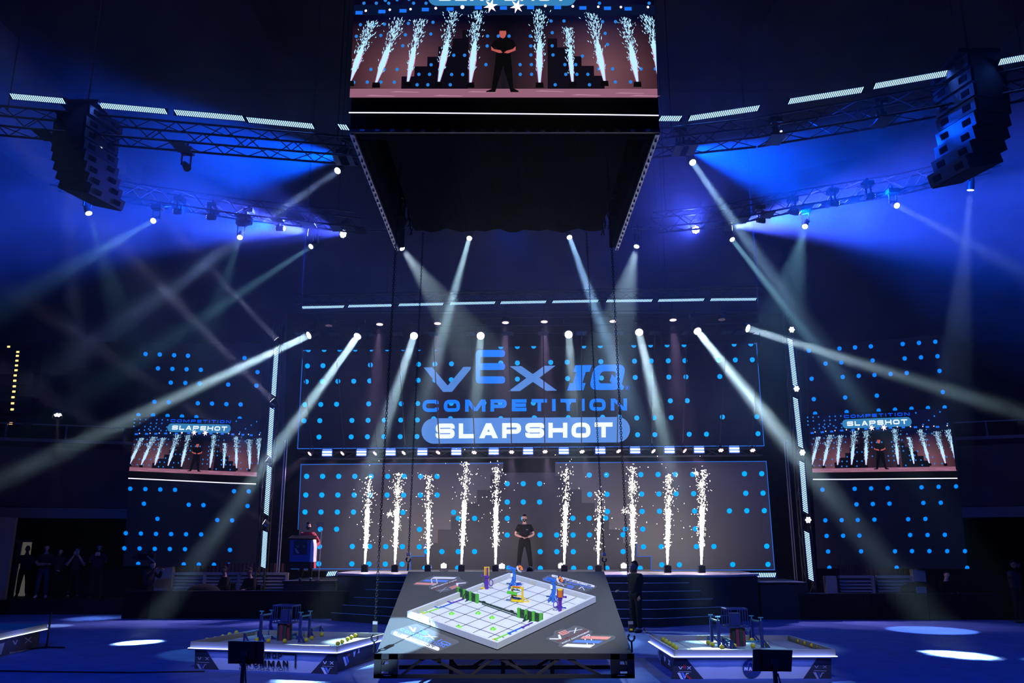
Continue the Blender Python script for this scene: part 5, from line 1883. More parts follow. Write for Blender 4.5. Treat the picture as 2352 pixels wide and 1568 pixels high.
def side2(pr, word, sf):
    pr('p_dim', [(150, 575), (165, 590), (200, 750), (185, 745)], fn=sf)
    pr('p_blue', [(190, 620), (200, 630), (195, 690), (188, 690)], fn=sf)
    word('p_white', 'V', (228, 700), (24, 22), (0, 62), .2, fn=sf)
    word('p_white', 'X', (278, 742), (26, 22), (0, 64), .2, fn=sf)


d2 = dict(side=side2, glow=3.2, balls=[
    (('balls along the inner rail of the far table', 'yellow ball, %s from the back, along the lit inner rail of the space emblem table'), ((220, 450), (255, 473), (295, 500), (338, 524), (372, 550))),
    (('balls along the outer rail of the far table', 'yellow ball, %s from the back, along the outer rail of the space emblem table'), ((1755, 448), (1818, 473), (1895, 498), (1975, 525), (2050, 545))),
    (('loose balls amid the gates of the far table', 'loose yellow ball amid the gates of the space emblem table, %s from the platform'), ((752, 490), (802, 512), (912, 545), (1060, 530), (1120, 463), (1268, 460), (1277, 530), (1435, 515)))],
    gates=[('tall gate nearer the platform on the space emblem table', ((795, 490), (882, 545)), (.45, .47)), ('tall gate with glinting film on the outer half of the space emblem table', ((1275, 470), (1388, 545)), (.41, .46))],
    rails=[('low teal rail standing at the front of the space emblem table', ((925, 520), (1018, 560)), .14, 'teal'), ('teal rail across the middle of the space emblem table', ((940, 505), (1400, 508)), .05, 'teal'), ('low rail behind the barrel of the space emblem table', ((1170, 430), (1250, 462)), .17, 'teal')],
    basket=(970, 1195, 150, 330), barrel=(1102, 520), barrel_w=125, barrel_h=195, basket_label='navy basket on a striped barrel, table with the round space emblem')
game_table('white skirted game table with blue lit rim and a round blue space emblem', ((1549.4, 1491.5), (1916, 1490.5), (1504.5, 1459)), .48, 5.113, (1480, 1380), front2, 'left', d2, 2)

# third table cut by the picture border
c0, c1 = at_z(107, 1432, .48), at_z(0, 1454, .48)
ex = (c0 - c1).normalized()
ey = Vector((-ex.y, ex.x, 0))
t = thing('game_table', 'game table with dark skirt and blue lit rim, cut by the picture border', 'table', (c0.x - 1.3, c0.y, 0))
a0 = c0 - ex * 2.8
u3 = Vector((0, 0, 1))
for p, q in ((a0, c0), (c0, c0 + ey * 2.1), (a0 + ey * 2.1, c0 + ey * 2.1)):
    MB().bar(p - u3 * .055, q - u3 * .055, .035, .11).build('perimeter_rail', 'rail_olive', t, True)
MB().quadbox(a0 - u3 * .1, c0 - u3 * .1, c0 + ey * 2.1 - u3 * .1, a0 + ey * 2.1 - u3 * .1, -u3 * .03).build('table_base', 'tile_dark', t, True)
MB().bar(a0 - u3 * .125 - ey * .03, c0 - u3 * .125 - ey * .03, .03, .022).build('strip_channel', 'housing', t, True)
MB().bar(a0 - u3 * .11 - ey * .03, c0 - u3 * .11 - ey * .03, .034, .012).build('led_strip', 'strip', t, True)
f0, f1_ = a0 + ey * .08 - ex * .0, c0 + ey * .08 - ex * .08
f0.z = f1_.z = 0
sk3 = MB().quadbox(f0, f1_, f1_ + u3 * .35, f0 + u3 * .35, ey * .02).build('front_skirt', 'skirt_dark', t, True)
MB().quadbox(f1_, f1_ + ey * 1.9, f1_ + ey * 1.9 + u3 * .35, f1_ + u3 * .35, -ex * .02).build('side_skirt', 'skirt_dark', t, True)
f3 = plane_fn(f0, -ey, .006)
for txt, o_, rx_, uy_ in (('V', (29, 1481), (12, -2), (0, -10)), ('X', (56, 1477), (18, -3), (0, -12)), ('WORLD CHAMPIONSHIP', (22, 1501), (50, -8), (0, -3.5))):
    mb = MB()
    text_on(mb, f3, txt, o_, rx_, uy_, t=.22)
    mb.build('lettering', 'p_dim', sk3, True)
MB().poly([f3(*p) for p in ((0, 1478), (11, 1475), (3, 1502), (0, 1503))]).build('print', 'p_dim', sk3, True)
l = spot('strip_glow', (a0 + c0) / 2 - ey * .5 - u3 * .1, (a0 + c0) / 2 + ey, 9, 140, (.08, .14, 1), 1)
child_light(l, t)
sp = at_z(107, 1488, 0)
t = thing('light_stand', 'thin dark stand by the corner of the table cut by the picture border', 'stand', sp)
MB().bar((0, 0, 0), (0, 0, .75), .03).build('pole', 'black', t)
MB().bar((0, 0, .02), (.42, -.05, .02), .03, .03).build('leg', 'black', t)
MB().bar((0, 0, .02), (-.2, .3, .02), .03, .03).build('leg', 'black', t)
MB().bar((0, 0, .02), (-.2, -.3, .02), .03, .03).build('leg', 'black', t)

# ------------------------------------------------------------------ monitors on stands seen from behind
for lab, q, Y, pole in (('black monitor seen from behind before the table with foundation lettering', ((524, 1472), (606.5, 1472.5), (605, 1524.5), (523.5, 1523.5)), 12.6, 1),
                        ('black monitor seen from behind before the table with round space emblem', ((1730.5, 1491), (1820.5, 1493), (1818, 1542), (1729.5, 1541)), 11.9, 2)):
    pts = [at_y(x, y, Y) for x, y in q]
    c = sum(pts, Vector()) / 4
    t = thing('monitor_stand', lab, 'monitor', (c.x, c.y + .1, 0))
    MB().prism(pts, (0, .035, 0)).build('monitor', 'screen_black', t, True)
    w_ = (pts[1] - pts[0]).length
    MB().box(c + Vector((0, -.02, .0)), (w_ * .55, .05, .2)).build('rear_bulge', 'screen_black', t, True)
    MB().box(c + Vector((0, -.05, -.02)), (.09, .05, .09)).build('mount_plate', 'housing', t, True)
    MB().bar(c + Vector((0, -.07, -.02)), (c.x, c.y - .07, .05), .05, .05).build('pole', 'black', t, True)
    for a in (.4, 2.5, 4.6):
        MB().bar((c.x, c.y - .07, .22), (c.x + .5 * math.cos(a), c.y - .07 + .45 * math.sin(a), .015), .03).build('leg', 'black', t, True)
    mb = MB()
    pp = [(c.x + .03, c.y - .09, c.z - .15), (c.x + .06, c.y - .12, .35), (c.x + .1, c.y - .1, .06), (c.x + .75, c.y + .5, .012)]
    mb.tube(pp, .01, 5).build('cable', 'black', t, True)
# dark cases and gear at the lower border
for lab, (px, py), Y, sz in (('dark equipment case on the floor before the space emblem table', (1968, 1561), 12.2, (.62, .5, .3)), ('dark gear bag at the foot of the far monitor stand', (1738, 1560), 11.6, (.3, .3, .35))):
    c = at_y(px, py, Y)
    t = thing('equipment_case', lab, 'case', (c.x, Y, 0))
    MB().prism([(-sz[0] / 2, 0, 0), (sz[0] / 2, 0, 0), (sz[0] / 2 - .03, 0, sz[2] * .8), (sz[0] * .2, 0, sz[2]), (-sz[0] * .3, 0, sz[2] * .95), (-sz[0] / 2 + .03, 0, sz[2] * .8)], (0, sz[1], 0)).build('case_body', 'screen_black', t)
    MB().bar((-.1, .2, sz[2]), (.1, .2, sz[2]), .03).build('handle', 'black', t)

# floor cables
for lab, pts in (('long flat dark cable ramp across the carpet on the podium side', [(-60, 1539), (100, 1542), (300, 1544), (470, 1541)]),
                 ('thin black cable from the dark standing figure to the space emblem table', [(1478, 1440), (1486, 1452), (1500, 1458), (1512, 1460)])):
    P_ = [at_z(x, y, .012) for x, y in pts]
    o = MB().tube(P_, .014, 5).build('floor_cable', 'black')
    tag(o, lab, 'cable')

# ================================================================== people
def mesh_of(o):
    dg = bpy.context.evaluated_depsgraph_get()
    return bpy.data.meshes.new_from_object(o.evaluated_get(dg))


def skin(joints, edges, names, inflate=0.0, sub=2):
    """graph of joints (pos, rx, ry) -> evaluated skin mesh"""
    me = bpy.data.meshes.new('tmp')
    idx = {n: i for i, n in enumerate(names)}
    me.from_pydata([joints[n][0] for n in names], [], [])
    me.clear_geometry()
    me.from_pydata([tuple(joints[n][0]) for n in names], [(idx[a], idx[b_]) for a, b_ in edges], [])
    o = bpy.data.objects.new('tmp', me)
    COL.objects.link(o)
    md = o.modifiers.new('s', 'SKIN')
    for i, n in enumerate(names):
        sv = me.skin_vertices[0].data[i]
        sv.radius = (joints[n][1] + inflate, joints[n][2] + inflate)
        sv.use_root = (i == 0)
    md.use_smooth_shade = True
    sb = o.modifiers.new('u', 'SUBSURF')
    sb.levels = sub
    bpy.context.view_layer.update()
    r = mesh_of(o)
    bpy.data.objects.remove(o)
    bpy.data.meshes.remove(me)
    return r


def head_fn(q):
    x, y, z = q
    if z < 0:
        f = 1 - .32 * (-z / .12) ** 1.4
        x *= f
        if y > 0:
            y *= 1 - .25 * (-z / .12)
    # brow, nose, chin on the face side (-y)
    if y < 0:
        g = lambda a, b_, s, r: math.exp(-((x - a) / s) ** 2 - ((z - b_) / r) ** 2)
        y -= .030 * g(0, -.022, .016, .022) + .012 * g(0, -.10, .03, .02) + .006 * g(0, .02, .05, .015)
        y += .014 * (g(.032, .004, .017, .012) + g(-.032, .004, .017, .012))
    return Vector((x, y, z))


STAND = dict(pelvis=((0, 0, .96), .165, .12), belly=((0, 0, 1.12), .15, .115), chest=((0, .0, 1.33), .175, .125), collar=((0, .01, 1.46), .10, .08), neck=((0, .0, 1.54), .06, .06), headb=((0, -.015, 1.63), .06, .06),
             shl=((-.19, .01, 1.42), .075, .07), ell=((-.27, .04, 1.15), .05, .05), wrl=((-.25, -.12, .93), .033, .033),
             shr=((.19, .01, 1.42), .075, .07), elr=((.27, .04, 1.15), .05, .05), wrr=((.25, -.12, .93), .033, .033),
             hil=((-.10, 0, .88), .10, .105), knl=((-.13, -.02, .50), .07, .07), anl=((-.15, .02, .09), .045, .05), tol=((-.17, -.14, .045), .042, .035),
             hir=((.10, 0, .88), .10, .105), knr=((.13, -.02, .50), .07, .07), anr=((.15, .02, .09), .045, .05), tor=((.17, -.14, .045), .042, .035))
EDG = [('pelvis', 'belly'), ('belly', 'chest'), ('chest', 'collar'), ('collar', 'neck'), ('neck', 'headb'), ('chest', 'shl'), ('shl', 'ell'), ('ell', 'wrl'), ('chest', 'shr'), ('shr', 'elr'), ('elr', 'wrr'),
       ('pelvis', 'hil'), ('hil', 'knl'), ('knl', 'anl'), ('anl', 'tol'), ('pelvis', 'hir'), ('hir', 'knr'), ('knr', 'anr'), ('anr', 'tor')]


def person(label, loc, rotz=0, pose=None, height=1.8, top='shirt', legs='trousers', skin_m='skin', hair='hair', shoe='shoe', beard=False, hand_dir=None, cap=False, headset=False, sleeves='short', head_tilt=(0, 0), long_hair=False, group=None):
    J = {k: (Vector(v[0]), v[1], v[2]) for k, v in STAND.items()}
    for k, v in (pose or {}).items():
        J[k] = (Vector(v), J[k][1], J[k][2])
    t = thing('person', label, 'person', loc, rotz, group)
    s = height / 1.8
    names = list(J)
    body = skin(J, EDG, names, 0, 2)
    bm = bmesh.new()
    bm.from_mesh(body)
    bpy.data.meshes.remove(body)
    hb = J['headb'][0]
    hc = hb + Vector((0, -.012, .055))
    HR = Euler((head_tilt[0], 0, head_tilt[1])).to_matrix()
    mb = MB()
    tmp = MB().sphere((0, 0, 0), 1, 28, 20, (.077, .097, .122), head_fn)
    mb.add([hc + HR @ q for q in tmp.v], tmp.f)
    for s_ in (-1, 1):
        e = MB().sphere((s_ * .077, .012, -.008), .03, 8, 6, (.3, .7, 1))
        mb.add([hc + HR @ q for q in e.v], e.f)
    # hands: palm and five fingers of their own length
    for sd, w_, e_ in ((-1, 'wrl', 'ell'), (1, 'wrr', 'elr')):
        wp = J[w_][0]
        fd_ = (hand_dir[w_] if hand_dir else (wp - J[e_][0]))
        fd_ = Vector(fd_).normalized()
        side_ = fd_.cross(Vector((0, 0, 1)) if abs(fd_.z) < .8 else Vector((0, -1, 0))).normalized()
        nrm = side_.cross(fd_).normalized()
        pm = wp + fd_ * .055
        q = MB().sphere((0, 0, 0), 1, 10, 6, (.042, .055, .018))
        RM = Matrix((side_, fd_, nrm)).transposed()
        mb.add([pm + RM @ v for v in q.v], q.f)
        for i, (off, ln) in enumerate(((-.032, .055), (-.011, .07), (.011, .075), (.032, .068))):
            a = pm + side_ * off + fd_ * .015
            m1 = a + fd_ * ln * .55 - nrm * .006
            mb.cone(a, m1, .0125, .0115, 7).cone(m1 - fd_ * .006, m1 + fd_ * ln * .4 - nrm * .016, .0115, .0095, 7)
        a = pm - side_ * sd * .035 - fd_ * .02
        m1 = a + (fd_ * .6 - side_ * sd * .8).normalized() * .035
        mb.cone(a, m1, .015, .013, 7).cone(m1 - fd_ * .005, m1 + fd_ * .03, .013, .010, 7)
    b = len(bm.verts)
    vv = [bm.verts.new(v) for v in mb.v]
    for f in mb.f:
        bm.faces.new([vv[i] for i in f])
    me = bpy.data.meshes.new('tmpb')
    bm.to_mesh(me)
    bm.free()
    o = bpy.data.objects.new('tmpb', me)
    COL.objects.link(o)
    r = o.modifiers.new('r', 'REMESH')
    r.mode = 'VOXEL'
    r.voxel_size = .0095
    r.use_smooth_shade = True
    bpy.context.view_layer.update()
    fin = mesh_of(o)
    bm = bmesh.new()
    bm.from_mesh(fin)
    left, isl = set(bm.verts), []
    while left:
        st_ = [left.pop()]
        grp = list(st_)
        while st_:
            for e in st_.pop().link_edges:
                for v_ in e.verts:
                    if v_ in left:
                        left.discard(v_)
                        st_.append(v_)
                        grp.append(v_)
        isl.append(grp)
    big = max(len(g_) for g_ in isl)
    for g_ in isl:
        if len(g_) < big * .02:
            bmesh.ops.delete(bm, geom=g_, context='VERTS')
    bm.to_mesh(fin)
    bm.free()
    bpy.data.objects.remove(o)
    fin.name = 'body'
    ob = bpy.data.objects.new('body', fin)

    def put(o_, m):
        o_.data.materials.clear()
        o_.data.materials.append(M[m])
        if o_.name not in COL.objects:
            COL.objects.link(o_)
        o_.parent = t
        o_.scale = (s, s, s)
        ROOTOF[o_] = t
        return o_
    put(ob, skin_m)
    # shirt or jacket
    K = {k: v for k, v in J.items()}
    for a, e_, w_ in (('l', 'ell', 'wrl'), ('r', 'elr', 'wrr')):
        sh = K['sh' + a][0]
        if sleeves == 'short':
            K['sl' + a] = (sh.lerp(K[e_][0], .72), .062, .06)
        else:
            K['sl' + a] = (K[e_][0], .058, .058)
            K['cu' + a] = (K[e_][0].lerp(K[w_][0], .92), .042, .042)
    K['hem'] = (K['pelvis'][0] + Vector((0, 0, -.07)), .185, .145)
    K['belly'] = (K['belly'][0], .175, .14)
    nm = ['chest', 'belly', 'hem', 'collar', 'shl', 'sll', 'shr', 'slr']
    ed = [('chest', 'belly'), ('belly', 'hem'), ('chest', 'collar'), ('chest', 'shl'), ('shl', 'sll'), ('chest', 'shr'), ('shr', 'slr')]
    if sleeves != 'short':
        nm += ['cul', 'cur']
        ed += [('sll', 'cul'), ('slr', 'cur')]
    me = skin(K, ed, nm, .014, 2)
    me.name = 'shirt' if sleeves == 'short' else 'jacket'
    put(bpy.data.objects.new(me.name, me), top)
    K['waist'] = (K['pelvis'][0] + Vector((0, 0, .12)), .165, .13)
    K['pelvis'] = (K['pelvis'][0], .175, .135)
    K['ancl'] = (K['anl'][0] + Vector((0, 0, .0)), .05, .055)
    K['ancr'] = (K['anr'][0] + Vector((0, 0, .0)), .05, .055)
    me = skin(K, [('pelvis', 'waist'), ('pelvis', 'hil'), ('hil', 'knl'), ('knl', 'ancl'), ('pelvis', 'hir'), ('hir', 'knr'), ('knr', 'ancr')], ['pelvis', 'waist', 'hil', 'knl', 'ancl', 'hir', 'knr', 'ancr'], .012, 2)
    me.name = 'trousers'
    put(bpy.data.objects.new('trousers', me), legs)
    for a, to in (('anl', 'tol'), ('anr', 'tor')):
        p, q = J[a][0], J[to][0]
        dq = (q - p)
        dq.z = 0
        dq.normalize()
        sd = Vector((-dq.y, dq.x, 0))
        m_ = MB()
        tmp = MB().sphere((0, 0, 0), 1, 12, 8, (.052, .15, .055))
        RM = Matrix((sd, dq, Vector((0, 0, 1)))).transposed()
        cc = p + dq * .07
        cc.z = max(.045, p.z - .045)
        m_.add([cc + RM @ Vector((v.x, v.y, max(v.z, -.045))) for v in tmp.v], tmp.f)
        o_ = m_.build('shoe', shoe, t, smooth=True)
        o_.scale = (s, s, s)
    # hair or cap
    if hair:
        tmp = MB().sphere((0, 0, 0), 1, 24, 14, (.083, .104, .128), lambda q: head_fn(q))
        vs = [hc + HR @ (q + Vector((0, .008, .004))) for q in tmp.v]
        fs = []
        lo_ = -.14 if long_hair else -.02
        for f in tmp.f:
            m_ = sum((tmp.v[i] for i in f), Vector()) / len(f)
            if (m_.y < -.035 and m_.z < .062) or (m_.z < (.02 if m_.y < .02 else lo_)):
                continue
            fs.append(f)
        o_ = MB().add(vs, fs).build('cap' if cap else 'hair', hair, t, smooth=True)
        o_.scale = (s, s, s)
        if cap:
            m_ = MB().prism([hc + HR @ Vector(p) for p in ((-.06, -.08, .06), (.06, -.08, .06), (.045, -.17, .045), (-.045, -.17, .045))], HR @ Vector((0, 0, .012)))
            o_ = m_.build('cap_brim', hair, t)
            o_.scale = (s, s, s)
    if beard:
        tmp = MB().sphere((0, 0, 0), 1, 24, 16, (.082, .104, .128), head_fn)
        fs = []
        for f in tmp.f:
            m_ = sum((tmp.v[i] for i in f), Vector()) / len(f)
            if m_.y < .02 and m_.z < -.032 and not (abs(m_.x) < .026 and -.075 < m_.z < -.05):
                fs.append(f)
        o_ = MB().add([hc + HR @ (q + Vector((0, -.004, -.002))) for q in tmp.v], fs).build('beard', 'hair', t, smooth=True)
        o_.scale = (s, s, s)
    m_ = MB()
    for s_ in (-1, 1):
        m_.sphere(hc + HR @ Vector((s_ * .031, -.083, .006)), .011, 8, 6)
    o_ = m_.build('eyes', 'eye', t)
    o_.scale = (s, s, s)
    o_ = MB().box(hc + HR @ Vector((0, -.092, -.06)), (.036, .010, .008), HR).build('mouth', 'mouth' if beard else 'p_dark', t)
    o_.scale = (s, s, s)
    if headset:
        pts = [hc + HR @ Vector((.098 * math.sin(a), .0, .0 + .135 * math.cos(a))) for a in [x * PI / 10 for x in range(-6, 7)]]
        o_ = MB().tube(pts, .008, 5).build('headset_band', 'alu', t)
        o_.scale = (s, s, s)
        m_ = MB()
        for s_ in (-1, 1):
            m_.cone(hc + HR @ Vector((s_ * .085, 0, -.01)), hc + HR @ Vector((s_ * .11, 0, -.01)), .036, .034, 10)
        o_ = m_.build('ear_cups', 'black', t)
        o_.scale = (s, s, s)
    return t


CLASP = dict(ell=(-.30, .03, 1.16), elr=(.30, .03, 1.16), wrl=(-.10, -.20, 1.08), wrr=(.10, -.20, 1.07), anl=(-.21, .02, .09), anr=(.21, .02, .09), knl=(-.16, -.02, .5), knr=(.16, -.02, .5), tol=(-.27, -.13, .045), tor=(.27, -.13, .045))
hp = at_y(1205, 1308, 28.9)
person('bearded host in black polo shirt and trousers standing centre stage with clasped hands', (hp.x, hp.y, ZS), 0, CLASP, 1.86, beard=True, hand_dir=dict(wrl=(.9, -.3, -.15), wrr=(-.9, -.3, -.15)))
lg = MB()
o = lg.box((.085, -.142, 1.36), (.06, .006, .02)).build('shirt_print', 'p_dim', bpy.data.objects['person'])

# presenter, podium and prompter
pp = at_y(703, 1300, 27.5)
person('presenter in a red jacket behind the blue podium', (pp.x, pp.y, ZS - .25), R(14), dict(ell=(-.33, .02, 1.18), elr=(.36, .06, 1.16), wrl=(-.22, -.26, 1.12), wrr=(.24, -.18, 1.02)), 1.82, top='red_coat', sleeves='long', beard=True)
pc = at_y(693, 1306, 27.0)
t = thing('podium', 'blue fronted podium with a dark square emblem panel and a pale side', 'podium', (pc.x, pc.y, ZS - .25))
fq = [at_y(x, y, 26.8) for x, y in ((665, 1289), (711, 1290), (712, 1239), (666, 1238))]
MB().prism(fq, (0, .35, 0)).build('front_box', 'podium_blue', t, True)
fp_ = plane_fn(Vector((0, 26.8, 0)), Vector((0, -1, 0)), .008)
pn = MB().poly([fp_(x, y) for x, y in ((674, 1273.5), (704.5, 1273.5), (706, 1241), (674.5, 1241))]).build('emblem_panel', 'p_black', t, True)
mb = MB()
for ch, x in (('V', 680), ('X', 695)):
    text_on(mb, plane_fn(Vector((0, 26.8, 0)), Vector((0, -1, 0)), .016), ch, (x, 1257), (7, 0), (0, -5), t=.2)
mb.build('lettering', 'p_dim', pn, True)
MB().poly([plane_fn(Vector((0, 26.8, 0)), Vector((0, -1, 0)), .016)(x, y) for x, y in ((676.5, 1259), (680, 1259), (688, 1271), (682, 1271))]).build('print', 'p_dim', pn, True)
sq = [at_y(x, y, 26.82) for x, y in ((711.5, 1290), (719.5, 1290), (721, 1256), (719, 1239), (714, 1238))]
MB().prism(sq, (.03, .3, 0)).build('pale_side', 'podium_white', t, True, label='pale side panel')
sq = [at_y(x, y, 26.82) for x, y in ((712.5, 1305), (721, 1305), (721, 1291), (712.5, 1291))]
MB().prism(sq, (.0, .3, 0)).build('red_foot', 'p_red', t, True, label='red foot block')
sq = [at_y(x, y, 26.85) for x, y in ((664, 1306), (711, 1306), (711, 1290), (664, 1290))]
MB().prism(sq, (.0, .3, 0)).build('base', 'black_paint', t, True)
MB().quadbox(fq[3] + Vector((-.05, -.05, 0)), fq[2] + Vector((.12, -.05, 0)), fq[2] + Vector((.12, .4, .1)), fq[3] + Vector((-.05, .4, .1)), (0, 0, .03)).build('reading_top', 'black_cloth', t, True)
g = at_y(733, 1305, 27.4)
t = thing('speech_prompter', 'thin prompter glass on a pole beside the podium', 'prompter', (g.x, g.y, ZS - .25))
tp = at_y(738, 1216, 27.0)
MB().bar((g.x, g.y, ZS - .25), tp, .022).build('pole', 'alu', t, True)
gq = [at_y(x, y, 27.0) for x, y in ((729, 1214), (745.5, 1214), (743, 1198.5), (725, 1199))]
MB().prism(gq, (0, .012, 0)).build('prompter_glass', 'film', t, True)
MB().cone((g.x, g.y, ZS - .26), (g.x, g.y, ZS - .22), .14, .12, 12).build('base', 'black', t, True)

# dark figure standing on the floor by the steps
q = at_z(1464, 1452, 0)
person('dark standing figure with ponytail on the carpet beside the stage steps, one arm out', (q.x, q.y, 0), R(-62), dict(ell=(-.24, -.10, 1.14), wrl=(-.16, -.42, 1.06), wrr=(.22, -.05, .92), anl=(-.10, .02, .09), anr=(.10, .02, .09), tol=(-.12, -.14, .045), tor=(.12, -.14, .045)), 1.78, skin_m='skin_dark', sleeves='short', long_hair=True)
q = at_y(1217, 1322, 20.5)
person('crew member with headset seen from behind the flown platform', (q.x, 20.5, 0), R(180), dict(wrl=(-.1, -.3, 1.1), wrr=(.1, -.3, 1.1)), 1.70 * .98, skin_m='skin_dark', headset=True)

# riser, barricades, louvres behind the crowd
ZR = .45
tag(MB().box((-16.2, 29.6, ZR / 2), (7.4, 3.0, ZR)).build('audience_riser', 'black_paint'), 'low black riser under the clapping people on the podium side', 'riser')
for lab, xa, xb, Yb, py in (('long black barricade before the louvred vents on the podium side', 286, 800, 26.6, 1357), ('long black barricade before the louvred vents opposite the podium', 1835, 2420, 26.2, 1363)):
    a, c = at_y(xa, py, Yb), at_y(xb, py, Yb)
    t = thing('barricade', lab, 'barrier', ((a.x + c.x) / 2, Yb, 0))
    n = 8
    for i in range(n):
        u0, u1 = a.x + (c.x - a.x) * i / n, a.x + (c.x - a.x) * (i + 1) / n
        MB().box(((u0 + u1) / 2, Yb, a.z / 2), (u1 - u0 - .01, .08, a.z)).build('cloth_panel', 'black_cloth', t, True)
    MB().bar((a.x, Yb, a.z), (c.x, Yb, a.z), .1, .03).build('top_rail', 'black_paint', t, True)
for lab, piers, bays, yt, yb, Y in (('pale louvred vent wall under the podium side LED wall', [(358, 393, 1298, 1352)], [(393, 466), (472, 545), (551, 655)], 1315, 1352, 29.4),
                                  ('pale louvred vent wall under the LED wall opposite the podium', [(2092, 2130, 1306, 1362), (1893, 1924, 1322, 1362)], [(1926, 2004), (2012, 2094)], 1322, 1362, 28.6)):
    c = at_y((bays[0][0] + bays[-1][1]) / 2, yb, Y)
    t = thing('louvre_vent', lab, 'vent', (c.x, Y, 0))
    for xa, xb, ya, y2 in piers:
        a, b_ = at_y(xa, ya, Y), at_y(xb, y2 + 30, Y)
        MB().box(((a.x + b_.x) / 2, Y, (a.z + 0) / 2), (b_.x - a.x, .25, a.z)).build('pier', 'concrete', t, True)
    for xa, xb in bays:
        a, b_ = at_y(xa, yt, Y), at_y(xb, yb, Y)
        MB().box(((a.x + b_.x) / 2, Y + .12, (a.z + b_.z) / 2 - .3), (b_.x - a.x, .04, a.z - b_.z + .6)).build('dark_back', 'black_paint', t, True)
        MB().box(((a.x + b_.x) / 2, Y, a.z - .03), (b_.x - a.x, .14, .09)).build('top_beam', 'concrete', t, True)
        MB().box((b_.x + .04, Y, (a.z + b_.z) / 2 - .3), (.09, .14, a.z - b_.z + .6)).build('mullion', 'concrete', t, True)
        for k in range(7):
            z = a.z - .12 - k * .105
            MB().quadbox((a.x + .02, Y + .05, z), (b_.x - .02, Y + .05, z), (b_.x - .02, Y - .05, z - .07), (a.x + .02, Y - .05, z - .07), (0, 0, -.012)).build('slat', 'concrete', t, True)
    a, b_ = at_y(bays[0][0], 1300 if bays[0][0] < 1000 else 1305, Y + .3), at_y(bays[-1][1], yt, Y + .3)
    mb = MB()
    n = 60
    vs = []
    for i in range(n + 1):
        x = a.x + (b_.x - a.x) * i / n
        vs += [(x, Y + .3 + .03 * (i % 2), a.z + .1), (x, Y + .3 + .03 * (i % 2), b_.z - .1)]
    mb.add(vs, [(2 * i, 2 * i + 1, 2 * i + 3, 2 * i + 2) for i in range(n)])
    mb.build('red_curtain', 'curtain', t, True, label='dark red pleated cloth above the slats')

CLAP = dict(ell=(-.24, -.10, 1.18), elr=(.24, -.10, 1.18), wrl=(-.05, -.30, 1.40), wrr=(.05, -.30, 1.40))
CD = dict(wrl=(.15, -.1, 1), wrr=(-.15, -.1, 1))
for i, (px, hy, lab, kw) in enumerate((
        (100, 1266, 'spectator in dark jeans and white shoes with folded arms, nearest the lit doorway', dict(legs='jeans', shoe='shoe_white', pose=dict(ell=(-.28, 0, 1.15), elr=(.28, 0, 1.15), wrl=(.08, -.22, 1.15), wrr=(-.08, -.22, 1.12)))),
        (133, 1277, 'shorter clapping spectator with hand at chin, second from the lit doorway', dict(pose=dict(ell=(-.25, -.05, 1.1), wrl=(.0, -.26, 1.02), elr=(.26, -.08, 1.14), wrr=(.03, -.2, 1.48)), height=1.62)),
        (172, 1272, 'clapping spectator with both bare forearms raised, third from the lit doorway', dict(pose=dict(ell=(-.30, -.12, 1.15), elr=(.30, -.12, 1.15), wrl=(-.06, -.26, 1.52), wrr=(.08, -.26, 1.52)), hand_dir=CD, height=1.66)),
        (222, 1265, 'clapping spectator in black with hands at the chin, nearest the LED wall', dict(pose=dict(CLAP, ell=(-.28, -.1, 1.12), elr=(.30, -.08, 1.12)), hand_dir=CD, height=1.76)))):
    c = at_y(px, 1320, 28.9)
    person(lab, (c.x, 28.9, ZR), R(18), kw.pop('pose'), kw.pop('height', 1.75), skin_m='skin', top='grey_shirt', **kw)
c = at_y(44, 1320, 29.6)
person('dim spectator standing in the lit doorway', (c.x + .12, 29.7, ZR), R(30), CLAP, 1.7, skin_m='skin_dark', top='black_cloth' if False else 'grey_shirt')
c = at_y(6, 1320, 27.2)
person('dim spectator cut by the picture border beside the pale pier', (c.x + .15, 26.1, 0), R(40), CLAP, 1.75, skin_m='skin_dark', top='jeans')
# cameraman
c = at_y(342, 1330, 27.4)
person('camera operator leaning over a shoulder camera before the pale pier', (c.x, 27.4, 0), R(60), dict(ell=(-.25, -.25, 1.28), wrl=(-.12, -.42, 1.5), elr=(.26, -.2, 1.25), wrr=(.12, -.45, 1.48), headb=(0, -.12, 1.6), neck=(0, -.06, 1.53)), 1.7, top='grey_shirt', sleeves='long')
cq = at_y(337, 1278, 27.2)
t = thing('video_camera', 'dark video camera held by the operator before the pale pier', 'camera', cq)
MB().box((0, 0, 0), (.5, .2, .2)).build('camera_body', 'screen_black', t)
MB().cone((-.25, 0, 0), (-.42, 0, .01), .07, .08, 12).build('lens_barrel', 'black', t)
MB().bar((.05, -.1, .02), (.35, -.16, -.18), .03).build('handle_arm', 'alu', t)
MB().box((.1, -.02, .15), (.14, .08, .08)).build('viewfinder', 'black', t)
# seated pair and others behind the barricades
SIT = dict(pelvis=(0, .1, .55), belly=(0, .08, .72), chest=(0, .04, .93), collar=(0, .03, 1.06), neck=(0, .02, 1.14), headb=(0, 0, 1.23), shl=(-.19, .04, 1.02), shr=(.19, .04, 1.02), ell=(-.26, -.02, .76), elr=(.26, -.02, .76), wrl=(-.14, -.24, .74), wrr=(.14, -.24, .74),
           hil=(-.1, .06, .52), hir=(.1, .06, .52), knl=(-.13, -.38, .5), knr=(.13, -.38, .5), anl=(-.13, -.36, .09), anr=(.13, -.36, .09), tol=(-.14, -.52, .045), tor=(.14, -.52, .045))


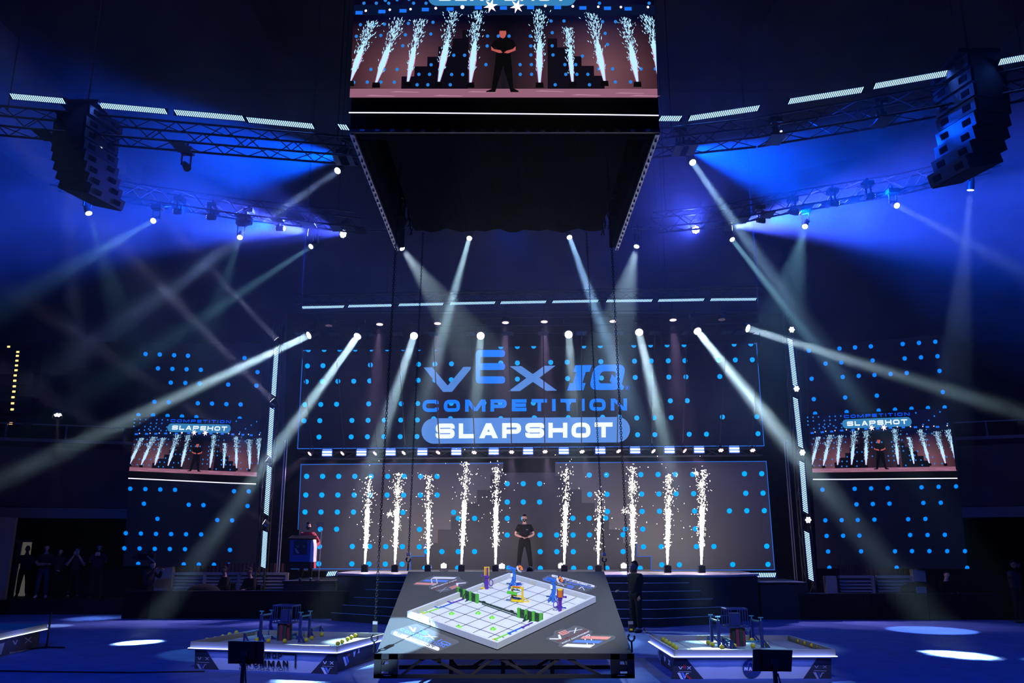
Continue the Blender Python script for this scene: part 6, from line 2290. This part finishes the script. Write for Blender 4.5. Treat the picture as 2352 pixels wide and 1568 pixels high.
def chair(lab, x, y, z, rz):
    t = thing('folding_chair', lab, 'chair', (x, y, z), rz)
    MB().box((0, .1, .42), (.44, .42, .04)).build('seat', 'black_paint', t)
    MB().box((0, .32, .72), (.44, .03, .3)).build('backrest', 'black_paint', t)
    for sx in (-1, 1):
        MB().bar((sx * .2, -.08, 0), (sx * .2, -.06, .42), .03).build('leg', 'black', t)
        MB().bar((sx * .2, .36, 0), (sx * .2, .32, .85), .03).build('leg', 'black', t)


for px, hy, lab, cl, kw in ((516, 1303, 'seated dark spectator behind the barricade, nearer the pale pier of the podium side', 'black chair under the seated spectator nearer the pale pier', dict(rz=R(-50))),
                            (574, 1306, 'seated dark spectator in a cap behind the barricade, nearer the lit column', 'black chair under the capped seated spectator', dict(rz=R(-35), cap=True))):
    c = at_y(px, hy, 27.6)
    z = c.z - 1.36
    tag(MB().box((c.x, 27.65, z / 2), (1.2, 1.3, z)).build('seat_riser', 'black_paint'), 'low black seat riser under the ' + lab.split(' behind')[0].replace('seated dark ', ''), 'riser')
    person(lab, (c.x, 27.6, z), kw['rz'], SIT, 1.8, top='black_cloth', skin_m='skin_dark', cap=kw.get('cap', False), sleeves='long')
    chair(cl, c.x, 27.6, z, kw['rz'])
c = at_y(2172, 1318, 27.6)
person('dark suited man standing behind the barricade opposite the podium', (c.x, 27.6, c.z - 1.68), R(25), dict(wrl=(-.12, -.3, 1.1), wrr=(.12, -.3, 1.1)), 1.78, top='black_cloth', sleeves='long')
tag(MB().box((c.x, 27.6, (c.z - 1.68) / 2), (1.0, .9, max(.05, c.z - 1.68))).build('seat_riser', 'black_paint'), 'low black riser under the dark suited man', 'riser')
c = at_y(2330, 1330, 25.2)
person('dark figure with a raised arm near the border opposite the podium', (c.x, 25.2, 0), R(30), dict(ell=(-.3, -.2, 1.3), wrl=(-.25, -.3, 1.58)), 1.75, top='grey_shirt', skin_m='skin_dark')
# draped lump and hand truck by the louvres opposite the podium
c = at_y(2112, 1350, 27.3)
t = thing('covered_equipment', 'round-topped dark covered equipment behind the barricade opposite the podium', 'equipment', (c.x, 27.3, 0))
MB().sphere((0, 0, .75), .5, 16, 10, (1.25, .8, .62)).build('cover', 'black_cloth', t, smooth=True)
MB().box((0, 0, .35), (1.0, .6, .7)).build('crate', 'black_paint', t)
MB().box((-.15, -.42, .82), (.3, .05, .2)).build('silver_gear', 'alu', t, label='silver gear under the cover')
c = at_y(468, 1352, 27.2)
t = thing('covered_equipment', 'round-topped dark covered equipment before the podium side louvres', 'equipment', (c.x, 27.2, 0))
MB().sphere((0, 0, .7), .5, 16, 10, (1.1, .8, .6)).build('cover', 'black_cloth', t, smooth=True)
MB().box((0, 0, .33), (.9, .6, .66)).build('crate', 'black_paint', t)

# ================================================================== rigging
HANG = []


def nearest_hang(p):
    best = None
    for a, b_ in HANG:
        d = b_ - a
        u = max(0, min(1, (p - a).dot(d) / d.length_squared))
        q = a + d * u
        if best is None or (q - p).length < (best - p).length:
            best = q
    return best


def truss(label, pts, size=.36, name='lighting_truss', bay=.5):
    pts = [Vector(p) for p in pts]
    t = thing(name, label, 'truss', sum(pts, Vector()) / len(pts))
    h = size / 2
    for a, b_ in zip(pts[:-1], pts[1:]):
        HANG.append((a - Vector((0, 0, h)), b_ - Vector((0, 0, h))))
    if name == 'lighting_truss':
        for a in (pts[0].lerp(pts[1], .2), pts[-1].lerp(pts[-2], .2)):
            MB().bar(a + Vector((0, 0, h)), (a.x, a.y, 25.97), .02).build('hoist_cable', 'truss', t, True)
    ch = [MB(), MB(), MB(), MB()]
    lat = MB()
    for a, b_ in zip(pts[:-1], pts[1:]):
        d = (b_ - a)
        L = d.length
        d.normalize()
        u = Vector((0, 0, 1)) if abs(d.z) < .9 else Vector((0, 1, 0))
        sd = d.cross(u).normalized()
        u = sd.cross(d).normalized()
        cs = [sd * h * x + u * h * y for x, y in ((-1, -1), (1, -1), (1, 1), (-1, 1))]
        for k in range(4):
            ch[k].cone(a + cs[k], b_ + cs[k], .028, .028, 6)
        n = max(1, int(L / bay))
        for i in range(n):
            p, q = a + d * L * i / n, a + d * L * (i + 1) / n
            for k in range(4):
                c0_, c1_ = cs[k], cs[(k + 1) % 4]
                if i % 2:
                    c0_, c1_ = c1_, c0_
                lat.cone(p + c0_, q + c1_, .014, .014, 4, caps=False)
    for k in range(4):
        ch[k].build('chord', 'truss', t, True)
    lat.build('lattice', 'truss', t, True, kind='stuff')
    return t


def fixture(name, label, lens, target, deg, watts, color, lens_m='lens', r=.12, L=.34, cells=0, blend=.2, group=None, hang=True, soft=.05, cat='spotlight', yoke=True):
    """moving head or par: base, yoke, head and glowing lens, lamp in front of the lens"""
    lens = Vector(lens)
    d = (Vector(target) - lens).normalized()
    up_ = Vector((0, 0, 1)) if hang else Vector((0, 0, -1))
    c = lens - d * L * .55
    t = thing(name, label, cat, c + up_ * .42, 0, group)
    hd = MB()
    hd.cone(lens - d * L * .35, lens - d * .012, r * 1.08, r * 1.12, 14).cone(lens - d * L, lens - d * L * .35, r * .75, r * 1.08, 14)
    hd.build('head', 'housing', t, True, smooth=False)
    sd = d.cross(up_)
    if sd.length < .05:
        sd = Vector((1, 0, 0))
    sd.normalize()
    hp_ = nearest_hang(c + up_ * .4) if hang else None
    if hp_ is not None and (hp_ - c).length < 7:
        MB().bar(c + up_ * (.4 if yoke else .21), hp_ + Vector((0, 0, .02)), .035).box(hp_ + Vector((0, 0, -.01)), (.34, .56, .03)).build('drop_arm', 'truss', t, True)
    if yoke:
        mb = MB()
        top = c + up_ * .30
        for s_ in (-1, 1):
            e = c + sd * s_ * (r * 1.25)
            mb.bar(e, e + up_ * .30, .05, .03, up=sd)
        mb.bar(top - sd * (r * 1.25 + .02), top + sd * (r * 1.25 + .02), .05, .04)
        mb.build('yoke', 'housing', t, True)
        MB().box(c + up_ * .39, (.3, .26, .14)).build('base', 'housing', t, True)
        MB().bar(c + up_ * .45, c + up_ * .58, .06, .06, up=(0, 1, 0)).build('clamp', 'truss', t, True)
    else:
        MB().bar(c - sd * r * 1.2, c - sd * r * 1.2 + up_ * .22, .02, .03).bar(c + sd * r * 1.2, c + sd * r * 1.2 + up_ * .22, .02, .03).bar(c - sd * r * 1.2 + up_ * .22, c + sd * r * 1.2 + up_ * .22, .03, .02).build('yoke', 'housing', t, True)
    if cells:
        mb = MB()
        mb.disc(lens, d, r * .30, 10)
        u2 = sd.cross(d).normalized()
        for k in range(cells):
            a = 2 * PI * k / cells
            mb.disc(lens + (sd * math.cos(a) + u2 * math.sin(a)) * r * .68, d, r * .30, 9)
        mb.build('lens_cells', lens_m, t, True, kind='stuff')
    else:
        MB().disc(lens, d, r, 20).build('lens', lens_m, t, True)
    if watts:
        if deg < 9:
            o = beam('lamp', lens + d * .02, Vector(target), watts / 2 * (1 - math.cos(R(deg / 2))) * BEAM_GAIN, deg * .95, color, r * .9)
        else:
            o = spot('lamp', lens + d * .04, Vector(target), watts, deg, color, blend, soft)
        child_light(o, t)
    return t


BEAM_GAIN = 1.3
COOL = (.55, .84, 1.0)
TEAL = (.28, .72, 1.0)
PINK = (.72, .5, .95)
BLUE = (.0, .062, 1.0)
BW = (.05, .085, 1.0)

# ------------------------------------------------------------------ rig over the stage
g1 = lambda px, py, Y: at_y(px, py, Y - (px - 1219) / 68 * .069)
SB = [(693, 706, 790, 704), (800, 703, 900, 701), (916, 700, 1018, 698), (1034, 697, 1137, 695), (1150, 695, 1254, 693), (1269, 693, 1374, 691), (1393, 691, 1498, 690), (1512, 690, 1617, 688), (1632, 688, 1737, 687)]
for i, (xa, ya, xb, yb) in enumerate(SB):
    batten(g1(xa, ya, 28), g1(xb, yb, 28), 'blue-white LED batten over the stage, %s of nine from the podium side' % ORD[i], .085, group='LED battens over the stage', glow=30, n=30)
truss('long dark truss carrying the batten row over the stage', [g1(680, 690, 28.3), g1(1750, 672, 28.3)], .34)
for i, (ya, yb, Y) in enumerate(((716, 713, 28.6), (735, 722, 28.4), (752, 742, 27.9), (766, 762, 27.3))):
    a, c = g1(690, ya, Y), g1(1745, yb, Y)
    t = thing('rigging_pipe', 'thin dark rigging pipe over the stage, %s from the top of four' % ORD[i], 'pipe', (a + c) / 2)
    MB().tube([a, c], .022, 6).build('pipe', 'truss', t, True)
    HANG.append((a, c))
    for e in (a, c):
        MB().bar(e, (e.x, e.y, 25.97), .015).build('hanger', 'truss', t, True)
PR = [(755, 748, 0), (872, 745, 1), (1005, 743, 1), (1161, 741, 1.1), (1250, 739, 1.2), (1408, 738, .7), (1546, 735, .9), (1658, 734, 0)]
for i, (px, py, e) in enumerate(PR):
    ln = g1(px, py, 28.2)
    tgt = ln + Vector((0, -.7, -6))
    fixture('par_can', 'LED par can with pinkish cells over the stage, %s of eight from the podium side' % ORD[i] if e else 'unlit par can over the stage, ' + ('at the podium end' if i == 0 else 'at the end opposite the podium'),
            ln, tgt, 20, 4200 * e, PINK, 'lens_pink' if e else 'lens_dim', .125, .2, 9, .9, 'par cans over the stage', cat='stage light', yoke=False, soft=.1)
MHs = [((709, 770), (60, 1075), 22.5, 4.4, 6), ((821, 772), (318, 1475), None, 4.2, 6.5), ((951, 771), (715, 1500), 't', 3.7, 3.0), ((1104, 771), (1078, 1180), 14, 3.0, 1.1),
       ((1306, 768), (1338, 1200), 14, 3.0, 1.3), ((1468, 763), (1640, 1505), 't', 3.8, 2.8), ((1602, 760), (2200, 1503), None, 5.4, 5), ((1718, 754), (2460, 985), 21, 4.4, 2.8)]
for i, (p, q, Y, deg, e) in enumerate(MHs):
    ln = g1(*p, 27)
    tgt = at_z(*q, 0) if Y is None else at_z(*q, .35) if Y == 't' else at_y(*q, Y)
    fixture('moving_head', 'moving head with white beam over the stage front, %s of eight from podium side' % ORD[i], ln, tgt, deg, 52000 * e, COOL, r=.13, L=.4, group='moving heads over the stage front', soft=.12)

# strobes and pars between the two LED walls
zr = at_y(1219, 1037, 29.6).z
for i, px in enumerate((751, 830, 897, 970, 1048, 1134, 1213, 1295, 1379, 1459, 1538, 1606, 1687)):
    py = 1040.5 - (px - 751) / 936 * 8
    c = g1(px, py, 29.5)
    t = thing('strobe_light', 'two-bar white strobe between the LED walls, %s of thirteen from the podium' % ORD[i], 'strobe', c, 0, 'strobes between the LED walls')
    MB().box((0, .07, .0), (.40, .12, .24)).build('housing', 'housing', t)
    for z in (-.055, .045):
        MB().box((0, .005, z), (.34, .01, .055)).build('lamp_bar', 'strobe', t)
    MB().box((0, .005, .13), (.34, .01, .02)).build('thin_bar', 'strobe_dim', t)
    MB().bar((-.19, .07, .12), (-.19, .07, .24), .02).bar((.19, .07, .12), (.19, .07, .24), .02).build('bracket', 'housing', t)
    l = bpy.data.lights.new('strobe_glow', 'AREA')
    l.shape = 'RECTANGLE'
    l.size, l.size_y, l.energy, l.color = .34, .2, 9, (.07, .18, 1)
    o = bpy.data.objects.new('strobe_glow', l)
    COL.objects.link(o)
    o.location = c + Vector((0, -.03, 0))
    o.rotation_euler = (R(90), 0, 0)
    child_light(o, t)
PRL = [(711, 1042, -1), (786, 1041, -1), (861, 1041, -1), (927, 1040, -.9), (1006, 1039, -.7), (1089, 1039, -.2), (1175, 1038, 0), (1252, 1037, .1), (1337, 1037, .2), (1421, 1036, .6), (1501, 1036, .9), (1573, 1035, 1.1), (1656, 1034, 0), (1729, 1034, 0)]
for i, (px, py, k) in enumerate(PRL):
    c = g1(px, py, 29.45)
    dark = px > 1600
    fixture('flower_par', 'small flower-faced pink par between the LED walls, %s of fourteen from the podium' % ORD[i], c, c + Vector((k * 2.6, -2.2, -3.0)), 26, 0 if dark else (1300 if px < 800 else 2200), PINK, 'lens_pink', .095, .16, 6, .7,
            'flower pars between the LED walls', cat='stage light', yoke=False, soft=.08)
truss('dark truss between the two LED walls carrying strobes and pars', [g1(690, 1046, 29.72), g1(1750, 1037, 29.72)], .25)

# ------------------------------------------------------------------ light columns beside the main LED walls
EC = lambda x, y: (x / 2.45, 760 + y / 2.45)
FC = lambda x, y: (1740 + x / 2.376, 740 + y / 2.376)
for side, f, segs, lamps, Yc in (('podium side', EC, [((1556, 108), (1539, 362)), ((1531, 435), (1514, 703)), ((1516, 760), (1498, 1032)), ((1493, 1127), (1481, 1330))], [(1556, 45), (1532, 388), (1505, 720), (1485, 1073)], 29.0),
                                 ('side opposite the podium', FC, [((177, 90), (206, 348)), ((206, 412), (236, 682)), ((241, 760), (263, 1038)), ((268, 1143), (293, 1407))], [(187, 40), (213, 362), (245, 710), (277, 1078)], 28.4)):
    for i, (a, c) in enumerate(segs):
        batten(at_y(*f(*a), Yc), at_y(*f(*c), Yc), 'upright LED batten in the light column %s, %s from the top' % (side.replace('side opposite the podium', 'opposite the podium').replace('podium side', 'on the podium side'), ORD[i]), .15, m='diode_col', group='upright battens in the columns', glow=120, n=26, slant=.0 if 0 else .7, gcol=(.03, .14, 1))
    vecs = [((-2.5, -.6, 2.6), .9), ((-2.6, -.8, 2.6), 1.2), ((-2.5, -.5, 1.6), .7), ((-2.2, -.8, 1.3), .8)] if 'podium side' == side else [((2, -2, .5), 0)] * 4
    for i, (p, (v_, e)) in enumerate(zip(lamps, vecs)):
        ln = at_y(*f(*p), Yc - .05)
        tg = ln + Vector(v_) * 3 if e else ln + Vector((.4, -3, -.6))
        fixture('flower_par', 'small white par on the light column %s, %s from the top' % (side.replace('side opposite the podium', 'opposite the podium').replace('podium side', 'on the podium side'), ORD[i]), ln, tg, 5, 28000 * e, (.5, .55, 1), 'lens', .11, .2, 6, .5, 'column pars', hang=False, cat='stage light', yoke=False)
    top, bot = at_y(*f(*segs[0][0]), Yc + .25), at_y(*f(*segs[-1][1]), Yc + .25)
    truss('dark upright truss of the light column on the ' + side, [(top.x, Yc + .3, 0), (top.x, Yc + .3, top.z + 1.0)], .3, 'tower_truss')
    for k, (xa, xb) in enumerate(((655, 646), (660, 651)) if side == 'podium side' else ((1801, 1822), (1806, 1827))):
        a, c = at_y(xa, 1010, 29.6), at_y(xb, 1306, 29.6)
        o = MB().tube([(a.x, 29.6, 0), (a.x, 29.6, a.z)], .022, 6).build('upright_pipe', 'alu')
        tag(o, 'thin upright pipe beside the main LED wall, ' + side + (', nearer the column' if k == 0 else ', nearer the wall'), 'pipe')

# ------------------------------------------------------------------ ring truss with battens round the hall
HR_ = 10.0
zh = CAM_H + HR_
RB = [(25, 221, 148, 232, 17.2, 17.4), (230, 242, 382, 256, 17.55, 17.8), (402, 258, 560, 272, 17.8, 18.1), (568, 275, 720, 290, 18.1, 18.4), (778, 291, 800, 293, 18.5, 18.55)]
for i, (xa, ya, xb, yb, Ya, Yb) in enumerate(RB):
    batten(at_z(xa, ya, zh), at_z(xb, yb, zh), 'blue-white LED batten on the podium side ring truss, %s from the border' % ORD[i], .12, group='LED battens on the ring truss', glow=24, n=max(4, int((xb - xa) / 4.6)), slant=-.75)
RB2 = [(1515, 272, 1564, 272), (1583, 272, 1743, 248), (1812, 233, 1982, 206), (2008, 198, 2193, 165), (2295, 143, 2375, 128)]
for i, (xa, ya, xb, yb) in enumerate(RB2):
    batten(at_z(xa, ya, zh), at_z(xb, yb, zh), 'LED batten on the ring truss opposite the podium, %s from the hanging screen' % ORD[i], .12, group='LED battens on the ring truss', glow=24, n=max(4, int((xb - xa) / 4.6)), slant=.75)
tz = lambda x, y, dz=-.45, dy=.35: at_z(x, y, zh) + Vector((0, dy, dz))
truss('ring truss with battens high on the podium side', [tz(-60, 214), tz(230, 242), tz(560, 272), tz(820, 295)], .5)
truss('ring truss with battens high opposite the podium', [tz(1500, 276), tz(1743, 248), tz(1982, 206), tz(2193, 165), tz(2420, 118)], .5)
BKL = [(130, 415), (330, 448), (560, 482), (830, 512)]
BKR = [(1500, 512), (1650, 497), (1830, 462), (2060, 425), (2280, 372)]
truss('rear lattice truss with wash lights on the podium side', [at_y(x, y, 24.6) for x, y in BKL], .5)
truss('rear lattice truss with wash lights opposite the podium', [at_y(x, y, 24.0) for x, y in BKR], .5)

# wash lights: (px, py, Y, aim, watts, spread)
WL = [(788, 358, 20, (-1, .25, .08), 12000, 46), (788, 537, 25.6, (-.5, -1, -.22), 3000, 34), (708, 533, 25.2, (-1, -.2, .12), 16000, 44), (636, 523, 24.9, (-1, .2, .18), 12000, 42), (561, 511, 24.7, (-1, .25, .15), 2200, 42),
      (477, 497, 24.4, (-1, .05, .2), 1200, 40), (401, 484, 24.2, (-1, .1, .2), 1000, 40)]
for i, (px, py, Y, v_, e, dg) in enumerate(WL):
    ln = at_y(px, py, Y)
    fixture('wash_light', ('large round wash light high beside the hanging screen, podium side' if i == 0 else 'round LED wash light on the podium side rear truss, %s from the stage centre' % ORD[i - 1]), ln, ln + Vector(v_) * 5, dg, e * 5.5, BLUE if i not in (1, 2) else BW, 'lens_blue', .14 if i in (0, 1, 2) else .10, .26, 8, .8,
            'wash lights on the rear truss', cat='stage light', soft=.12)
WR = [(1575, 339, 19, (1, .25, -.1), 16000, 46), (1598, 527, 25.4, (-.35, -1, -.25), 3500, 34), (1681, 520, 25.0, (1, -.2, .08), 26000, 44), (1756, 505, 24.5, (1, .2, .12), 20000, 42), (1832, 487, 24.0, (1, .25, .1), 2500, 42),
      (1925, 466, 23.4, (1, .05, .1), 1200, 40), (2006, 449, 22.9, (1, .1, .2), 1000, 40)]
for i, (px, py, Y, v_, e, dg) in enumerate(WR):
    ln = at_y(px, py, Y)
    fixture('wash_light', ('large round wash light high beside the hanging screen, opposite the podium' if i == 0 else 'round LED wash light on the rear truss opposite the podium, %s from the stage centre' % ORD[i - 1]), ln, ln + Vector(v_) * 5, dg, e * 5.5, BLUE if i not in (1, 2) else BW, 'lens_blue', .14 if i in (0, 1, 2) else .10, .26, 8, .8,
            'wash lights on the rear truss', cat='stage light', soft=.12)
for px, py, Y, v_, lab in ((1795, 311, 18.2, (.9, -.6, -.2), 'edge-on wash light below the ring truss opposite the podium, nearer hanging screen'), (2037, 270, 17.4, (1, -.15, 0), 'edge-on wash light below the ring truss opposite the podium, nearer the speaker hang')):
    ln = at_y(px, py, Y)
    fixture('wash_light', lab, ln, ln + Vector(v_) * 4, 50, 2500, BLUE, 'lens_blue', .13, .24, 8, .8, 'wash lights on the rear truss', cat='stage light')

# moving heads of the ring: (px, py, Y) -> (px, py, Y), spread, power, colour
RH = [((775, 392), 19.5, (300, 725), 14.5, 3.6, 1.8, (.3, .5, 1), 'beside the hanging screen on the podium side'),
      ((204, 490), 21, (300, 800), 20, 12, .08, TEAL, 'below the podium side speaker hang'),
      ((352, 507), 23.5, (30, 690), 17, 6, .35, TEAL, 'on the podium side rear truss, outer one'),
      ((551, 545), 24.5, (480, 760), 20, 8, .05, TEAL, 'on the podium side rear truss, middle one'),
      ((714, 566), 25.2, (150, 940), 19, 6, .3, TEAL, 'on the podium side rear truss, inner one'),
      ((924, 571), 25, (1030, 720), 24, 20, .2, (.6, .85, 1), 'under the podium side corner of the hanging screen'),
      ((1078, 547), 24.8, (985, 880), 21, 5.4, 1.6, (.5, .82, 1), 'behind the hanging screen, nearer the podium'),
      ((1308, 545), 24.8, (1430, 880), 21, 5.8, 1.6, (.3, .62, 1), 'behind the hanging screen, farther from the podium'),
      ((1462, 566), 25, (1425, 720), 24, 22, .24, (.5, .8, 1), 'under the corner of the hanging screen opposite the podium'),
      ((1591, 373), 19.5, (1790, 660), 16, 4.2, 1.8, (.35, .65, 1), 'beside the hanging screen opposite the podium'),
      ((1682, 550), 25.2, (2290, 1330), 18, 4.8, 1.0, (.3, .72, 1), 'on the rear truss opposite the podium, inner one'),
      ((1849, 520), 24, (1780, 800), 20, 14, .16, TEAL, 'on the rear truss opposite the podium, middle one'),
      ((2060, 472), 22.8, (2400, 650), 17, 5, .5, (.4, .7, 1), 'on the rear truss opposite the podium, outer one'),
      ((2229, 437), 20.5, (2140, 1447), None, 11, .6, (.3, .5, 1), 'below the speaker hang opposite the podium'),
      ((228, 345), 17.9, (150, 420), 13, 6, .05, TEAL, 'before the podium side speaker hang'),
      ((2186, 274), 17.0, (2352, 340), 14, 5, .12, TEAL, 'beside the speaker hang opposite the podium'),
      ((430, 386), 18.8, (450, 420), 18, 20, .0, TEAL, 'dangling below the podium side ring truss, unlit')]
for p, Y, q, Yq, dg, e, col, lab in RH:
    ln = at_y(*p, Y)
    tg = at_z(*q, 0) if Yq is None else at_y(*q, Yq)
    fixture('moving_head', 'moving head ' + lab, ln, tg, dg, 30000 * e, col, 'lens' if e else 'housing', .085, .42, group='moving heads on the ring', soft=.08)
# overhead beams that end as ovals on the carpet
for (px, py, Y), q, dg, e, lab in (((150, 345, 19), (213, 1420), 7.6, 1.0, 'behind the podium side speaker hang'),):
    ln = at_y(px, py, Y)
    fixture('moving_head', 'moving head ' + lab, ln, at_z(*q, 0), dg, 9000 * e, (.35, .55, 1), 'lens', .12, .4, group='moving heads on the ring')
# lone lamp on the balcony railing
A, B = BAL['podium']
ln = at_y(133, 953, 26.2)
fixture('balcony_spot', 'small bright white lamp on the podium side balcony railing', ln, ln + Vector((.9, -1.0, -3.2)), 9, 2500, (.8, .9, 1), 'lens', .12, .2, 6, .5, hang=False, cat='stage light', yoke=False)

# ------------------------------------------------------------------ line arrays
for side, xs, y0, y1, Y, s_ in (('podium side', [214, 206, 203, 202, 203, 206, 211, 216], 236, 443, 17.3, 1), ('side opposite the podium', [2214, 2222, 2228, 2231, 2231, 2228, 2222, 2213], 118, 384, 15.6, -1)):
    top = at_y(xs[0], y0, Y)
    t = thing('line_array', 'tall black hanging line array of speaker boxes on the ' + side, 'speaker', top)
    n = len(xs)
    W_ = .86
    yaw = R(16) * s_
    prev = None
    for k in range(n):
        ya, yb = y0 + (y1 - y0) * k / n, y0 + (y1 - y0) * (k + 1) / n
        f_ = at_y(xs[k], (ya + yb) / 2, Y)
        hgt = at_y(xs[k], ya, Y).z - at_y(xs[k], yb, Y).z
        tilt = R(-6 + k * 3.2) * s_
        RM = Matrix.Rotation(-yaw, 3, 'Z') @ Matrix.Rotation(tilt, 3, 'Y')
        c = f_ - RM @ Vector((s_ * W_ / 2, 0, 0))
        MB().box(c + Vector((0, .55, 0)), (W_, 1.1, hgt * .96), RM).build('speaker_cabinet', 'black_paint', t, True)
        fc = f_ + Vector((0, .55, 0))
        bf = MB().box(fc + RM @ Vector((s_ * .03, 0, 0)), (.06, 1.06, hgt * .84), RM).build('front_grille', 'housing', t, True)
        mb = MB()
        for yy in (-.3, .3):
            mb.box(fc + RM @ Vector((s_ * .065, yy, 0)), (.012, .2, hgt * .4), RM)
        mb.build('handle_slots', 'black_cloth', t, True, kind='stuff')
    MB().box(top + Vector((-s_ * .4, .5, .1)), (.9, .8, .1)).build('flying_frame', 'truss', t, True)
    MB().bar(top + Vector((-s_ * .4, .5, .1)), top + Vector((-s_ * .4, .5, 9)), .03).build('hoist_cable', 'chain', t, True)

# ================================================================== haze filling the hall
hz = MB().box((0, 18.2, 11.9), (52, 42.6, 23.6)).build('haze', 'black_cloth')
m = bpy.data.materials.new('theatre_haze')
m.use_nodes = True
nt = m.node_tree
nt.nodes.clear()
o = nt.nodes.new('ShaderNodeOutputMaterial')
v = nt.nodes.new('ShaderNodeVolumeScatter')
v.inputs['Anisotropy'].default_value = .15
v.inputs['Color'].default_value = (1, 1, 1, 1)
ge = nt.nodes.new('ShaderNodeNewGeometry')
n1 = nt.nodes.new('ShaderNodeTexNoise')
n1.inputs['Scale'].default_value = .42
n1.inputs['Detail'].default_value = 3
n1.inputs['Roughness'].default_value = .6
n1.inputs['Distortion'].default_value = .7
mr = nt.nodes.new('ShaderNodeMapRange')
mr.inputs['From Min'].default_value = .38
mr.inputs['From Max'].default_value = .68
mr.inputs['To Min'].default_value = .006
mr.inputs['To Max'].default_value = .036
nt.links.new(ge.outputs['Position'], n1.inputs['Vector'])
nt.links.new(n1.outputs[0], mr.inputs['Value'])
sx = nt.nodes.new('ShaderNodeSeparateXYZ')
nt.links.new(ge.outputs['Position'], sx.inputs[0])
gy = nt.nodes.new('ShaderNodeMapRange')
gy.interpolation_type = 'SMOOTHSTEP'
gy.inputs['From Min'].default_value, gy.inputs['From Max'].default_value = 10, 22
gy.inputs['To Min'].default_value, gy.inputs['To Max'].default_value = .03, 1
nt.links.new(sx.outputs[1], gy.inputs['Value'])
gz = nt.nodes.new('ShaderNodeMapRange')
gz.interpolation_type = 'SMOOTHSTEP'
gz.inputs['From Min'].default_value, gz.inputs['From Max'].default_value = 2.5, 10
gz.inputs['To Min'].default_value, gz.inputs['To Max'].default_value = .06, 1
nt.links.new(sx.outputs[2], gz.inputs['Value'])
m1_, m2_ = nt.nodes.new('ShaderNodeMath'), nt.nodes.new('ShaderNodeMath')
m1_.operation = m2_.operation = 'MULTIPLY'
nt.links.new(mr.outputs[0], m1_.inputs[0])
nt.links.new(gy.outputs[0], m1_.inputs[1])
nt.links.new(m1_.outputs[0], m2_.inputs[0])
nt.links.new(gz.outputs[0], m2_.inputs[1])
ax_ = nt.nodes.new('ShaderNodeMath')
ax_.operation = 'ABSOLUTE'
nt.links.new(sx.outputs[0], ax_.inputs[0])
gx = nt.nodes.new('ShaderNodeMapRange')
gx.interpolation_type = 'SMOOTHSTEP'
gx.inputs['From Min'].default_value, gx.inputs['From Max'].default_value = 7, 14
gx.inputs['To Min'].default_value, gx.inputs['To Max'].default_value = 1.1, .3
nt.links.new(ax_.outputs[0], gx.inputs['Value'])
m3_ = nt.nodes.new('ShaderNodeMath')
m3_.operation = 'MULTIPLY'
nt.links.new(m2_.outputs[0], m3_.inputs[0])
nt.links.new(gx.outputs[0], m3_.inputs[1])
nt.links.new(m3_.outputs[0], v.inputs['Density'])
nt.links.new(v.outputs[0], o.inputs['Volume'])
hz.data.materials.clear()
hz.data.materials.append(m)
tag(hz, 'thin theatre haze filling the whole hall and showing the beams', 'haze', kind='stuff')
